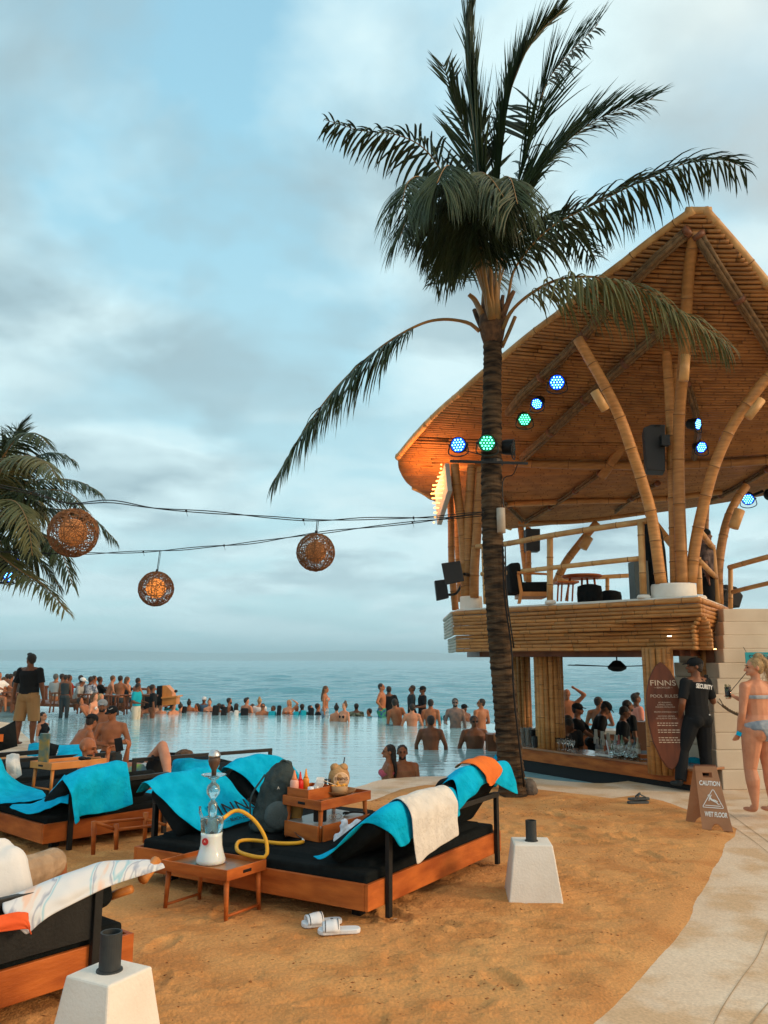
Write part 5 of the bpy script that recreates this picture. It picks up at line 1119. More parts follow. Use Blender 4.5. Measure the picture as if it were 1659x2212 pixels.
mb = MB(); mb.lathe(sb + V((0, 0, .306)), [(.029, 0), (.031, .05), (.033, .09), (.02, .105), (.013, .118), (.043, .155), (.048, .182), (.040, .214), (.018, .232), (.013, .245), (.032, .258), (.042, .266), (.014, .272)], 26); mb.build('glass_stem', mat('stem_glass', (.55, .85, .92), rough=.04, trans=.85), o, sm=True)
mb = MB(); mb.lathe(sb + V((0, 0, .578)), [(.02, -.004), (.075, .006), (.088, .016), (.084, .018), (.02, .004)], 32); mb.build('ash_plate', clearg, o, sm=True)
mb = MB(); mb.lathe(sb + V((0, 0, .585)), [(.017, 0), (.018, .04), (.036, .075), (.042, .10), (.042, .125), (.03, .128)], 24); mb.build('clay_bowl', mat('clay', (.12, .06, .035), (.07, .045, .03), 20, .5), o, sm=True)
mb = MB(); mb.lathe(sb + V((0, 0, .714)), [(.043, 0), (.045, .01), (.036, .035), (.018, .05), (.006, .052)], 20); mb.build('metal_cap', chrome, o, sm=True)
text('lettering', '♛', .03, plaster, sb + V((-.022, -.085, .155)), basis(V((1, -.1, 0)), V((0, 0, 1))), o, .001) if False else None
mb = MB(); mb.lathe(sb + V((-.026, -.083, .158)), [(.024, 0), (.024, .004)], 22, rot=V((-.3, -1, 0)).to_track_quat('Z', 'Y').to_matrix()); mb.build('red_label', mat('label_red', (.55, .03, .03), rough=.5), o)
text('lettering', 'A', .022, plaster, sb + V((-.029, -.0885, .160)), basis(V((1, -.3, 0)), V((0, 0, 1))), o, .0006)
mb = MB(); mb.tube([sb + V((-.06, 0, .27)), sb + V((-.085, -.01, .34)), sb + V((-.088, -.01, .38))], [.012, .01, .008], 8); mb.build('purge_valve', clearg, o, sm=True)
hp = [sb + V((.07, 0, .29)), P(486, 1765, 6.05), P(505, 1752, 6.1), P(525, 1754, 6.1), P(552, 1775, 6.1), P(573, 1810, 6.05), P(577, 1845, 6.0), P(566, 1857, 6.0), P(540, 1856, 6.05), P(513, 1846, 6.2), P(515, 1830, 6.35), P(545, 1824, 6.4), P(600, 1833, 6.3), P(640, 1831, 6.3), P(655, 1822, 6.35)]
hp = [V((p.x, p.y, max(p.z, .375 if M1 and (p - M1.C).dot(M1.n) < 2.1 and (p - M1.C).dot(M1.e) > .02 else .345))) for p in hp]
mb = MB(); mb.tube(resample(smooth(hp, 7), .03), .0135, 10); mb.build('hose', mat('hose_yellow', (.80, .42, .02), (.70, .34, .015), 10, .5, .2, 60), o, sm=True)
mb = MB(); mb.tube([hp[-1], hp[-1] + V((-.005, .04, .012)), P(645, 1806, 6.5), P(632, 1792, 6.6)], [.012, .011, .005, .005], 8); mb.build('mouthpiece', chrome, o, sm=True)
# ---- slippers under the corner, flip flop, rock
def slider(c, ang, label, L_=.27):
    o = empty('slide_sandal', c, 0, label, 'sandal', 'white slide sandals'); rt = Matrix.Rotation(ang, 3, 'Z'); c = V(c); out_ = []
    prof = [(-.5, .001), (-.48, .028), (-.4, .043), (-.2, .046), (0, .043), (.2, .052), (.38, .053), (.47, .038), (.5, .005)]
    poly = [(x * L_, y) for x, y in prof] + [(x * L_, -y) for x, y in prof[::-1]]
    vs = [rt @ V((x, y, 0)) for x, y in poly]; mb = MB(); mb.prism([(v.x + c.x, v.y + c.y) for v in vs], c.z, c.z + .028); mb.build('sole', mat('sandal_white', (.72, .76, .80), rough=.6), o, bevel=.007)
    rows = []
    for i in range(13):
        a = math.pi * i / 12; row = []
        for x in (-.0, .045, .095, .105): row.append(c + rt @ V((x + .0, math.cos(a) * (.053 + .004 * (x < .05)), .02 + math.sin(a) * (.055 - .12 * x * 0) * (1 - .2 * (x > .06)))))
        rows.append(row)
    mb = MB(); mb.grid(rows); mb.build('strap', MATS['sandal_white'], o, sm=True, solidify=.006)
    for x in (.008, .088):
        mb = MB(); mb.tube([c + rt @ V((x, math.cos(math.pi * i / 12) * .0575, .0215 + math.sin(math.pi * i / 12) * (.059 - .16 * (x > .06) * .06))) for i in range(13)], .0024, 5); mb.build('stripe', black, o)
    nd = rt @ V((0, -.35, .9)); text('lettering', 'LACOSTE', .024, black, c + rt @ V((.047, -.018, .0 )) + V((0, 0, .0795)), basis(rt @ V((0, -1, -.25)) * -1, rt @ V((-1, 0, 0))) , o, .0008)
slider((Cx(733, 5.53, 0).x, 5.50, sand_z(-.29, 5.5) + .004), 0.12 + math.pi, 'white slide sandal nearer the camera under the daybed corner'); slider((Cx(694, 5.62, 0).x, 5.66, sand_z(-.4, 5.66) + .004), .35 + math.pi, 'white slide sandal tucked further under the daybed corner')
o = empty('flip_flop', G(1378, 1734), 0, 'dark grey flip flop lying alone on the sand near the wet floor board', 'sandal'); c = G(1378, 1732, .03); rt = Matrix.Rotation(.15, 3, 'Z')
prof = [(-.5, .001), (-.46, .035), (-.3, .045), (0, .045), (.3, .055), (.45, .04), (.5, .005)]
for k, dz in ((0, 0), (1, .035)): 
    vs = [rt @ V((x * .27, y, 0)) for x, y in prof + [(a, -b) for a, b in prof[::-1]]]; mb = MB(); mb.prism([(v.x + c.x + k * .02, v.y + c.y + k * .03) for v in vs], .012 + dz, .038 + dz); mb.build('sole', rubber, o, bevel=.008)
mb = MB(); mb.tube(smooth([c + V((-.02, -.05, .05)), c + V((.03, 0, .10)), c + V((-.01, .06, .05))], 5), .010, 6); mb.tube([c + V((.02, 0, .09)), c + V((.10, .01, .05))], .008, 6); mb.build('thong_strap', rubber, o, sm=True)
lump('stone', 'dark rounded sack of sand resting against the foot of the palm', 'sack', [(G(1141, 1702, .08), (.11, .12, .12)), (G(1146, 1708, .04), (.10, .1, .07))], mat('stone', (.14, .12, .10), (.08, .07, .06), 8, .9, .5, 60), disp=.03)
lump('towel', 'turquoise towel bunched behind the foot of the palm', 'towel', [(P(1132, 1690, 11.2), (.10, .1, .05)), (P(1060, 1680, 11.4), (.13, .12, .12)), (P(1078, 1655, 11.4), (.10, .12, .16))], towel2, disp=.05, dsc=.12)
# ---- wet floor board
o = empty('wet_floor_board', G(1545, 1790), 0, 'wooden A frame board reading caution wet floor standing at the sand edge', 'warning sign')
bl, br = G(1517, 1791, .01), G(1584, 1797, .01); tl_, tr_ = P(1500.5, 1655, 8.98), P(1547, 1655.5, 8.92); sw = mat('sign_wood', (.42, .19, .085), (.34, .145, .06), 4, .6, .2, 30)
nrm = (br - bl).cross(tl_ - bl).normalized()
d_ = V(ray(1547, 1655.5)); tr_ = V((0, 0, H)) + d_ * ((bl - V((0, 0, H))).dot(nrm) / d_.dot(nrm))
def bil(u, v_, a=bl, b=br, c=tl_, d=tr_): return a.lerp(b, u).lerp(c.lerp(d, u), v_)
nrm = (br - bl).cross(tl_ - bl).normalized()
if nrm.y > 0: nrm = -nrm
def board(a, b, c, d, nn_):
    f = lambda u, v_: a.lerp(b, u).lerp(c.lerp(d, u), v_); mb = MB(); th = -nn_ * .018
    def s_(poly): mb.solid([f(u, v_) for u, v_ in poly], th, .018)
    arch = [(.30 + .40 * t, .10 * math.sin(math.pi * t) ** .6) for t in [i / 8 for i in range(9)]]
    s_([(0, 0)] + arch + [(1, 0), (1, .82), (0, .82)]); s_([(0, .82), (.30, .82), (.30, .90), (0, .90)]); s_([(.72, .82), (1, .82), (1, .90), (.72, .90)]); s_([(0, .90), (1, .90), (1, 1), (0, 1)]); return mb
board(bl, br, tl_, tr_, nrm).build('board', sw, o)
b2l, b2r = G(1481, 1775, .01), G(1549, 1780, .01); off = V((0, .03, 0)); n2 = (b2r - b2l).cross(tl_ - b2l).normalized(); n2 = n2 if n2.y < 0 else -n2
board(b2l, b2r, tl_ + off, tr_ + off, n2).build('board', sw, o)
mb = MB(); mb.tube([tl_ + off * .5, tr_ + off * .5], .014, 8); mb.build('hinge', wood_dark, o)
rt = basis(br - bl, tl_ + tr_ - bl - br); wp = mat('sign_paint', (.80, .76, .70), rough=.7); Hh = ((tl_ + tr_) / 2 - (bl + br) / 2).length
text('lettering', 'CAUTION', .068, wp, bil(.54, .72) + nrm * .002, rt, o, .0015, sx=.66, bold=True); text('lettering', 'WET FLOOR', .068, wp, bil(.55, .235) + nrm * .002, rt, o, .0015, sx=.56, bold=True)
def sp_(u, v_): return bil(.555, .475) + rt @ V((u, v_, .003))
mb = MB(); s_ = .098
tri = [(-s_, -s_ * .82), (-s_ * .96, -s_ * .90), (s_ * .96, -s_ * .90), (s_, -s_ * .82), (.07 * s_, s_ * .98), (-.07 * s_, s_ * .98), (-s_, -s_ * .82)]
for (a, b) in zip(tri, tri[1:]): mb.bar(sp_(*a), sp_(*b), .007, .002, up=nrm)
mb.bar(sp_(-.075, -.068), sp_(.075, -.068), .007, .002, up=nrm)
fig = [((-.033, .018), (-.012, -.012), .016), ((-.012, -.012), (.030, -.030), .011), ((.030, -.030), (.052, -.052), .009), ((-.008, -.006), (.024, -.012), .010), ((.024, -.012), (.044, -.026), .008), ((-.030, .016), (-.016, .044), .008), ((-.034, .01), (-.040, -.022), .008), ((.054, -.052), (.072, -.042), .004)]
for a, b, w_ in fig: mb.bar(sp_(*a), sp_(*b), w_, .002, up=nrm)
mb.lathe(sp_(-.040, .034), [(.0115, -.001), (.0115, .001)], 12, rot=rt); mb.build('pictogram', wp, o)
# ---- surfboard with pool rules
o = empty('surfboard_sign', Cx(1438, 11.25, .2), 0, 'brown wooden surfboard with white pool rules leaning on the cane pillar', 'surfboard'); tp_ = P(1436, 1430, 11.42); bt = P(1440, 1663, 11.22); ax = (tp_ - bt); Lb_ = ax.length; yv = ax.normalized(); xv = V((1, -.02, 0)); rt = basis(xv, yv)
cen = (tp_ + bt) / 2; prof = [(-.5, .0), (-.47, .06), (-.40, .125), (-.25, .205), (-.08, .243), (.06, .25), (.2, .232), (.33, .18), (.42, .115), (.47, .06), (.5, .0)]
poly = [(w_, y * Lb_) for y, w_ in prof] + [(-w_, y * Lb_) for y, w_ in prof[-2:0:-1]]; nrm = rt @ V((0, 0, 1)); mb = MB(); mb.solid([cen + rt @ V((x, y, -.03)) for x, y in poly], nrm, .045); mb.build('board', mat('surf_wood', (.15, .042, .018), (.09, .026, .012), 3, .45, .1, 20, (4, 4, .6), spec=.25), o, bevel=.010)
bt_m = mat('board_paint', (.55, .44, .33), rough=.7)
def tx(s, size, y, sx=1.0): text('lettering', s, size, bt_m, cen + rt @ V((0, y, .018)), rt, o, .001, sx=sx)
tx('FINNS', .105, .42, 1.25); tx('— BEACH CLUB —', .03, .36); tx('POOL RULES', .058, .245, 1.15)
for i, (s, y) in enumerate((('NO RUNNING,', .16), ('JUMPING, DIVING', .13), ('PUSHING OR PLAYING', .10), ('PROPER SWIMWEAR ONLY', .035), ('NO FOOD, DRINKS', -.02), ('OR GLASS IN THE POOL', -.05))): tx(s, .026, y)
rs = random.Random(4); mb = MB()
for y in (-.11, -.14, -.20, -.23, -.30, -.33, -.36):
    x = -.13
    while x < .13: w_ = rs.uniform(.02, .05); mb.box(cen + rt @ V((x + w_ / 2, y, .0165)), (w_, .010, .0012), rt); x += w_ + .012
mb.build('faded_writing', bt_m, o)
# ---- staff only plate, rope
o = empty('staff_only_sign', P(1650, 1421, 11.3), 0, 'turquoise plate reading staff only hung across the stair', 'sign'); mb = MB(); a, b = P(1609, 1409, 11.35), P(1700, 1434, 11.35); mb.box((a + b) / 2, (b.x - a.x, .012, a.z - b.z)); mb.build('plate', mat('sign_teal', (.012, .30, .34), rough=.6), o, bevel=.002)
text('lettering', 'STAFF ONLY', .105, mat('sign_ink', (.01, .03, .05), rough=.6), (a + b) / 2 + V((.0, -.008, .0)), basis(V((1, 0, 0)), V((0, 0, 1))), o, .001, sx=.8)
mb = MB(); mb.tube([P(1612, 1409, 11.35), P(1606, 1398, 11.6)], .004, 5); mb.tube([P(1695, 1409, 11.35), P(1700, 1398, 11.6)], .004, 5); mb.build('cord', black, o)
o = empty('rope_barrier', P(1545, 1503, 11.7), 0, 'thick brown rope hooked by a metal link across the stair foot', 'rope'); rp_ = resample(smooth([P(1561, 1524, 11.45), P(1580, 1537, 11.3), P(1605, 1545, 11.1), P(1660, 1545, 10.9), P(1740, 1520, 10.8)], 8), .012); rm = mat('rope', (.20, .12, .065), (.12, .075, .04), 30, .9)
mb = MB(); fr = frames(rp_)
for k in range(3): mb.tube([p + (f[1] * math.cos(i * .55 + k * 2.09) + f[2] * math.sin(i * .55 + k * 2.09)) * .011 for i, (p, f) in enumerate(zip(rp_, fr))], .011, 6)
mb.build('strands', rm, o, sm=True); mb = MB(); a, b = P(1543, 1501, 11.7), P(1561, 1524, 11.45); s_ = V((.012, 0, .018)); mb.tube(smooth([a, a.lerp(b, .3) + s_, a.lerp(b, .7) + s_, b, a.lerp(b, .7) - s_, a.lerp(b, .3) - s_, a], 4), .006, 6); mb.build('link', steel, o, sm=True)
# ---- left daybeds
c2 = V((-3.005, 7.55)); E2 = (.669, .743); N2_ = (-.743, .669)
M2 = daybed('left', (c2.x, c2.y), E2, N2_, 1.42, 2.1, 'daybed on the left with a large turquoise towel over its back', backs=(0,), posts=(.22, 1.20), cush=[(.15, 1.15, 0, 0, 0, .60)])
q2 = M2.q
# the towel hangs over the back as seen in the picture
cloth('towel', 'wide turquoise towel draped down the back of the left daybed', [
    [P(140, 1684, 8.0), P(175, 1672, 8.15), P(215, 1662, 8.3), P(250, 1655, 8.4), P(270, 1656, 8.45)],
    [P(133, 1682, 7.66), P(175, 1661, 7.80), P(212, 1651, 7.94), P(248, 1644, 8.06), P(274, 1648, 8.14)],
    [P(150, 1706, 7.50), P(176, 1690, 7.62), P(212, 1680, 7.78), P(250, 1674, 7.92), P(279, 1676, 8.02)],
    [P(155, 1738, 7.48), P(176, 1726, 7.60), P(213, 1718, 7.76), P(252, 1710, 7.90), P(283, 1708, 8.0)],
    [P(162, 1783, 7.44), P(177, 1763, 7.58), P(213, 1758, 7.74), P(252, 1750, 7.88), P(286, 1738, 7.98)]], towel, group=TG, folds=.018, seed=21)
cloth('towel', 'narrow end of the turquoise towel sliding onto the left daybed mattress', [
    [P(140, 1672, 8.3), P(118, 1700, 8.15), P(98, 1722, 8.0), P(70, 1735, 7.95), P(25, 1738, 8.0)],
    [P(150, 1690, 7.9), P(128, 1715, 7.8), P(105, 1735, 7.78), P(75, 1746, 7.78), P(22, 1745, 7.8)],
    [P(148, 1738, 7.6), P(130, 1736, 7.62), P(108, 1745, 7.66), P(80, 1758, 7.62), P(55, 1758, 7.62)]], towel, group=TG, seed=23)
cloth('towel', 'turquoise towel spread from the far left across the left daybed mattress', [
    [P(-60, 1600, 8.7), P(-30, 1622, 8.7), P(0, 1637, 8.7), P(18, 1672, 8.72), P(40, 1690, 8.75), P(92, 1708, 8.5)],
    [P(-90, 1660, 8.4), P(-40, 1680, 8.4), P(0, 1698, 8.35), P(35, 1712, 8.35), P(65, 1718, 8.3), P(99, 1716, 8.25)],
    [P(-90, 1740, 8.0), P(-40, 1739, 8.0), P(0, 1737, 8.0), P(35, 1733, 8.0), P(65, 1729, 8.02), P(94, 1725, 8.05)]], towel, group=TG, seed=25, wr=.012)
tray_table((-3.40, 8.64), (.42, .43), (-.31, .21), .357, .30, 'wooden tray table with a menu stand on the left daybed', wd=wood_orange)
p = Cx(93, 8.75, .63); mb = MB(); mb.box(p + V((-.02, .05, .16)), (.10, .05, .30)); tag(mb.build('menu_stand', mat('menu', (.03, .11, .12), (.22, .17, .04), 12, .3), bevel=.006), 'tall dark green menu stand on the left tray table', 'menu stand')
mb = MB(); p = P(178, 1638, 8.95); mb.ell(p, (.045, .04, .022)); mb.ell(p + V((.06, 0, -.004)), (.035, .03, .018)); tag(mb.build('sunglasses', black, sm=True), 'black sunglasses case on the right end of the left tray table', 'case')
# upturned stool frame leaning on the left daybed
o = empty('stool_frame', G(225, 1830), 0, 'legs of a wooden stool frame leaning behind the left daybed', 'stool frame')
LG = [((203, 1774), (201, 1846), 7.1), ((251, 1780), (251, 1835), 7.2), ((315, 1755), (312, 1820), 7.6), ((262, 1750), (262, 1800), 7.7)]
for a, b, Y in LG[:3]: mb = MB(); mb.tube([P(*a, Y), P(*b, Y)], [.022, .017], 10); mb.build('leg', wood, o, sm=True)
for a, b in (((207, 1778, 7.1), (312, 1768, 7.6)), ((205, 1776, 7.1), (250, 1792, 7.2)), ((254, 1792, 7.2), (330, 1784, 7.6)), ((316, 1770, 7.6), (358, 1782, 7.5)), ((345, 1776, 7.6), (330, 1786, 7.6))): mb = MB(); mb.tube([P(*a), P(*b)], .013, 8); mb.build('rail', wood, o, sm=True)
# beds further back
M4 = daybed('b4', (-5.0, 9.0), (.80, .60), (-.60, .80), 2.3, 2.0, 'daybed behind the tray table where the bald man reclines', backs=(0,), posts=(.1, 2.1))
M5 = daybed('b5', (-2.95, 9.55), (.80, .60), (-.60, .80), 2.0, 2.0, 'daybed at the pool edge where two people lie', backs=(0,), posts=(.1, 1.85))
cloth('towel', 'turquoise towel covering the reclined seat behind the bald man', [
    [P(118, 1610, 10.6), P(150, 1609, 10.6), P(174, 1608, 10.6)], [P(126, 1622, 10.2), P(150, 1616, 10.2), P(176, 1614, 10.2)], [P(114, 1641, 9.9), P(140, 1640, 9.9), P(182, 1638, 9.9)]], towel, group=TG, seed=31)
cloth('towel', 'turquoise towel seen left of the menu stand behind the standing man', [
    [P(62, 1607, 11.2), P(85, 1604, 11.2), P(112, 1605, 11.2)], [P(60, 1618, 10.9), P(85, 1616, 10.9), P(112, 1617, 10.9)], [P(58, 1634, 10.6), P(85, 1633, 10.6), P(108, 1632, 10.6)]], towel2, group=TG, seed=33)
cloth('towel', 'turquoise towel hooding the brown haired person on the far daybed', [
    [P(372, 1650, 10.3), P(378, 1640, 10.3), P(395, 1634, 10.3), P(425, 1640, 10.3), P(455, 1640, 10.4), P(472, 1648, 10.4)], [P(368, 1672, 10.0), P(378, 1652, 10.0), P(400, 1645, 10.0), P(428, 1648, 10.0), P(455, 1650, 10.1), P(474, 1655, 10.1)], [P(372, 1700, 9.75), P(386, 1690, 9.75), P(402, 1676, 9.75), P(430, 1672, 9.75), P(456, 1666, 9.8), P(466, 1666, 9.8)]], towel, group=TG, seed=35, folds=.01)
cloth('towel', 'white towel hung over the black rail at the far left', [
    [P(14, 1632, 9.0), P(28, 1627, 9.0), P(42, 1629, 9.0)], [P(12, 1650, 8.8), P(28, 1648, 8.8), P(44, 1652, 8.8)], [P(16, 1676, 8.8), P(30, 1684, 8.8), P(48, 1674, 8.8)]], white_cloth, seed=37)
cloth('towel', 'turquoise towel lying along the rail between two far daybeds', [
    [P(285, 1712, 9.0), P(320, 1706, 9.1), P(350, 1700, 9.2)], [P(285, 1722, 8.8), P(320, 1718, 8.9), P(350, 1712, 9.0)]], towel, group=TG, seed=39)
mb = MB(); mb.bar(P(-40, 1634, 9.4), P(112, 1622, 10.6), .05, .05); mb.bar(P(-40, 1650, 8.9), P(70, 1640, 9.6), .04, .04); tag(mb.build('black_rail', steel), 'black steel back rails of the loungers at the far left', 'rail')
def pillow(label, pts, th=.10):
    c = sum((V(p) for p in pts), V()) / 4; rows = []
    for i in range(9):
        row = []
        for j in range(9):
            u, v_ = i / 8, j / 8; row.append(V(pts[0]).lerp(V(pts[1]), u).lerp(V(pts[3]).lerp(V(pts[2]), u), v_))
        rows.append(row)
    n_ = (V(pts[1]) - V(pts[0])).cross(V(pts[3]) - V(pts[0])).normalized(); mb = MB()
    for sg_ in (1, -1): mb.grid([[p + n_ * sg_ * th * (math.sin(math.pi * i / 8) * math.sin(math.pi * j / 8)) ** .5 for j, p in enumerate(r)] for i, r in enumerate(rows)])
    return tag(mb.build('pillow', cushion, sm=True), label, 'pillow')
o = pillow('large black pillow with an orange tag standing at the far left', [P(-30, 1590, 9.6), P(33, 1556, 9.6), P(38, 1612, 9.5), P(-20, 1628, 9.5)])
mb = MB(); mb.box(P(2, 1594, 9.42), (.05, .006, .08)); mb.build('care_tag', org, o)
pillow('black pillow with a pointed corner beside the turquoise towel', [P(100, 1602, 10.0), P(128, 1610, 10.0), P(118, 1640, 9.9), P(106, 1638, 9.9)], .06)
# ---- daybed at the lower left and its striped towel
M3 = daybed('low', (-1.333, 4.67), (-.643, -.766), (-.766, .643), 2.2, 1.9, 'nearest daybed cut by the left edge with a patterned towel on its back', backs=(0,), posts=(.22, 1.9), cush=[(.12, 2.0, 0, .02, 0, .53)])
q3 = M3.q
M3.bb('steel_back', steel, .25, 1.95, -.012, .0, .30, .555, .002)
pt = bpy.data.materials.new('patterned_towel'); pt.use_nodes = True; t = pt.node_tree; b = t.nodes['Principled BSDF']; b.inputs['Roughness'].default_value = .95
co = t.nodes.new('ShaderNodeTexCoord'); wv = t.nodes.new('ShaderNodeTexNoise'); wv.inputs['Scale'].default_value = 3.4; wv.inputs['Detail'].default_value = 3.5; mp = t.nodes.new('ShaderNodeMapping'); mp.inputs['Rotation'].default_value = (0, 0, -.87); mp.inputs['Scale'].default_value = (2.4, .5, .5)
t.links.new(co.outputs['Object'], mp.inputs[0]); t.links.new(mp.outputs[0], wv.inputs[0]); rp = t.nodes.new('ShaderNodeValToRGB'); e_ = rp.color_ramp.elements
for p_, c_ in ((.36, (.70, .52, .42)), (.40, (.62, .66, .68)), (.46, (.62, .66, .70)), (.49, (.30, .36, .46)), (.51, (.62, .68, .72)), (.54, (.28, .52, .64)), (.58, (.62, .67, .70))):
    el_ = e_.new(p_); el_.color = (*c_, 1)
e_[0].color = (.7, .6, .55, 1); e_[-1].color = (.66, .68, .70, 1); t.links.new(wv.outputs[0], rp.inputs[0]); t.links.new(rp.outputs[0], b.inputs['Base Color'])
cloth('towel', 'white beach towel with blue and grey blotches along the nearest daybed back', [
    [q3(.0, .22, .54), q3(.25, .22, .56), q3(.45, .22, .53), q3(.62, .22, .51), q3(.74, .22, .50)],
    [q3(-.12, .08, .60), q3(.2, .03, .650), q3(.42, .01, .625), q3(.58, .01, .60), q3(.74, .01, .58)],
    [q3(-.17, .01, .58), q3(.2, -.075, .60), q3(.42, -.08, .575), q3(.58, -.08, .555), q3(.76, -.08, .54)],
    [q3(-.175, -.005, .56), q3(.22, -.10, .56), q3(.42, -.105, .52), q3(.56, -.11, .485), q3(.66, -.11, .43)]], pt, seed=41, wr=.008, th=.014)
cloth('towel', 'orange underside of the patterned towel turned over at the left edge', [
    [q3(.66, -.115, .53), q3(.74, -.12, .55), q3(1.1, -.12, .55)], [q3(.66, -.13, .48), q3(.74, -.135, .52), q3(1.1, -.13, .52)], [q3(.64, -.125, .43), q3(.70, -.13, .47), q3(1.1, -.13, .50)]], mat('coral_cloth', (.75, .12, .03), (.65, .09, .02), 8, .9), seed=43)
mb = MB(); mb.tube([q3(-.14, .03, .60), q3(-.02, -.02, .53)], .03, 8); mb.tube([q3(.05, -.03, .50), q3(.12, .12, .44)], .022, 8); tag(mb.build('wooden_handle', wood_orange, sm=True), 'rounded wooden bar end poking from under the patterned towel', 'wooden bar')
# ================================================================ PEOPLE
def eltube(mb, secs, side, n=14):
    """secs: (point, rx, ry); side: unit vector or list of them"""
    vs = []; fs = []; m_ = len(secs)
    for i, (p, rx, ry) in enumerate(secs):
        a = secs[max(0, i - 1)][0]; b = secs[min(m_ - 1, i + 1)][0]; t = (b - a).normalized(); s = (side[i] if isinstance(side, list) else side)
        s = (s - t * s.dot(t)).normalized(); f = t.cross(s)
        for k in range(n):
            an = 2 * math.pi * k / n; vs.append(p + s * math.cos(an) * rx + f * math.sin(an) * ry)
    for i in range(m_ - 1):
        for k in range(n): j = (k + 1) % n; fs.append((i * n + k, i * n + j, i * n + n + j, i * n + n + k))
    fs.append(tuple(range(n))[::-1]); fs.append(tuple(range((m_ - 1) * n, m_ * n))); mb.add(vs, fs)
def limb(mb, pts, rs, n=12, ball=True):
    mb.tube(pts, rs, n)
    if ball:
        mb.ell(pts[0], rs[0], nu=12, nv=8); mb.ell(pts[-1], rs[-1], nu=12, nv=8)
ARMS = dict(down=((.16, .02, -1), (.10, .16, -1)), bent=((.28, .05, -1), (-.15, 1, -.1)), table=((.3, .55, -.8), (-.35, .9, .05)), hip=((.72, -.12, -.72), (-.75, .35, -.6)),
            head=((.75, .25, .75), (-.85, -.05, .55)), fold=((.3, .25, -.9), (-1, .38, .1)), phone=((.15, .6, -.7), (-.15, .65, .8)), back=((.35, -.1, -1), (.1, .2, -1)), side=((.38, .1, -1), (.0, .4, -1)), lean=((.25, .8, -.6), (-.1, .95, -.3)), up=((.4, .2, .8), (-.2, .1, 1)))
LEGS = dict(stand=((.03, .02, -1), (.01, -.04, -1)), stride=((.05, .28, -1), (0, -.15, -1)), rear=((.05, -.22, -1), (0, -.3, -1)), sit=((.18, 1, -.05), (.0, .12, -1)), none=None)
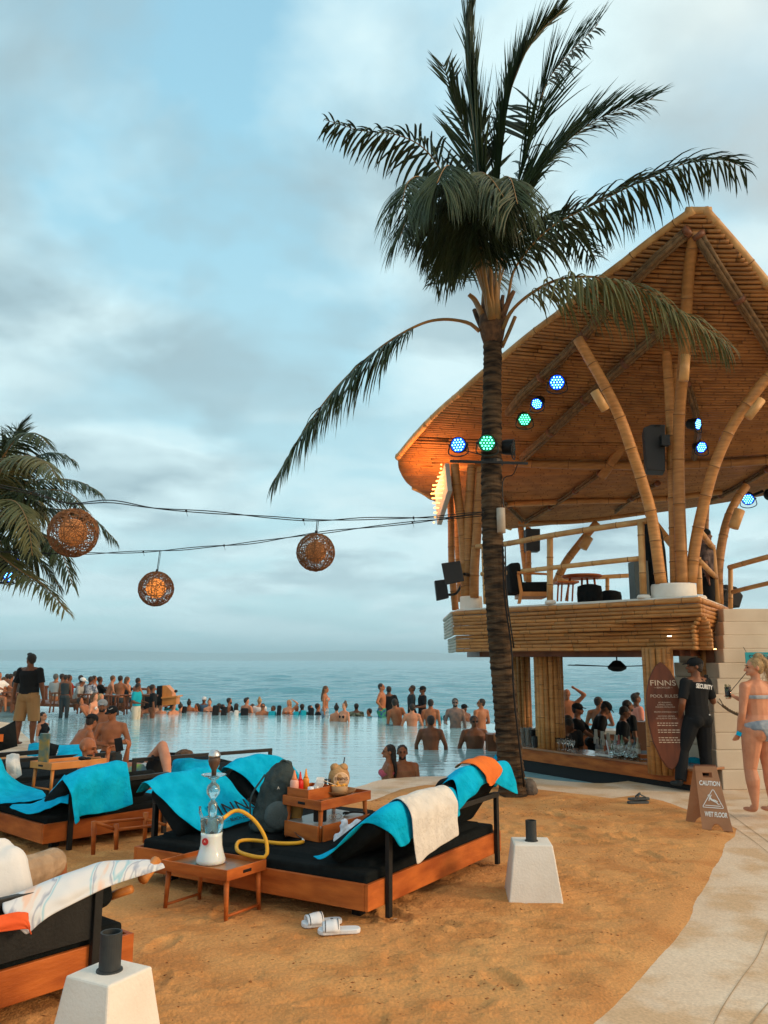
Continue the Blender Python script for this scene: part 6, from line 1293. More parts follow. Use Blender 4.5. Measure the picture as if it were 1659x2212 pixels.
def person(label, x, ytop, Y, face=0, h=1.75, skin=None, lod=1, lean=0, tilt=0, arms=('down', 'down'), legs=('stand', 'stand'), hair='short', hairm=None, top=None, bottom=None, female=False, yaw=0, nod=0, group=None, fat=1.0, extra=None, J=None, shoes=None, cap=None, beard=False, glasses=False, sleeves='short', name='person'):
    """stands so that the top of the head is seen at (x, ytop) at distance Y; face 0 = towards the viewer, 180 = away"""
    skin = skin or skinB; hairm = hairm or hair_black; k = h / 1.75; rz = Matrix.Rotation(R(face), 3, 'Z')
    fw = V((0, -1, 0)); sd = V((1, 0, 0)); up = V((0, 0, 1))     # local: sd = towards viewer's right when facing him (his left)
    tr = Matrix.Rotation(R(lean), 3, 'X') @ Matrix.Rotation(R(tilt), 3, 'Y')    # forward lean about the hips
    hipw = .095 * (1.08 if female else 1); shw = (.165 if female else .19) * fat ** .5
    pel = V((0, 0, .95)) * k; L = {}
    def T(v): return pel + tr @ (V(v) * k)
    L['pel'] = pel; L['waist'] = T((0, -.005, .13)); L['rib'] = T((0, -.01, .27)); L['chest'] = T((0, -.005, .39)); L['shl'] = T((0, .01, .475)); L['nb'] = T((0, .015, .53))
    hd = tr @ V((0, -.02, 1)); hr = Matrix.Rotation(R(yaw), 3, 'Z') @ Matrix.Rotation(R(lean * .45 + nod), 3, 'X'); hup = hr @ up; hf = hr @ fw; hs = hr @ sd
    L['head'] = L['nb'] + (hd * .35 + hup * .65).normalized() * .140 * k
    topv = L['head'] + hup * .115 * k
    w0 = P(x, ytop, Y); loc = w0 - rz @ topv
    W = lambda v: loc + rz @ v
    if J: J(L, W)
    o = empty(name, loc, R(face), label, 'person', group)
    D = lambda v: rz @ v
    fwW, sdW = D(tr @ fw), D(tr @ sd); g = {a: W(b) for a, b in L.items()}; f_ = fat * k
    body = MB(); ds = D(sd)
    def torso(mb, inf=0.0, lo=0, hi=7):
        S = [(g['pel'] - D(tr @ up) * .10 * k, .10, .09), (g['pel'] - D(tr @ up) * .03 * k, .158 if female else .148, .112), (g['pel'] + D(tr @ up) * .04 * k, .162 if female else .152, .112), (g['waist'], .118 if female else .140, .092 if female else .105), (g['rib'], .130 if female else .158, .10 if female else .112), (g['chest'], .145 if female else .178, .105 if female else .118), (g['shl'], .145 if female else .165, .075 if female else .085), (g['nb'], .06, .055)]
        S = [(p, rx * f_ * (1 if i < 6 else 1 / fat ** .5) + inf, ry * f_ + inf) for i, (p, rx, ry) in enumerate(S)][lo:hi + 1]; eltube(mb, S, sdW)
    torso(body)
    if female:
        for s in (-1, 1): body.ell(g['chest'] + sdW * s * .072 * k + fwW * .085 * k - D(tr @ up) * .05 * k, .058 * k)
    gl = .088 if female else .078
    for s in (-1, 1): body.ell(g['pel'] + sdW * s * .078 * k - fwW * .055 * k - D(tr @ up) * .055 * k, gl * f_)
    limb(body, [g['nb'] - D(tr @ up) * .03 * k, g['head'] - D(hup) * .04 * k], [.066 * k, .058 * k] if not female else [.052 * k, .048 * k])
    rot = rz @ Matrix((hs, -hf, hup)).transposed(); hc = g['head']
    body.ell(hc + D(-hf * .012 + hup * .02) * k, (.080 * k, .098 * k, .090 * k), rot); body.ell(hc + D(hf * .030 - hup * .042) * k, (.062 * k, .064 * k, .058 * k), rot)
    if lod >= 1:
        body.ell(hc + D(hf * .088 - hup * .072) * k, (.022 * k, .018 * k, .018 * k), rot)
        limb(body, [hc + D(hf * .086 + hup * .012) * k, hc + D(hf * .112 - hup * .024) * k], [.009 * k, .016 * k], 8)
        body.ell(hc + D(hf * .085 + hup * .022) * k, (.045 * k, .014 * k, .012 * k), rot)
        for s in (-1, 1): body.ell(hc + D(hs * s * .078 + hup * -.01 - hf * .008) * k, (.012 * k, .02 * k, .030 * k), rot)
    arm_pts = []
    for i, s in enumerate((-1, 1)):     # i = 0: his right (sd = -1)
        sp_ = ARMS[arms[i]] if isinstance(arms[i], str) else arms[i]; u_, l_ = sp_[:2]
        S0 = g['shl'] + sdW * s * shw * k - D(tr @ up) * .025 * k
        m_ = lambda v: D(tr @ (sd * v[0] * s + fw * v[1] + up * v[2]) if len(sp_) < 3 else (sd * v[0] * s + fw * v[1] + up * v[2])).normalized()
        ud, ld = m_(u_), m_(l_); E = S0 + ud * .29 * k; Wr = E + ld * .255 * k; arm_pts.append((S0, E, Wr, ld))
        fk = fat ** .6; aw = .86 if female else 1
        limb(body, [g['nb'] - D(tr @ up) * .035 * k, S0 + D(tr @ up) * .006 * k], [.052 * k * aw, .052 * k * fk * aw]); limb(body, [g['chest'] + sdW * s * .115 * f_, S0.lerp(E, .18)], [.075 * k * aw, .05 * k * aw])
        body.ell(S0, .060 * k * fk * aw); limb(body, [S0, S0.lerp(E, .35), E], [.056 * k * fk * aw, .053 * k * fk * aw, .040 * k * fk * aw]); limb(body, [E, E.lerp(Wr, .3), Wr], [.040 * k * fk * aw, .042 * k * fk * aw, .026 * k * aw])
        hn = (sdW * s).cross(ld); hn = hn.normalized() if hn.length > .1 else fwW; hw = ld.cross(hn).normalized()
        rh = Matrix((hw, hn, ld)).transposed()
        body.ell(Wr + ld * .045 * k, (.038 * k, .017 * k, .052 * k), rh if rh.determinant() > 0 else Matrix((-hw, hn, ld)).transposed())
        if lod >= 2:
            for q in range(4):
                b0 = Wr + ld * .075 * k + hw * (-.028 + .0187 * q) * k; ln_ = (.062, .07, .066, .052)[q] * k; b1 = b0 + (ld * .8 + hn * -.35 + hw * (-.12 + .08 * q)) * ln_ * .55; b2 = b1 + (ld * .4 - hn * .8).normalized() * ln_ * .5
                limb(body, [b0, b1, b2], [.0095 * k, .009 * k, .0075 * k], 7)
            sg_ = 1 if (fwW.dot(hw) > 0) else -1
            limb(body, [Wr + ld * .025 * k + hw * sg_ * .025 * k, Wr + ld * .055 * k + hw * sg_ * .052 * k, Wr + ld * .09 * k + hw * sg_ * .055 * k - hn * .01], [.012 * k, .0105 * k, .009 * k], 7)
    leg_pts = []
    for i, s in enumerate((-1, 1)):
        sp_ = LEGS[legs[i]] if isinstance(legs[i], str) else legs[i]
        if sp_ is None: continue
        H0 = g['pel'] + ds * s * hipw * k - V((0, 0, .03 * k)); m_ = lambda v: D(sd * v[0] * s + fw * v[1] + up * v[2]).normalized(); ud, ld = m_(sp_[0]), m_(sp_[1]); Kn = H0 + ud * .44 * k; An = Kn + ld * .40 * k; leg_pts.append((H0, Kn, An))
        fk = fat ** .8 * (1.1 if female else 1); limb(body, [H0, H0.lerp(Kn, .4), Kn], [.090 * k * fk, .080 * k * fk, .053 * k * fk]); calf = -D(fw) * .012 * k
        limb(body, [Kn, Kn.lerp(An, .3) + calf, Kn.lerp(An, .65) + calf * .5, An], [.052 * k * fk, .058 * k * fk, .044 * k * fk, .034 * k])
        if lod >= 1:
            fd = (D(fw) if abs(ld.z) > .5 else V((0, 0, 1)) * .6 + D(fw) * .3).normalized(); rf = Matrix((D(sd), -fd, D(up))).transposed()
            body.ell(An + fd * .02 * k - up * .02 * k, (.036 * k, .05 * k, .04 * k), rf); body.ell(An + fd * .08 * k - up * .048 * k, (.042 * k, .095 * k, .026 * k), rf)
    vox = {0: .028, 1: .0165, 2: .0085}[lod]
    body.build('body', skin, o, remesh=vox, smooths=2 if lod else 1)
    cv = {0: .03, 1: .018, 2: .011}[lod]
    if top:
        m = MB(); kind, tm = top
        if kind in ('tee', 'tank', 'long'):
            torso(m, .016, 2, 6); m.ell(g['shl'] - D(tr @ up) * .0, (.1 * f_, .07 * f_, .05 * f_))
            if female:
                for s in (-1, 1): m.ell(g['chest'] + sdW * s * .072 * k + fwW * .085 * k - D(tr @ up) * .05 * k, .068 * k)
            if kind != 'tank':
                for (S0, E, Wr, ld) in arm_pts:
                    m.ell(S0, .070 * k * fat ** .4); limb(m, [g['nb'] - D(tr @ up) * .055 * k, S0], [.055 * k, .062 * k]); limb(m, [g['chest'] + sdW * ((S0 - g['chest']).dot(sdW) > 0 or -1) * .115 * f_, S0.lerp(E, .22)], [.088 * k, .062 * k])
                    limb(m, [S0, S0.lerp(E, .8 if kind == 'tee' else 1)], [.070 * k, .063 * k * fat ** .5], ball=kind != 'tee')
                    if kind == 'long': limb(m, [E, Wr], [.056 * k, .04 * k])
            if lod == 2: eltube(m, [(g['pel'] + D(tr @ up) * .0 * k, .168 * f_, .128 * f_), (g['waist'], .16 * f_, .124 * f_)], sdW)
        else:   # bikini band and cups
            S = [(g['chest'] - D(tr @ up) * .075 * k, .137 * f_, .103 * f_), (g['chest'] - D(tr @ up) * .03 * k, .146 * f_, .108 * f_)]; eltube(m, [(p, a + .004, b + .004) for p, a, b in S], sdW)
            for s in (-1, 1): m.ell(g['chest'] + sdW * s * .072 * k + fwW * .088 * k - D(tr @ up) * .05 * k, .060 * k)
        m.build({'tee': 't_shirt', 'tank': 'vest', 'long': 'shirt'}.get(kind, 'bikini_top'), tm, o, remesh=cv, smooths=1)
    if bottom and leg_pts:
        m = MB(); kind, bm_ = bottom; e = .014 if kind != 'briefs' else .008
        eltube(m, [(g['pel'] - V((0, 0, .11 * k)), .11 * f_, .10 * f_), (g['pel'] - V((0, 0, .03 * k)), (.165 if female else .158) * f_ + e, .118 * f_ + e), (g['pel'] + D(tr @ up) * (.05 if kind != 'briefs' else .015) * k, (.162 if female else .155) * f_ + e, .114 * f_ + e)], ds)
        for s in (-1, 1): m.ell(g['pel'] + sdW * s * .078 * k - fwW * .055 * k - D(tr @ up) * (.05 if kind != 'briefs' else .03) * k, gl * f_ + e)
        for (H0, Kn, An) in leg_pts:
            if kind == 'shorts': limb(m, [H0, H0.lerp(Kn, .85)], [.104 * f_, .098 * f_], ball=False)
            if kind == 'long_shorts': limb(m, [H0, H0.lerp(Kn, 1.0), Kn.lerp(An, .08)], [.108 * f_, .092 * f_, .09 * f_], ball=False)
            if kind == 'trousers': limb(m, [H0, H0.lerp(Kn, .5), Kn, Kn.lerp(An, .5), An], [.108 * f_, .098 * f_, .078 * f_, .074 * f_, .07 * f_], ball=False)
        if kind == 'briefs':
            m = MB(); uu = D(tr @ up); bb2 = -fwW
            eltube(m, [(g['pel'] + uu * .045 * k, .166 * f_, .118 * f_), (g['pel'] + uu * .005 * k + bb2 * .012 * k, .170 * f_, .142 * f_), (g['pel'] - uu * .03 * k + bb2 * .02 * k, .162 * f_, .150 * f_), (g['pel'] - uu * .06 * k + bb2 * .02 * k, .09 * f_, .155 * f_), (g['pel'] - uu * .12 * k, .045 * f_, .10 * f_)], ds)
        m.build({'briefs': 'bikini_bottom' if female else 'swim_briefs', 'trousers': 'trousers'}.get(kind, 'shorts'), bm_, o, remesh=cv if kind != 'briefs' else cv * .8, smooths=1)
    if shoes:
        m = MB()
        for (H0, Kn, An) in leg_pts: fd = D(fw); rf = Matrix((D(sd), -fd, D(up))).transposed(); m.ell(An + fd * .02 * k - up * .02 * k, (.047 * k, .06 * k, .055 * k), rf); m.ell(An + fd * .085 * k - up * .045 * k, (.05 * k, .11 * k, .034 * k), rf)
        m.build('shoes', shoes, o, remesh=cv, smooths=1)
    if hair and hair != 'bald':
        m = MB(); hz_ = hc + D(-hf * .022 + hup * .028) * k
        m.ell(hz_, (.087 * k, .096 * k, .092 * k), rot); m.ell(hc + D(-hf * .045 - hup * .01) * k, (.074 * k, .06 * k, .075 * k), rot)
        if hair == 'bun': m.ell(hc + D(-hf * .05 + hup * .135) * k, .045 * k)
        if hair == 'low_bun': m.ell(hc + D(-hf * .125 + hup * .02) * k, .045 * k)
        if hair in ('long', 'tail'):
            wq = (.085 if hair == 'long' else .04) * k; b0 = hc + D(-hf * .07 + hup * .02) * k; bk = -fwW
            eltube(m, [(b0, wq, .05 * k), (g['nb'] + bk * .075 * k, wq * 1.05, .045 * k), (g['chest'] + bk * .125 * k, wq * .95, .035 * k), (g['rib'] + bk * .125 * k, wq * .5, .02 * k)], sdW)
        if hair == 'quiff': m.ell(hc + D(hf * .04 + hup * .10) * k, (.06 * k, .055 * k, .035 * k), rot)
        hv = m.build('hair', hairm, o, remesh={0: .022, 1: .012, 2: .008}[lod], smooths=1)
        if lod: tx_ = bpy.data.textures.get('hairtex') or bpy.data.textures.new('hairtex', 'CLOUDS'); tx_.noise_scale = .025; md = hv.modifiers.new('d', 'DISPLACE'); md.texture = tx_; md.strength = .012; md.texture_coords = 'GLOBAL'
    if beard:
        m = MB(); m.ell(hc + D(hf * .040 - hup * .072) * k, (.060 * k, .060 * k, .044 * k), rot); m.build('beard', hair_black, o, remesh=.012, smooths=1)
    if cap:
        m = MB(); c_ = hc + D(-hf * .008 + hup * .045) * k; m.ell(c_, (.093 * k, .110 * k, .080 * k), rot); back = cap[1]; cf = -1 if back else 1
        b0 = c_ + D(hf * cf * .075 + hup * .0) * k; eltube(m, [(b0, .06 * k, .008), (b0 + D(hf * cf * .07 - hup * .012) * k, .055 * k, .008), (b0 + D(hf * cf * .098 - hup * .022) * k, .028 * k, .007)], D(hs)); m.build('cap', cap[0], o, remesh=.009, smooths=1)
    if lod >= 1 and not glasses:
        for s in (-1, 1): m = MB(); m.ell(hc + D(hs * s * .031 + hf * .086 + hup * .004) * k, (.011 * k, .008 * k, .006 * k), rot, 8, 6); m.build('eye', black, o)
        m = MB(); m.ell(hc + D(hf * .090 - hup * .048) * k, (.020 * k, .010 * k, .006 * k), rot, 10, 6); m.build('lips', mat('lips', (.38, .11, .08), rough=.5), o)
        for s in (-1, 1): m = MB(); m.bar(hc + D(hs * s * .016 + hf * .0955 + hup * .026) * k, hc + D(hs * s * .046 + hf * .086 + hup * .026) * k, .008, .006); m.build('eyebrow', hair_black if hairm != hair_blond else hair_brown, o)
    if glasses:
        m = MB()
        for s in (-1, 1): m.ell(hc + D(hs * s * .033 + hf * .094 + hup * .004) * k, (.028 * k, .010 * k, .021 * k), rot); m.bar(hc + D(hs * s * .06 + hf * .085 + hup * .008) * k, hc + D(hs * s * .08 - hf * .01 + hup * .004) * k, .006, .006)
        m.build('sunglasses', black, o, sm=True)
    o['_'] = 0; del o['_']
    return o, g, arm_pts, leg_pts
def cm(name, c, c2=None): return mat('cloth_' + name, c, c2, 14, .9, .10, 60, spec=.15)
K_ = cm('black', (.012, .014, .016)); GR = cm('grey', (.10, .11, .11)); WH = cm('white', (.72, .72, .70)); RD = cm('red', (.50, .04, .03)); TL = cm('teal', (.01, .33, .42)); DK = cm('charcoal', (.035, .045, .05)); LG_ = cm('light_grey', (.33, .34, .33)); BL = cm('denim', (.05, .11, .18)); FL = cm('floral', (.65, .68, .72), (.02, .05, .12)); FD = cm('dark_floral', (.30, .32, .22), (.02, .035, .02)); KH = cm('khaki', (.34, .20, .09)); PK = cm('pink', (.75, .28, .20)); TQ = cm('board', (.05, .35, .12), (.03, .06, .25)); BG_ = cm('grey_lace', (.38, .40, .42), (.20, .24, .28)); CO = cm('coral', (.60, .05, .06)); SH = mat('boot', (.012, .016, .018), rough=.6)
# ---- the guard, the woman, the standing man (nearest)
gu, gg, ga, gl_ = person('security guard in black cap and uniform turned away beside the surfboard', 1500, 1421, 11.3, 205, 1.74, skinC, 2, arms=(((.42, .10, -.85), (-.05, .35, 1.0), 1), ((.38, -.12, -1), (-.25, .45, -.6), 1)), legs=(((.10, .10, -1), (.02, -.02, -1)), ((.30, .22, -1), (.30, -.12, -1))), top=('tee', K_), bottom=('trousers', K_), shoes=SH, cap=(K_, False), yaw=55, hair='short', fat=1.10)
nb = gg['chest'] + V((.06, -.155, .03)); text('lettering', 'SECURITY', .082, WH, gg['shl'] + V((.055, -.148, -.075)), basis(V((1, .28, -.12)), V((-.05, 0, 1))), gu, .002, sx=.70, bold=True)
for dx in (.02, .12): m = MB(); m.ell(gg['waist'] + V((dx, -.125, -.10)), .010); m.build('badge_clip', WH, gu)
m = MB(); m.box(ga[0][2] + V((.0, -.0, .05)), (.045, .03, .14)); m.build('radio', black, gu)
wo, wg, wa, wl = person('blonde woman in a grey bikini sipping a green drink by the stair', 1626, 1420, 9.35, 205, 1.70, skinA, 2, arms=(((-.12, .70, -1.0), (-.15, .5, .22), 1), ((.16, .05, -1), (-.12, .45, -1), 1)), legs=(((.02, .0, -1), (.0, -.04, -1)), ((.05, .12, -1), (.0, -.08, -1))), hair='low_bun', hairm=hair_blond, top=('bikini', BG_), bottom=('briefs', BG_), female=True, yaw=60, nod=4, fat=1.28)
# messy top knot and loose strands, drink, wristband
c_ = wg['head']; m = MB(); rs = random.Random(3)
m.ell(c_ + V((.055, .0, .115)), (.06, .055, .05)); m.ell(c_ + V((.10, .0, .05)), (.06, .06, .07)); m.build('hair_knot', hair_blond, wo, remesh=.009, smooths=1)
m = MB()
for k in range(46):
    s0 = c_ + V((rs.uniform(.04, .13), rs.uniform(-.05, .05), rs.uniform(.0, .14))); m.tube(smooth([s0, s0 + V((rs.uniform(.01, .07), rs.uniform(-.03, .03), rs.uniform(-.08, .03))), s0 + V((rs.uniform(.03, .12), rs.uniform(-.04, .04), rs.uniform(-.26, -.08)))], 3), .0028, 3)
m.build('hair_strands', hair_blond, wo)
gp_ = wa[0][2] + wa[0][3] * .085 + V((-.02, -.035, -.05)); dr = empty('cocktail', gp_, 0, 'short glass of green cocktail with mint and black straw held by the woman', 'drink')
m = MB(); m.lathe(gp_, [(.028, 0), (.034, .02), (.037, .135), (.034, .135), (.030, .022), (.002, .02)], 20); m.build('glass', glass, dr, sm=True)
m = MB(); m.lathe(gp_ + V((0, 0, .021)), [(.029, 0), (.033, .085)], 16); m.build('drink', mat('mojito', (.10, .16, .03), (.22, .24, .08), 40, .3), dr, sm=True)
m = MB()
for k in range(22): m.ell(gp_ + V((rs.uniform(-.03, .03), rs.uniform(-.02, .02), .125 + rs.uniform(-.01, .035))), (.012, .010, .005), Matrix.Rotation(rs.uniform(0, 3), 3, 'Y'), 6, 4)
m.build('mint', mat('mint', (.30, .22, .12), (.12, .16, .04), 60, .7), dr); m = MB(); m.tube([gp_ + V((0, 0, .05)), wg['head'] + V((-.105, -.02, -.06))], .004, 8); m.build('straw', black, dr, sm=True)
m = MB(); m.box(wa[1][2] + V((-.01, -.035, -.01)), (.05, .02, .045), Matrix.Rotation(.4, 3, 'Y')); m.build('wrist_tag', towel, wo)
mn, mg, ma, ml = person('heavy set man in black shirt and khaki shorts standing on the pool rim', 68, 1412, 17.0, 168, 1.84, skinC, 2, arms=(((.26, .0, -1), (.10, .15, -1), 1), ((.34, .0, -1), (.16, .12, -1), 1)), legs=(((.06, .10, -1), (.0, -.04, -1)), ((.12, -.06, -1), (.02, -.06, -1))), top=('tee', K_), bottom=('long_shorts', KH), shoes=None, yaw=70, fat=1.22, hair='quiff')
# ---- men at the rim on the left
g1 = 'people in the near water of the pool'
person('man with black cap bending over at the pool rim behind the bald man', 203, 1543, 13.9, 130, 1.75, skinB, 1, lean=38, arms=('lean', 'lean'), legs=('none', 'none'), cap=(K_, True), hair='short', group=g1, yaw=25, fat=1.08)
person('man with grey cap standing behind the others in the pool', 222, 1511, 15.7, 15, 1.78, skinB, 1, arms=('fold', 'fold'), legs=('none', 'none'), cap=(cm('cap_grey', (.34, .36, .37)), False), beard=True, group=g1)
nm, ng, na, nl = person('shirtless man with black cap standing in the pool touching his stomach', 241, 1526, 14.5, 5, 1.76, skinB, 1, arms=(((.35, .1, -1), (-.85, .5, -.1)), ((.40, .05, -1), (-.9, .45, .05))), legs=('stand', 'stand'), cap=(K_, False), bottom=('shorts', DK), group=g1, yaw=-25, nod=12, fat=1.05)
m = MB(); sw_ = [ng['head'] + V((x_, -.105 + abs(x_) * .5, z_)) for x_, z_ in ((-.04, .075), (-.025, .065), (.0, .07), (.035, .09))]; m.tube(smooth(sw_, 4), [.004] * 13, 5); m.build('cap_logo', WH, nm)
person('dark haired woman up to her neck in water behind the standing man', 94, 1538, 20.5, 75, 1.62, skinA, 1, legs=('none', 'none'), hair='long', group=g1, female=True, top=('tank', K_))
# ---- bald man reclining with phone
bm, bg2, ba, _ = person('bald bearded man lying back and holding up a phone', 196, 1593, 9.75, 78, 1.78, skinB, 2, lean=-38, arms=(((.1, .8, -.35), (-.15, .12, 1), 1), ((.1, .85, -.3), (-.1, .2, 1), 1)), legs=('sit', 'sit'), hair='bald', beard=True, nod=30, bottom=('shorts', K_))
ph = (ba[0][2] + ba[1][2]) / 2 + V((.02, -.04, .10)); m = MB(); m.box(ph, (.09, .012, .15), Matrix.Rotation(-.2, 3, 'Y')); tag(m.build('mobile_phone', black, bevel=.005), 'black phone held up by the bald man', 'phone')
# ---- pair of legs: person in black and white shorts on the far daybed
o = empty('person', P(330, 1670, 9.9), 0, 'person lying with one knee raised in black and white shorts', 'person'); m = MB()
limb(m, [P(318, 1668, 9.95), P(332, 1640, 9.9), P(351, 1612, 9.8)], [.095, .082, .062]); limb(m, [P(351, 1612, 9.8), P(358, 1640, 9.6), P(362, 1672, 9.4)], [.060, .062, .04]); limb(m, [P(316, 1662, 10.2), P(334, 1655, 10.25), P(350, 1652, 10.3)], [.09, .075, .06]); limb(m, [P(270, 1672, 9.9), P(315, 1672, 9.95)], [.14, .12]); m.build('body', skinA, o, remesh=.011, smooths=2)
m = MB(); limb(m, [P(326, 1682, 9.85), P(335, 1655, 9.82), P(343, 1636, 9.8)], [.11, .105, .085], ball=False); m.build('shorts', K_, o, remesh=.011, smooths=1)
m = MB(); limb(m, [P(303, 1674, 9.8), P(322, 1668, 9.9)], [.12, .125]); m.build('shorts', WH, o, remesh=.011, smooths=1)
m = MB(); limb(m, [P(287, 1678, 9.75), P(300, 1674, 9.78)], [.12, .125]); m.build('shirt', mat('cloth_bright', (.02, .10, .35), (.35, .55, .06), 6, .9), o, remesh=.011, smooths=1)
o = empty('person', P(400, 1640, 10.4), 0, 'brown haired person under a turquoise towel looking at a phone', 'person'); m = MB(); m.ell(P(399, 1640, 10.35), (.10, .10, .12)); m.ell(P(396, 1665, 10.3), (.17, .14, .12)); m.build('body', skinB, o, remesh=.012, smooths=2)
hb = lump('hair', None, None, [(P(398, 1634, 10.33), (.12, .105, .085)), (P(388, 1638, 10.33), (.06, .08, .06))], hair_brown, parent=o, disp=.03, dsc=.03)
m = MB(); m.box(P(374, 1632, 10.5), (.13, .012, .075)); tag(m.build('mobile_phone', black, bevel=.004), 'phone above the brown haired person on the far daybed', 'phone')
# ---- person on the nearest daybed, mostly out of frame
o = empty('person', P(-20, 1940, 4.6), 0, 'person in white shirt and beige trousers seated at the left edge', 'person'); m = MB()
limb(m, [P(-60, 1905, 4.7), P(40, 1893, 5.0), P(118, 1866, 5.3)], [.11, .098, .072]); limb(m, [P(118, 1866, 5.3), P(128, 1930, 5.5), P(120, 2000, 5.6)], [.07, .055, .045]); m.build('body', skinB, o, remesh=.011, smooths=2)
m = MB(); limb(m, [P(-60, 1902, 4.7), P(30, 1898, 4.95), P(80, 1880, 5.15), P(112, 1864, 5.28)], [.125, .115, .10, .088]); m.build('trousers', mat('beige_cloth', (.42, .30, .19), (.30, .21, .13), 12, .9, .6, 30), o, remesh=.009, smooths=1)
m = MB(); eltube(m, [(P(-30, 2010, 4.55), .20, .16), (P(-26, 1930, 4.55), .21, .17), (P(-22, 1870, 4.55), .19, .14), (P(-25, 1825, 4.6), .10, .08)], V((1, .2, 0))); m.ell(P(18, 1868, 4.55), .095); limb(m, [P(20, 1872, 4.55), P(36, 1930, 4.55)], [.092, .085]); m.build('shirt', WH, o, remesh=.012, smooths=2)
# ---- near water
person('woman with very long wet black hair beside the bearded man at the pool rim', 840, 1608, 13.0, -82, 1.66, skinB, 2, legs=('none', 'none'), hair='long', female=True, top=('bikini', cm('pink_bikini', (.55, .10, .14))), group=g1)
person('bearded dark haired man facing the camera at the pool rim', 869, 1609, 13.15, 12, 1.72, skinB, 2, legs=('none', 'none'), beard=True, yaw=-12, group=g1, fat=1.15)
person('man with bare brown back standing alone in the middle of the pool', 930, 1545, 17.3, 172, 1.75, skinC, 1, arms=('side', 'side'), legs=('none', 'none'), group=g1, yaw=20, fat=1.12)
person('broad man with sunglasses facing the camera in dark water by the bar', 1024, 1546, 17.6, 10, 1.80, skinC, 1, arms=('back', 'side'), legs=('none', 'none'), group=g1, glasses=True, fat=1.25)
g2 = 'people standing in the pool by the far edge'
person('man with shaved sides and sunglasses facing the camera with tattooed chest', 983, 1508, 22.8, -5, 1.82, mat('skin_tattoo', (.30, .17, .12), (.14, .11, .10), 9, .6), 1, arms=('bent', 'down'), legs=('none', 'none'), glasses=True, group=g2, beard=True)
person('dark haired shirtless man in profile with sunglasses near the palm trunk', 1039, 1509, 22.4, 215, 1.82, skinB, 1, arms=('bent', 'down'), legs=('none', 'none'), yaw=50, glasses=True, group=g2)
person('shirtless man seen from behind leaning left among the group', 852, 1509, 23.6, 190, 1.78, skinB, 1, legs=('none', 'none'), arms=('bent', 'bent'), tilt=12, group=g2)
person('shirtless man low in the water with his back turned', 890, 1520, 23.4, 185, 1.72, skinA, 1, legs=('none', 'none'), arms=('side', 'side'), group=g2)
person('shirtless man with black hair at the right of the group seen from behind', 930, 1510, 23.5, 178, 1.80, skinB, 1, legs=('none', 'none'), arms=('down', 'down'), group=g2)
person('person in black cap half hidden between two men at the pool end', 1003, 1521, 25.5, 40, 1.72, skinC, 0, legs=('none', 'none'), cap=(K_, False), group=g2)
g3 = 'people standing beyond the pool edge'
person('shirtless man in bright board shorts with hand on hip beyond the pool', 824, 1476, 26.8, 75, 1.86, skinB, 1, arms=('hip', 'down'), bottom=('shorts', TQ), group=g3)
person('man in black shirt seen from behind beside the shirtless man', 840, 1482, 27.4, 175, 1.80, skinC, 1, top=('tee', K_), bottom=('trousers', K_), group=g3, arms=('side', 'down'))
person('man in dark grey shirt looking left in the middle of the group', 890, 1480, 27.4, -80, 1.82, skinC, 1, top=('tee', DK), bottom=('trousers', K_), group=g3)
person('man in black shirt and cap at the right of the group beyond the pool', 913, 1482, 27.2, -75, 1.82, skinC, 1, top=('tee', K_), bottom=('trousers', K_), group=g3, cap=(K_, False), arms=('bent', 'bent'))
person('woman in floral bikini top and denim shorts standing at the pool edge', 706, 1482, 26.6, 80, 1.66, skinB, 1, hair='tail', hairm=hair_brown, top=('bikini', cm('red_floral', (.55, .12, .10), (.6, .5, .35))), bottom=('shorts', cm('bleach_denim', (.35, .45, .52), (.08, .14, .2))), female=True, nod=18, group=g2)
person('woman with dark bun seen from behind in the pool below the standing woman', 727, 1522, 25.2, 178, 1.64, skinA, 0, hair='bun', female=True, legs=('none', 'none'), group=g2)
person('woman with blond bun facing left beside the dark haired woman', 744, 1517, 25.0, -40, 1.64, skinA, 0, hair='bun', hairm=hair_brown, female=True, legs=('none', 'none'), group=g2, top=('bikini', K_))
# ---- along the edge, from left to right
def E(lbl, x, y, dY=0, **k):
    w_ = G(x, y, .25); Yp = None
    pe = min(range(len(FE) - 1), key=lambda i: 0 if (FE[i].x / FE[i].y) <= (x - 829.5) / F / 1.027 <= (FE[i + 1].x / FE[i + 1].y) else 1)
    a, b = FE[pe], FE[pe + 1]; u = (x - 829.5) / F / 1.027; t = (u * a.y - a.x) / ((b.x - a.x) - u * (b.y - a.y)); Ye = a.y + t * (b.y - a.y)
    kk = dict(lod=0, legs=('none', 'none'), h=1.72); kk.update(k)
    return person(lbl, x, y, Ye + dY, kk.pop('face', 180), kk.pop('h'), **kk)
g4 = 'people sitting on the loungers beyond the pool edge'; g5 = 'people resting in the water at the pool edge'
E('pale man bending forward out of the pool by the wooden counter', 346, 1518, -1.5, face=70, lean=75, skin=skinA, arms=('lean', 'lean'), group=g5, fat=1.15, hair='bald', legs=('stand', 'stand'), h=1.6)
E('grey haired man with sunglasses on his head in the pool', 347, 1519, -1.9, face=50, skin=skinA, hairm=hair_brown, group=g5); E('dark haired person behind the grey haired man', 359, 1518, .9, face=20, skin=skinC, top=('tee', K_), group=g4)
E('person with black hair topmost in the row of swimmers', 371, 1513, 1.0, face=180, skin=skinC, top=('tee', TL), group=g4); E('man with quiff in the pool with arms along the edge', 375, 1518, -1.8, face=60, skin=skinA, arms=('side', 'side'), hair='quiff', group=g5)
E('man with black hair tied up leaning on the edge', 391, 1519, -.5, face=150, skin=skinA, hair='bun', group=g5); E('man with top knot and bare tan shoulders', 409, 1512, .6, face=178, skin=skinB, hair='bun', group=g4)
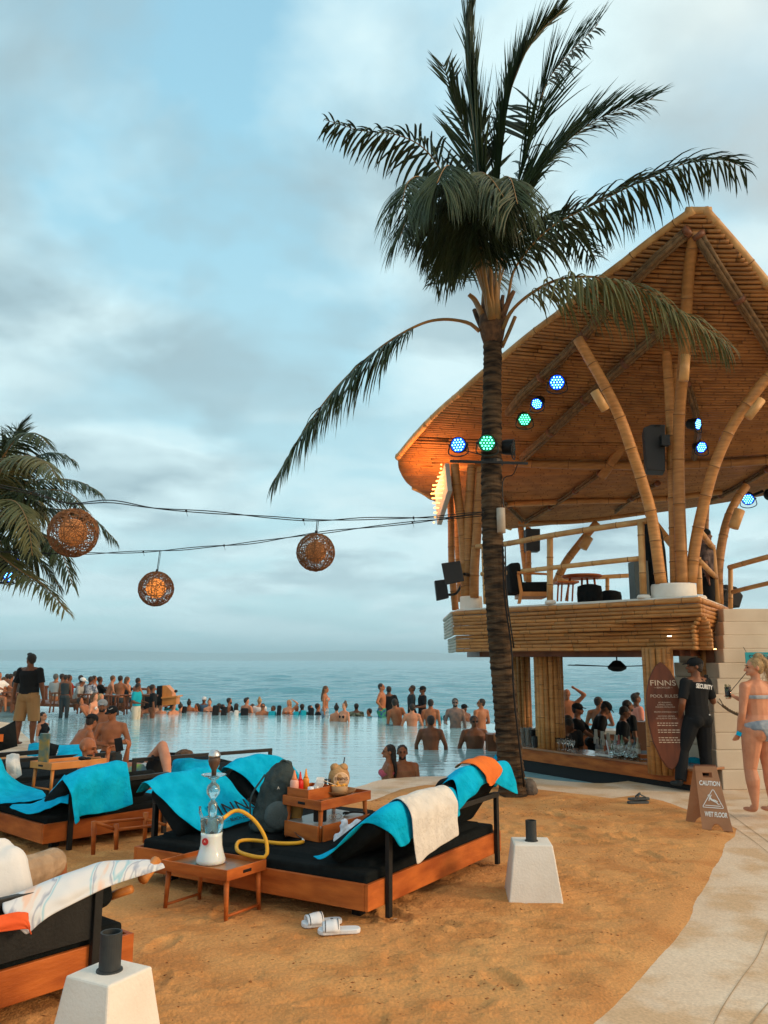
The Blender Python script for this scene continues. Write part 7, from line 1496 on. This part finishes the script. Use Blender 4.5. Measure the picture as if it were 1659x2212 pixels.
E('person in denim blue shirt and pale cap on the terrace', 441, 1505, 1.2, face=0, skin=skinC, top=('tee', BL), cap=(cm('cap_pale', (.55, .58, .6)), False), group=g4); E('smiling woman with hair tied back beside the denim shirt', 453, 1511, .5, face=10, skin=skinA, female=True, hair='bun', hairm=hair_brown, top=('bikini', K_), group=g4)
E('person with dark curly hair leaning to the left', 472, 1519, .5, face=-60, tilt=-18, skin=skinC, group=g4); E('dark haired bearded man in profile with bare arm', 496, 1507, .7, face=95, skin=skinB, beard=True, group=g4, top=('tank', K_)); 
E('person with a black head wrap and white hood', 511, 1519, .6, face=180, skin=skinC, hair='long', top=('tee', WH), group=g4); E('shirtless man with short hair turned right', 533, 1507, .7, face=150, skin=skinA, yaw=-60, arms=('bent', 'bent'), hair='quiff', group=g4)
E('blonde person with top bun in a white shirt', 561, 1508, 1.0, face=178, skin=skinA, hair='bun', hairm=hair_blond, top=('tee', WH), group=g4); E('man with sunglasses resting elbows on the edge', 568, 1519, -.5, face=15, skin=skinB, glasses=True, arms=('side', 'side'), group=g5)
E('blonde woman in orange bikini leaning on the edge', 624, 1511, .5, face=-15, skin=skinA, female=True, hair='long', hairm=hair_blond, top=('bikini', cm('rust', (.45, .12, .04))), arms=('bent', 'head'), group=g4)
E('person with black hair on a lounger with turquoise towel', 653, 1520, .9, face=178, skin=skinC, top=('tee', TL), group=g4); E('dark haired man in black beside the standing woman', 687, 1519, .8, face=100, skin=skinB, top=('tee', K_), group=g4)
E('person with black hair in a dark floral shirt seen from behind', 770, 1519, .8, face=178, skin=skinC, top=('tee', FD), group=g4)
E('woman in a black top sunk low on her lounger', 425, 1519, .9, face=-40, skin=skinB, female=True, hair='long', top=('tank', K_), group=g4); E('man in dark shirt turned toward the bearded man', 482, 1521, .9, face=80, skin=skinC, top=('tee', K_), group=g4)
E('bare shouldered woman half hidden behind the short haired man', 546, 1520, 1.1, face=170, skin=skinA, female=True, hair='tail', hairm=hair_brown, group=g4); E('person in black lying low right of the sunglasses man', 590, 1524, 1.0, face=-30, tilt=15, skin=skinC, top=('tee', K_), group=g4)
E('person with short dark hair low beside the orange bikini', 641, 1523, .9, face=30, skin=skinB, group=g4, top=('tank', TL)); E('person in charcoal leaning toward the man in black', 671, 1523, 1.0, face=60, tilt=14, skin=skinB, top=('tee', DK), group=g4)
E('person low on a lounger right of the dark floral shirt', 797, 1530, 1.1, face=-70, tilt=-12, skin=skinB, group=g4)
# dark lounger backs and towels along the edge
for x, y, w_, m_, lb_ in ((398, 1527, 10, K_, 0), (466, 1525, 14, K_, 0), (484, 1528, 12, K_, 0), (510, 1535, 10, cm('cream', (.6, .6, .56)), 1), (528, 1531, 16, K_, 0), (521, 1541, 10, TL, 1), (588, 1537, 16, TL, 1), (603, 1525, 9, K_, 0), (640, 1538, 12, TL, 1), (655, 1535, 12, TL, 1), (672, 1530, 12, K_, 0), (752, 1548, 8, cm('amber', (.6, .22, .03)), 1), (797, 1549, 16, TL, 1), (948, 1547, 14, TL, 1), (962, 1546, 8, K_, 0)):
    p = P(x, y, 27.8 - max(0, x - 700) * .009 + (1.2 if x < 450 else 0)); ww = w_ / F * p.y * 1.25; m = MB(); rt_ = Matrix.Rotation(-.45, 3, 'X') @ Matrix.Rotation(.25 * math.sin(x), 3, 'Z'); m.box(p + V((0, 0, -.20)), (ww * .8, .14 if not lb_ else .2, .46 if not lb_ else .42), rt_); ob = m.build('far_towel' if lb_ else 'lounger', m_, bevel=.05)
    NB_ = {398: 'left of the top knot man', 466: 'under the leaning curly haired person', 484: 'left of the bearded man in profile', 510: 'below the black head wrap', 528: 'beside the man with bare back', 521: 'next to the white hood', 588: 'right of the man resting his elbows', 603: 'left of the blonde woman in orange', 640: 'right of the blonde woman in orange', 655: 'behind the person with black hair', 672: 'left of the standing woman', 752: 'right of the woman with blond bun', 797: 'between the floral shirt and the group', 948: 'right of the group of men', 962: 'left of the tattooed man'}
    tag(ob, ('folded cloth ' if m_.name not in ('cloth_teal',) else 'turquoise towel ') + NB_[x] + ' on the far terrace' if lb_ else 'black lounger back ' + NB_[x] + ' above the pool edge', 'towel' if lb_ else 'lounger', 'towels on the far loungers' if lb_ else 'loungers beyond the pool edge')
# ---- the crowd on bar stools at the far left
g6 = 'people on stools at the far left sea bar'
S_ = dict(lod=0, legs=('sit', 'sit'), h=1.74, group=g6)
def cr(lbl, x, y, Y, face, **k): kk = dict(S_); kk.update(k); return person(lbl, x, y, Y, face, **kk)
cr('man in white shirt cut by the left edge at the sea bar', -1, 1451, 27, 75, skin=skinB, top=('tee', WH), arms=('lean', 'lean')); cr('person with brown hair low behind the white shirt', 10, 1462, 29, 100, skin=skinB, hairm=hair_brown)
cr('bare backed person with black hair left of the standing man', 25, 1455, 29, 150, skin=skinB); cr('dark haired man in dark shirt nearest left of the standing man', 36, 1449, 28, 100, skin=skinB, top=('tee', DK)); cr('black haired person in dark top beyond the white shirted man', 17, 1455, 31, 180, skin=skinC, top=('tee', K_))
cr('person with grey headscarf and brown bag at the sea bar', 122, 1455, 27.5, 160, skin=skinB, hairm=GR, top=('tee', LG_)); cr('short haired person beside the grey headscarf', 136, 1455, 28.5, 100, skin=skinC, top=('tee', DK)); cr('man in long dark vest standing with back turned at the sea bar', 143, 1457, 26.5, 175, skin=skinC, top=('tank', DK), bottom=('trousers', DK), legs=('stand', 'stand'), h=1.5)
cr('person in bright red shirt at the sea bar', 151, 1457, 28, 100, skin=skinC, top=('tee', RD)); cr('person in light grey shirt leaning on the bar', 176, 1458, 29, 150, skin=skinC, top=('tee', LG_), arms=('table', 'table')); cr('person in white cap hunched over the bar', 181, 1464, 27.8, 90, skin=skinC, cap=(WH, False), top=('tee', LG_), lean=25, arms=('table', 'table'))
cr('person in blue and white floral shirt seen from behind', 198, 1461, 28, 150, skin=skinC, top=('tee', FL), lean=12, arms=('table', 'table'), bottom=('shorts', DK)); cr('person with black curls behind the floral shirt', 205, 1459, 29.5, 100, skin=skinB, arms=('phone', 'table')); cr('person in black shirt turned right at the sea bar', 217, 1461, 29, 120, skin=skinC, top=('tee', K_), arms=('phone', 'table'))
cr('shirtless man with sandy hair hunched toward the sea', 246, 1459, 29, 115, skin=skinA, hairm=hair_brown, lean=18, arms=('table', 'table'), bottom=('shorts', DK)); cr('shirtless brown man with back turned in the middle of the bar', 261, 1459, 28.3, 165, skin=skinB, arms=('table', 'table'), bottom=('shorts', DK)); cr('woman with long dark brown hair at the sea bar', 276, 1461, 29, 130, skin=skinA, hair='long', hairm=hair_brown, female=True, top=('tank', DK))
cr('shirtless man with cropped black hair leaning right', 300, 1464, 29, 130, skin=skinB, lean=14, arms=('table', 'table'), bottom=('shorts', CO)); cr('waiter in turquoise shirt and pale trousers standing at the bar end', 302, 1476, 26, 80, skin=skinC, top=('tee', TL), bottom=('trousers', cm('pale', (.55, .5, .4))), legs=('stand', 'stand'), arms=('bent', 'bent'), h=1.68, nod=25)
cr('dark skinned person facing left beside the wooden counter', 322, 1481, 27.5, -30, skin=skinC, top=('tee', K_)); cr('man in black shirt standing against the wooden counter', 331, 1478, 26.5, 110, skin=skinC, top=('tee', K_), legs=('stand', 'stand'), h=1.7)
cr('brown haired woman in sunglasses sitting on the pool steps', 206, 1496, 24.5, 70, skin=skinA, hair='long', hairm=hair_brown, female=True, top=('bikini', WH), group='people sitting in the shallow water'); cr('fair woman sitting behind the woman with sunglasses', 219, 1498, 25.2, 60, skin=skinA, hair='long', hairm=hair_blond, female=True, top=('bikini', K_), group='people sitting in the shallow water'); cr('person lying back in the shallow water with knees up', 172, 1506, 26, 85, skin=skinB, lean=-40, group='people sitting in the shallow water')
# bar stools, counter, tables of the sea bar
def stool(x, y, Y, lbl):
    p = P(x, y, Y); o = empty('bar_stool', p, 0, lbl, 'stool', 'wooden stools and tables of the sea bar'); m = MB(); m.box(p, (.36, .34, .04)); m.build('seat', wood_dark, o)
    for a in (-1, 1):
        for b in (-1, 1): m = MB(); m.bar(p + V((a * .14, b * .13, -.02)), p + V((a * .17, b * .15, -.62)), .04, .04); m.build('leg', wood_dark, o)
    for a in (-1, 1): m = MB(); m.bar(p + V((-.15, a * .14, -.4)), p + V((.15, a * .14, -.4)), .03, .03); m.build('rung', wood_dark, o)
for i, (x, y, Y) in enumerate(((228, 1502, 26.5), (243, 1503, 26.8), (262, 1502, 27.2), (284, 1502, 27.4), (20, 1496, 27), (44, 1497, 27), (125, 1497, 27), (184, 1500, 27.4))): stool(x, y, Y, 'wooden bar stool ' + ('leftmost below the sandy haired drinker', 'second below the seated drinkers', 'below the bare brown back', 'nearest the waiter in turquoise', 'at the far left under the white shirt', 'left of the standing man', 'right of the standing man', 'under the person in white cap')[i])
o = empty('sea_bar', P(200, 1500, 30), 0, 'long wooden bar top along which the crowd sits facing the sea', 'bar counter'); m = MB(); m.bar(P(-60, 1481, 30.5), P(170, 1484, 30.5), .5, .07); m.bar(P(170, 1484, 30.5), P(335, 1489, 30.2), .5, .07); m.build('counter_top', wood_dark, o)
for x in range(-40, 330, 28): m = MB(); m.bar(P(x, 1484, 30.3), P(x, 1512, 30.3), .08, .08); m.build('leg', wood_dark, o)
m = MB(); m.bar(P(-60, 1512, 31), P(340, 1526, 30), 2.5, .10); m.build('platform', wood_dark, o)
o = empty('service_counter', P(350, 1530, 28), 0, 'bright orange wooden service station with a sloped side panel', 'service counter')
m = MB(); m.solid([P(350, 1481, 28), P(359, 1481, 28), P(371, 1494, 28), P(372, 1505, 28), P(349, 1507, 28)], V((0, 1, 0)), .5); m.build('side_panel', wood_orange, o)
m = MB(); m.solid([P(348, 1506, 27.9), P(384, 1503, 27.9), P(384, 1506, 27.9), P(348, 1509, 27.9)], V((0, 1, 0)), .7); m.build('shelf', wood_orange, o); m = MB(); m.solid([P(349, 1508, 28), P(381, 1506, 28), P(380, 1522, 28), P(349, 1524, 28)], V((0, 1, 0)), .5); m.build('base', wood_orange, o)
m = MB(); m.solid([P(339, 1482, 27.95), P(350, 1481, 27.95), P(349, 1524, 27.95), P(336, 1524, 27.95)], V((0, 1, 0)), .4); m.build('inner_panel', black, o); m = MB(); m.ell(P(380, 1493, 28), (.06, .06, .05)); m.build('lamp', black, o)
m = MB(); m.bar(P(308, 1501, 26.6), P(338, 1503, 26.6), .4, .05); m.bar(P(310, 1503, 26.6), P(311, 1525, 26.6), .06, .06); m.bar(P(330, 1503, 26.6), P(331, 1525, 26.6), .06, .06); tag(m.build('serving_table', wood_dark), 'narrow serving table beside the waiter in turquoise', 'table')
mb = MB(); mb.prism([(p.x, p.y) for p in (G(-60, 1517, 0), G(41, 1519, 0), G(38, 1528, 0), G(-60, 1532, 0))], -.4, .05); tag(mb.build('pool_ledge', plaster), kind='structure')
# ---- behind and around the bar
g7 = 'bar staff in black behind the counter'; g8 = 'drinkers beyond the bar'
person('bare chested man with one arm over his head beyond the bar', 1225, 1489, 19, 0, 1.8, skinB, 1, arms=('fold', 'head'), legs=('none', 'none'), nod=22, hair='bald', group=g8)
person('bartender in black cap reaching right over the bar', 1248, 1519, 15.6, 70, 1.72, skinC, 1, arms=('lean', 'lean'), top=('tee', K_), bottom=('trousers', K_), cap=(K_, False), group=g7, lean=8)
person('bartender with back turned half hidden by the cane pillar', 1226, 1544, 15.2, 175, 1.7, skinC, 1, top=('tee', K_), bottom=('trousers', K_), group=g7)
person('bartender nearest the counter looking down to the right', 1236, 1556, 14.2, 60, 1.66, skinC, 1, top=('tee', K_), bottom=('trousers', K_), nod=30, group=g7, lean=12, arms=('bent', 'bent'))
person('shirtless man leaning on the far bar counter with his back to us', 1294, 1505, 18.3, 165, 1.78, skinB, 1, legs=('none', 'none'), yaw=-55, lean=10, arms=('table', 'table'), group=g8)
person('bartender in black cap stooping in the middle of the bar', 1317, 1519, 15.8, 85, 1.74, skinC, 1, top=('tee', K_), bottom=('trousers', K_), cap=(K_, False), nod=30, lean=22, arms=('bent', 'bent'), group=g7)
person('bearded bartender in black at the right of the bar', 1356, 1512, 16.2, 95, 1.76, skinC, 1, top=('tee', K_), bottom=('trousers', K_), beard=True, group=g7)
person('woman bartender in black facing right in front of the bearded one', 1354, 1527, 15.2, 80, 1.66, skinC, 1, top=('tee', K_), bottom=('shorts', K_), nod=20, lean=8, group=g7, arms=('bent', 'bent'))
person('man in salmon shirt looking right beyond the bar', 1373, 1497, 18.5, 95, 1.8, skinC, 1, legs=('none', 'none'), top=('tee', PK), group=g8, hair='quiff')
person('man in dark clothes and cap standing behind the corner column of the upper deck', 1521, 1142, 12.9, 60, 1.72, skinC, 1, top=('tee', cm('camo', (.16, .12, .11), (.05, .04, .04))), bottom=('trousers', K_), cap=(K_, True))
# glasses, bottles and cups on the counter
def cpt(a, b, z=.29): return N1 + dcn * a + ncn * b + V((0, 0, z))
clen = (N2 - N1).length
def wg_(p, lbl, gr, flip=False, s=1.0):
    o = empty('wine_glass', p, 0, lbl, 'glass', gr); m = MB()
    pr = [(.034, 0), (.034, .003), (.005, .006), (.004, .075), (.018, .088), (.036, .115), (.038, .14), (.030, .175), (.028, .175), (.035, .14), (.033, .118), (.003, .094)]
    if flip: pr = [(r, .178 - z) for r, z in pr][::-1]
    m.lathe(p, [(r * s, z * s) for r, z in pr], 12); m.build('bowl', glass, o, sm=True)
def find(x, b=.2): # point on the counter line under pixel column x
    best = min((abs((lambda p: (p.x / (p.y * cT + (p.z - H) * sT)) * F + 829.5)(cpt(a * clen / 200, b)) - x), a) for a in range(201)); return cpt(best[1] * clen / 200, b)
for i in range(9): wg_(find(1198 + i * 5, .16 + .12 * (i % 2)), 'stemmed glass in the left cluster on the bar counter', 'wine glasses upright on the counter', s=1.0)
for i in range(11): wg_(find(1322 + i * 5, .12 + .12 * (i % 3)), 'upturned stemmed glass in the right cluster on the bar counter', 'wine glasses upside down on the counter', True)
bc = [(.25, .27, .24), (.35, .05, .03), (.12, .2, .10), (.4, .36, .25), (.03, .05, .05), (.3, .3, .32)]
for i, (x, b, y) in enumerate(((1330, .5, 1615), (1338, .52, 1614), (1346, .5, 1612), (1361, .45, 1610), (1373, .45, 1612), (1290, 1.1, 1590), (1300, 1.1, 1592), (1312, 1.1, 1590), (1322, 1.1, 1595), (1378, .4, 1616))):
    p = find(x, b); p.z = .29 if b < .6 else .12; o = empty('bottle', p, 0, '%s bottle %s' % (('pale', 'red', 'green', 'straw coloured', 'black', 'grey')[i % 6], ('leftmost behind the upturned glasses', 'second from left behind the upturned glasses', 'in the middle behind the upturned glasses', 'fourth from left behind the upturned glasses', 'fifth from left behind the upturned glasses', 'leftmost on the low back bar', 'second on the low back bar', 'third on the low back bar', 'rightmost on the low back bar', 'nearest the garnish box')[i]), 'bottle', 'bottles on the bar'); c = bc[i % 6]; m = MB(); m.lathe(p, [(.035, 0), (.036, .15), (.030, .18), (.012, .21), (.011, .27), (.013, .275)], 12); m.build('bottle_glass', mat('bottle_%d' % (i % 6), c, rough=.12, trans=.35), o, sm=True)
    m = MB(); m.lathe(p + V((0, 0, .05)), [(.0365, 0), (.0375, .07)], 12); m.build('label', mat('bottle_label', (.5, .48, .42), rough=.7), o)
for x, y in ((1288, 1584), (1302, 1588), (1315, 1591), (1332, 1597)):
    p = P(x, y + 22, 14.3); o = empty('cup_stack', p, 0, {1288: 'leftmost', 1302: 'second from left', 1315: 'third from left', 1332: 'rightmost'}[x] + ' of the four tall stacks of pale plastic cups on the back bar', 'cup stack', 'stacks of plastic cups'); m = MB(); m.lathe(p, [(.04, 0), (.045, .1)] + [q_ for k in range(6) for q_ in ((.03 - k * .001, .10 + k * .022), (.034 - k * .001, .12 + k * .022))], 12); m.build('cups', mat('cup', (.55, .52, .44), rough=.4), o)
m = MB(); p = find(1150, .3)
for i in range(6):
    for j in range(4): m.lathe(p + V((-.28 + i * .10, j * .07, .0)), [(.034, 0), (.036, .13), (.036, .145), (.034, .27)], 8)
tag(m.build('glass_rack', mat('rack_glass', (.55, .6, .58), rough=.1, trans=.8)), 'rack of stacked tumblers on the counter beside the palm trunk', 'glasses', None, None)
m = MB(); m.box(find(1166, .12) + V((0, 0, .09)), (.20, .16, .18)); m.box(find(1160, .12) + V((-.02, 0, .22)), (.16, .05, .10), Matrix.Rotation(.4, 3, 'X')); tag(m.build('till', black, bevel=.01), 'black card terminal box on the counter right of the palm trunk', 'till')
m = MB(); a = find(1285, .02); b = find(1330, .02); m.bar(a + V((0, .08, .012)), b + V((0, .08, .012)), .16, .006); tag(m.build('bar_mat', mat('mat_pale', (.6, .58, .52), rough=.5)), 'pale rectangular mat lying in the middle of the counter', 'bar mat')
m = MB(); m.tube([P(1310, 1600, 13.0), P(1318, 1637, 12.4)], .012, 6); tag(m.build('bar_tool', mat('tool', (.6, .6, .58), rough=.4)), 'long pale spoon handle leaning over the counter', 'spoon')
m = MB(); m.box(find(1397, .35) + V((0, 0, .03)), (.2, .14, .06)); tag(m.build('garnish_box', wood, bevel=.01), 'small wooden garnish box at the right end of the counter glasses', 'box')
lump('towel', 'turquoise towel lying on the counter end behind the wet floor board', 'towel', [(P(1500, 1645, 11.9), (.13, .1, .06)), (P(1507, 1652, 11.85), (.08, .08, .05))], towel2, disp=.04, dsc=.1)
# swimmers in the sea
for x, y, lb_ in ((1127, 1500, 'tiny surfer head in the sea left of the palm trunk'), (813, 1484, 'tiny surfer sitting in the sea above the pool edge')):
    p = G(min(x, 1128) if x != 1127 else 1178 - 0, y + 2, SEA + .3) if False else G(x if x != 1127 else 1160, y, SEA + .35)
# ---- lettering becomes mesh
bpy.context.view_layer.update(); dg = bpy.context.evaluated_depsgraph_get()
for ob in [o for o in bpy.data.objects if o.type == 'FONT']:
    me = bpy.data.meshes.new_from_object(ob.evaluated_get(dg)); par_ = ob.parent; mbx = ob.matrix_basis.copy(); nm_ = ob.name; bpy.data.objects.remove(ob)
    n_ = bpy.data.objects.new(nm_, me); COL.objects.link(n_); n_.parent = par_; n_.matrix_basis = mbx
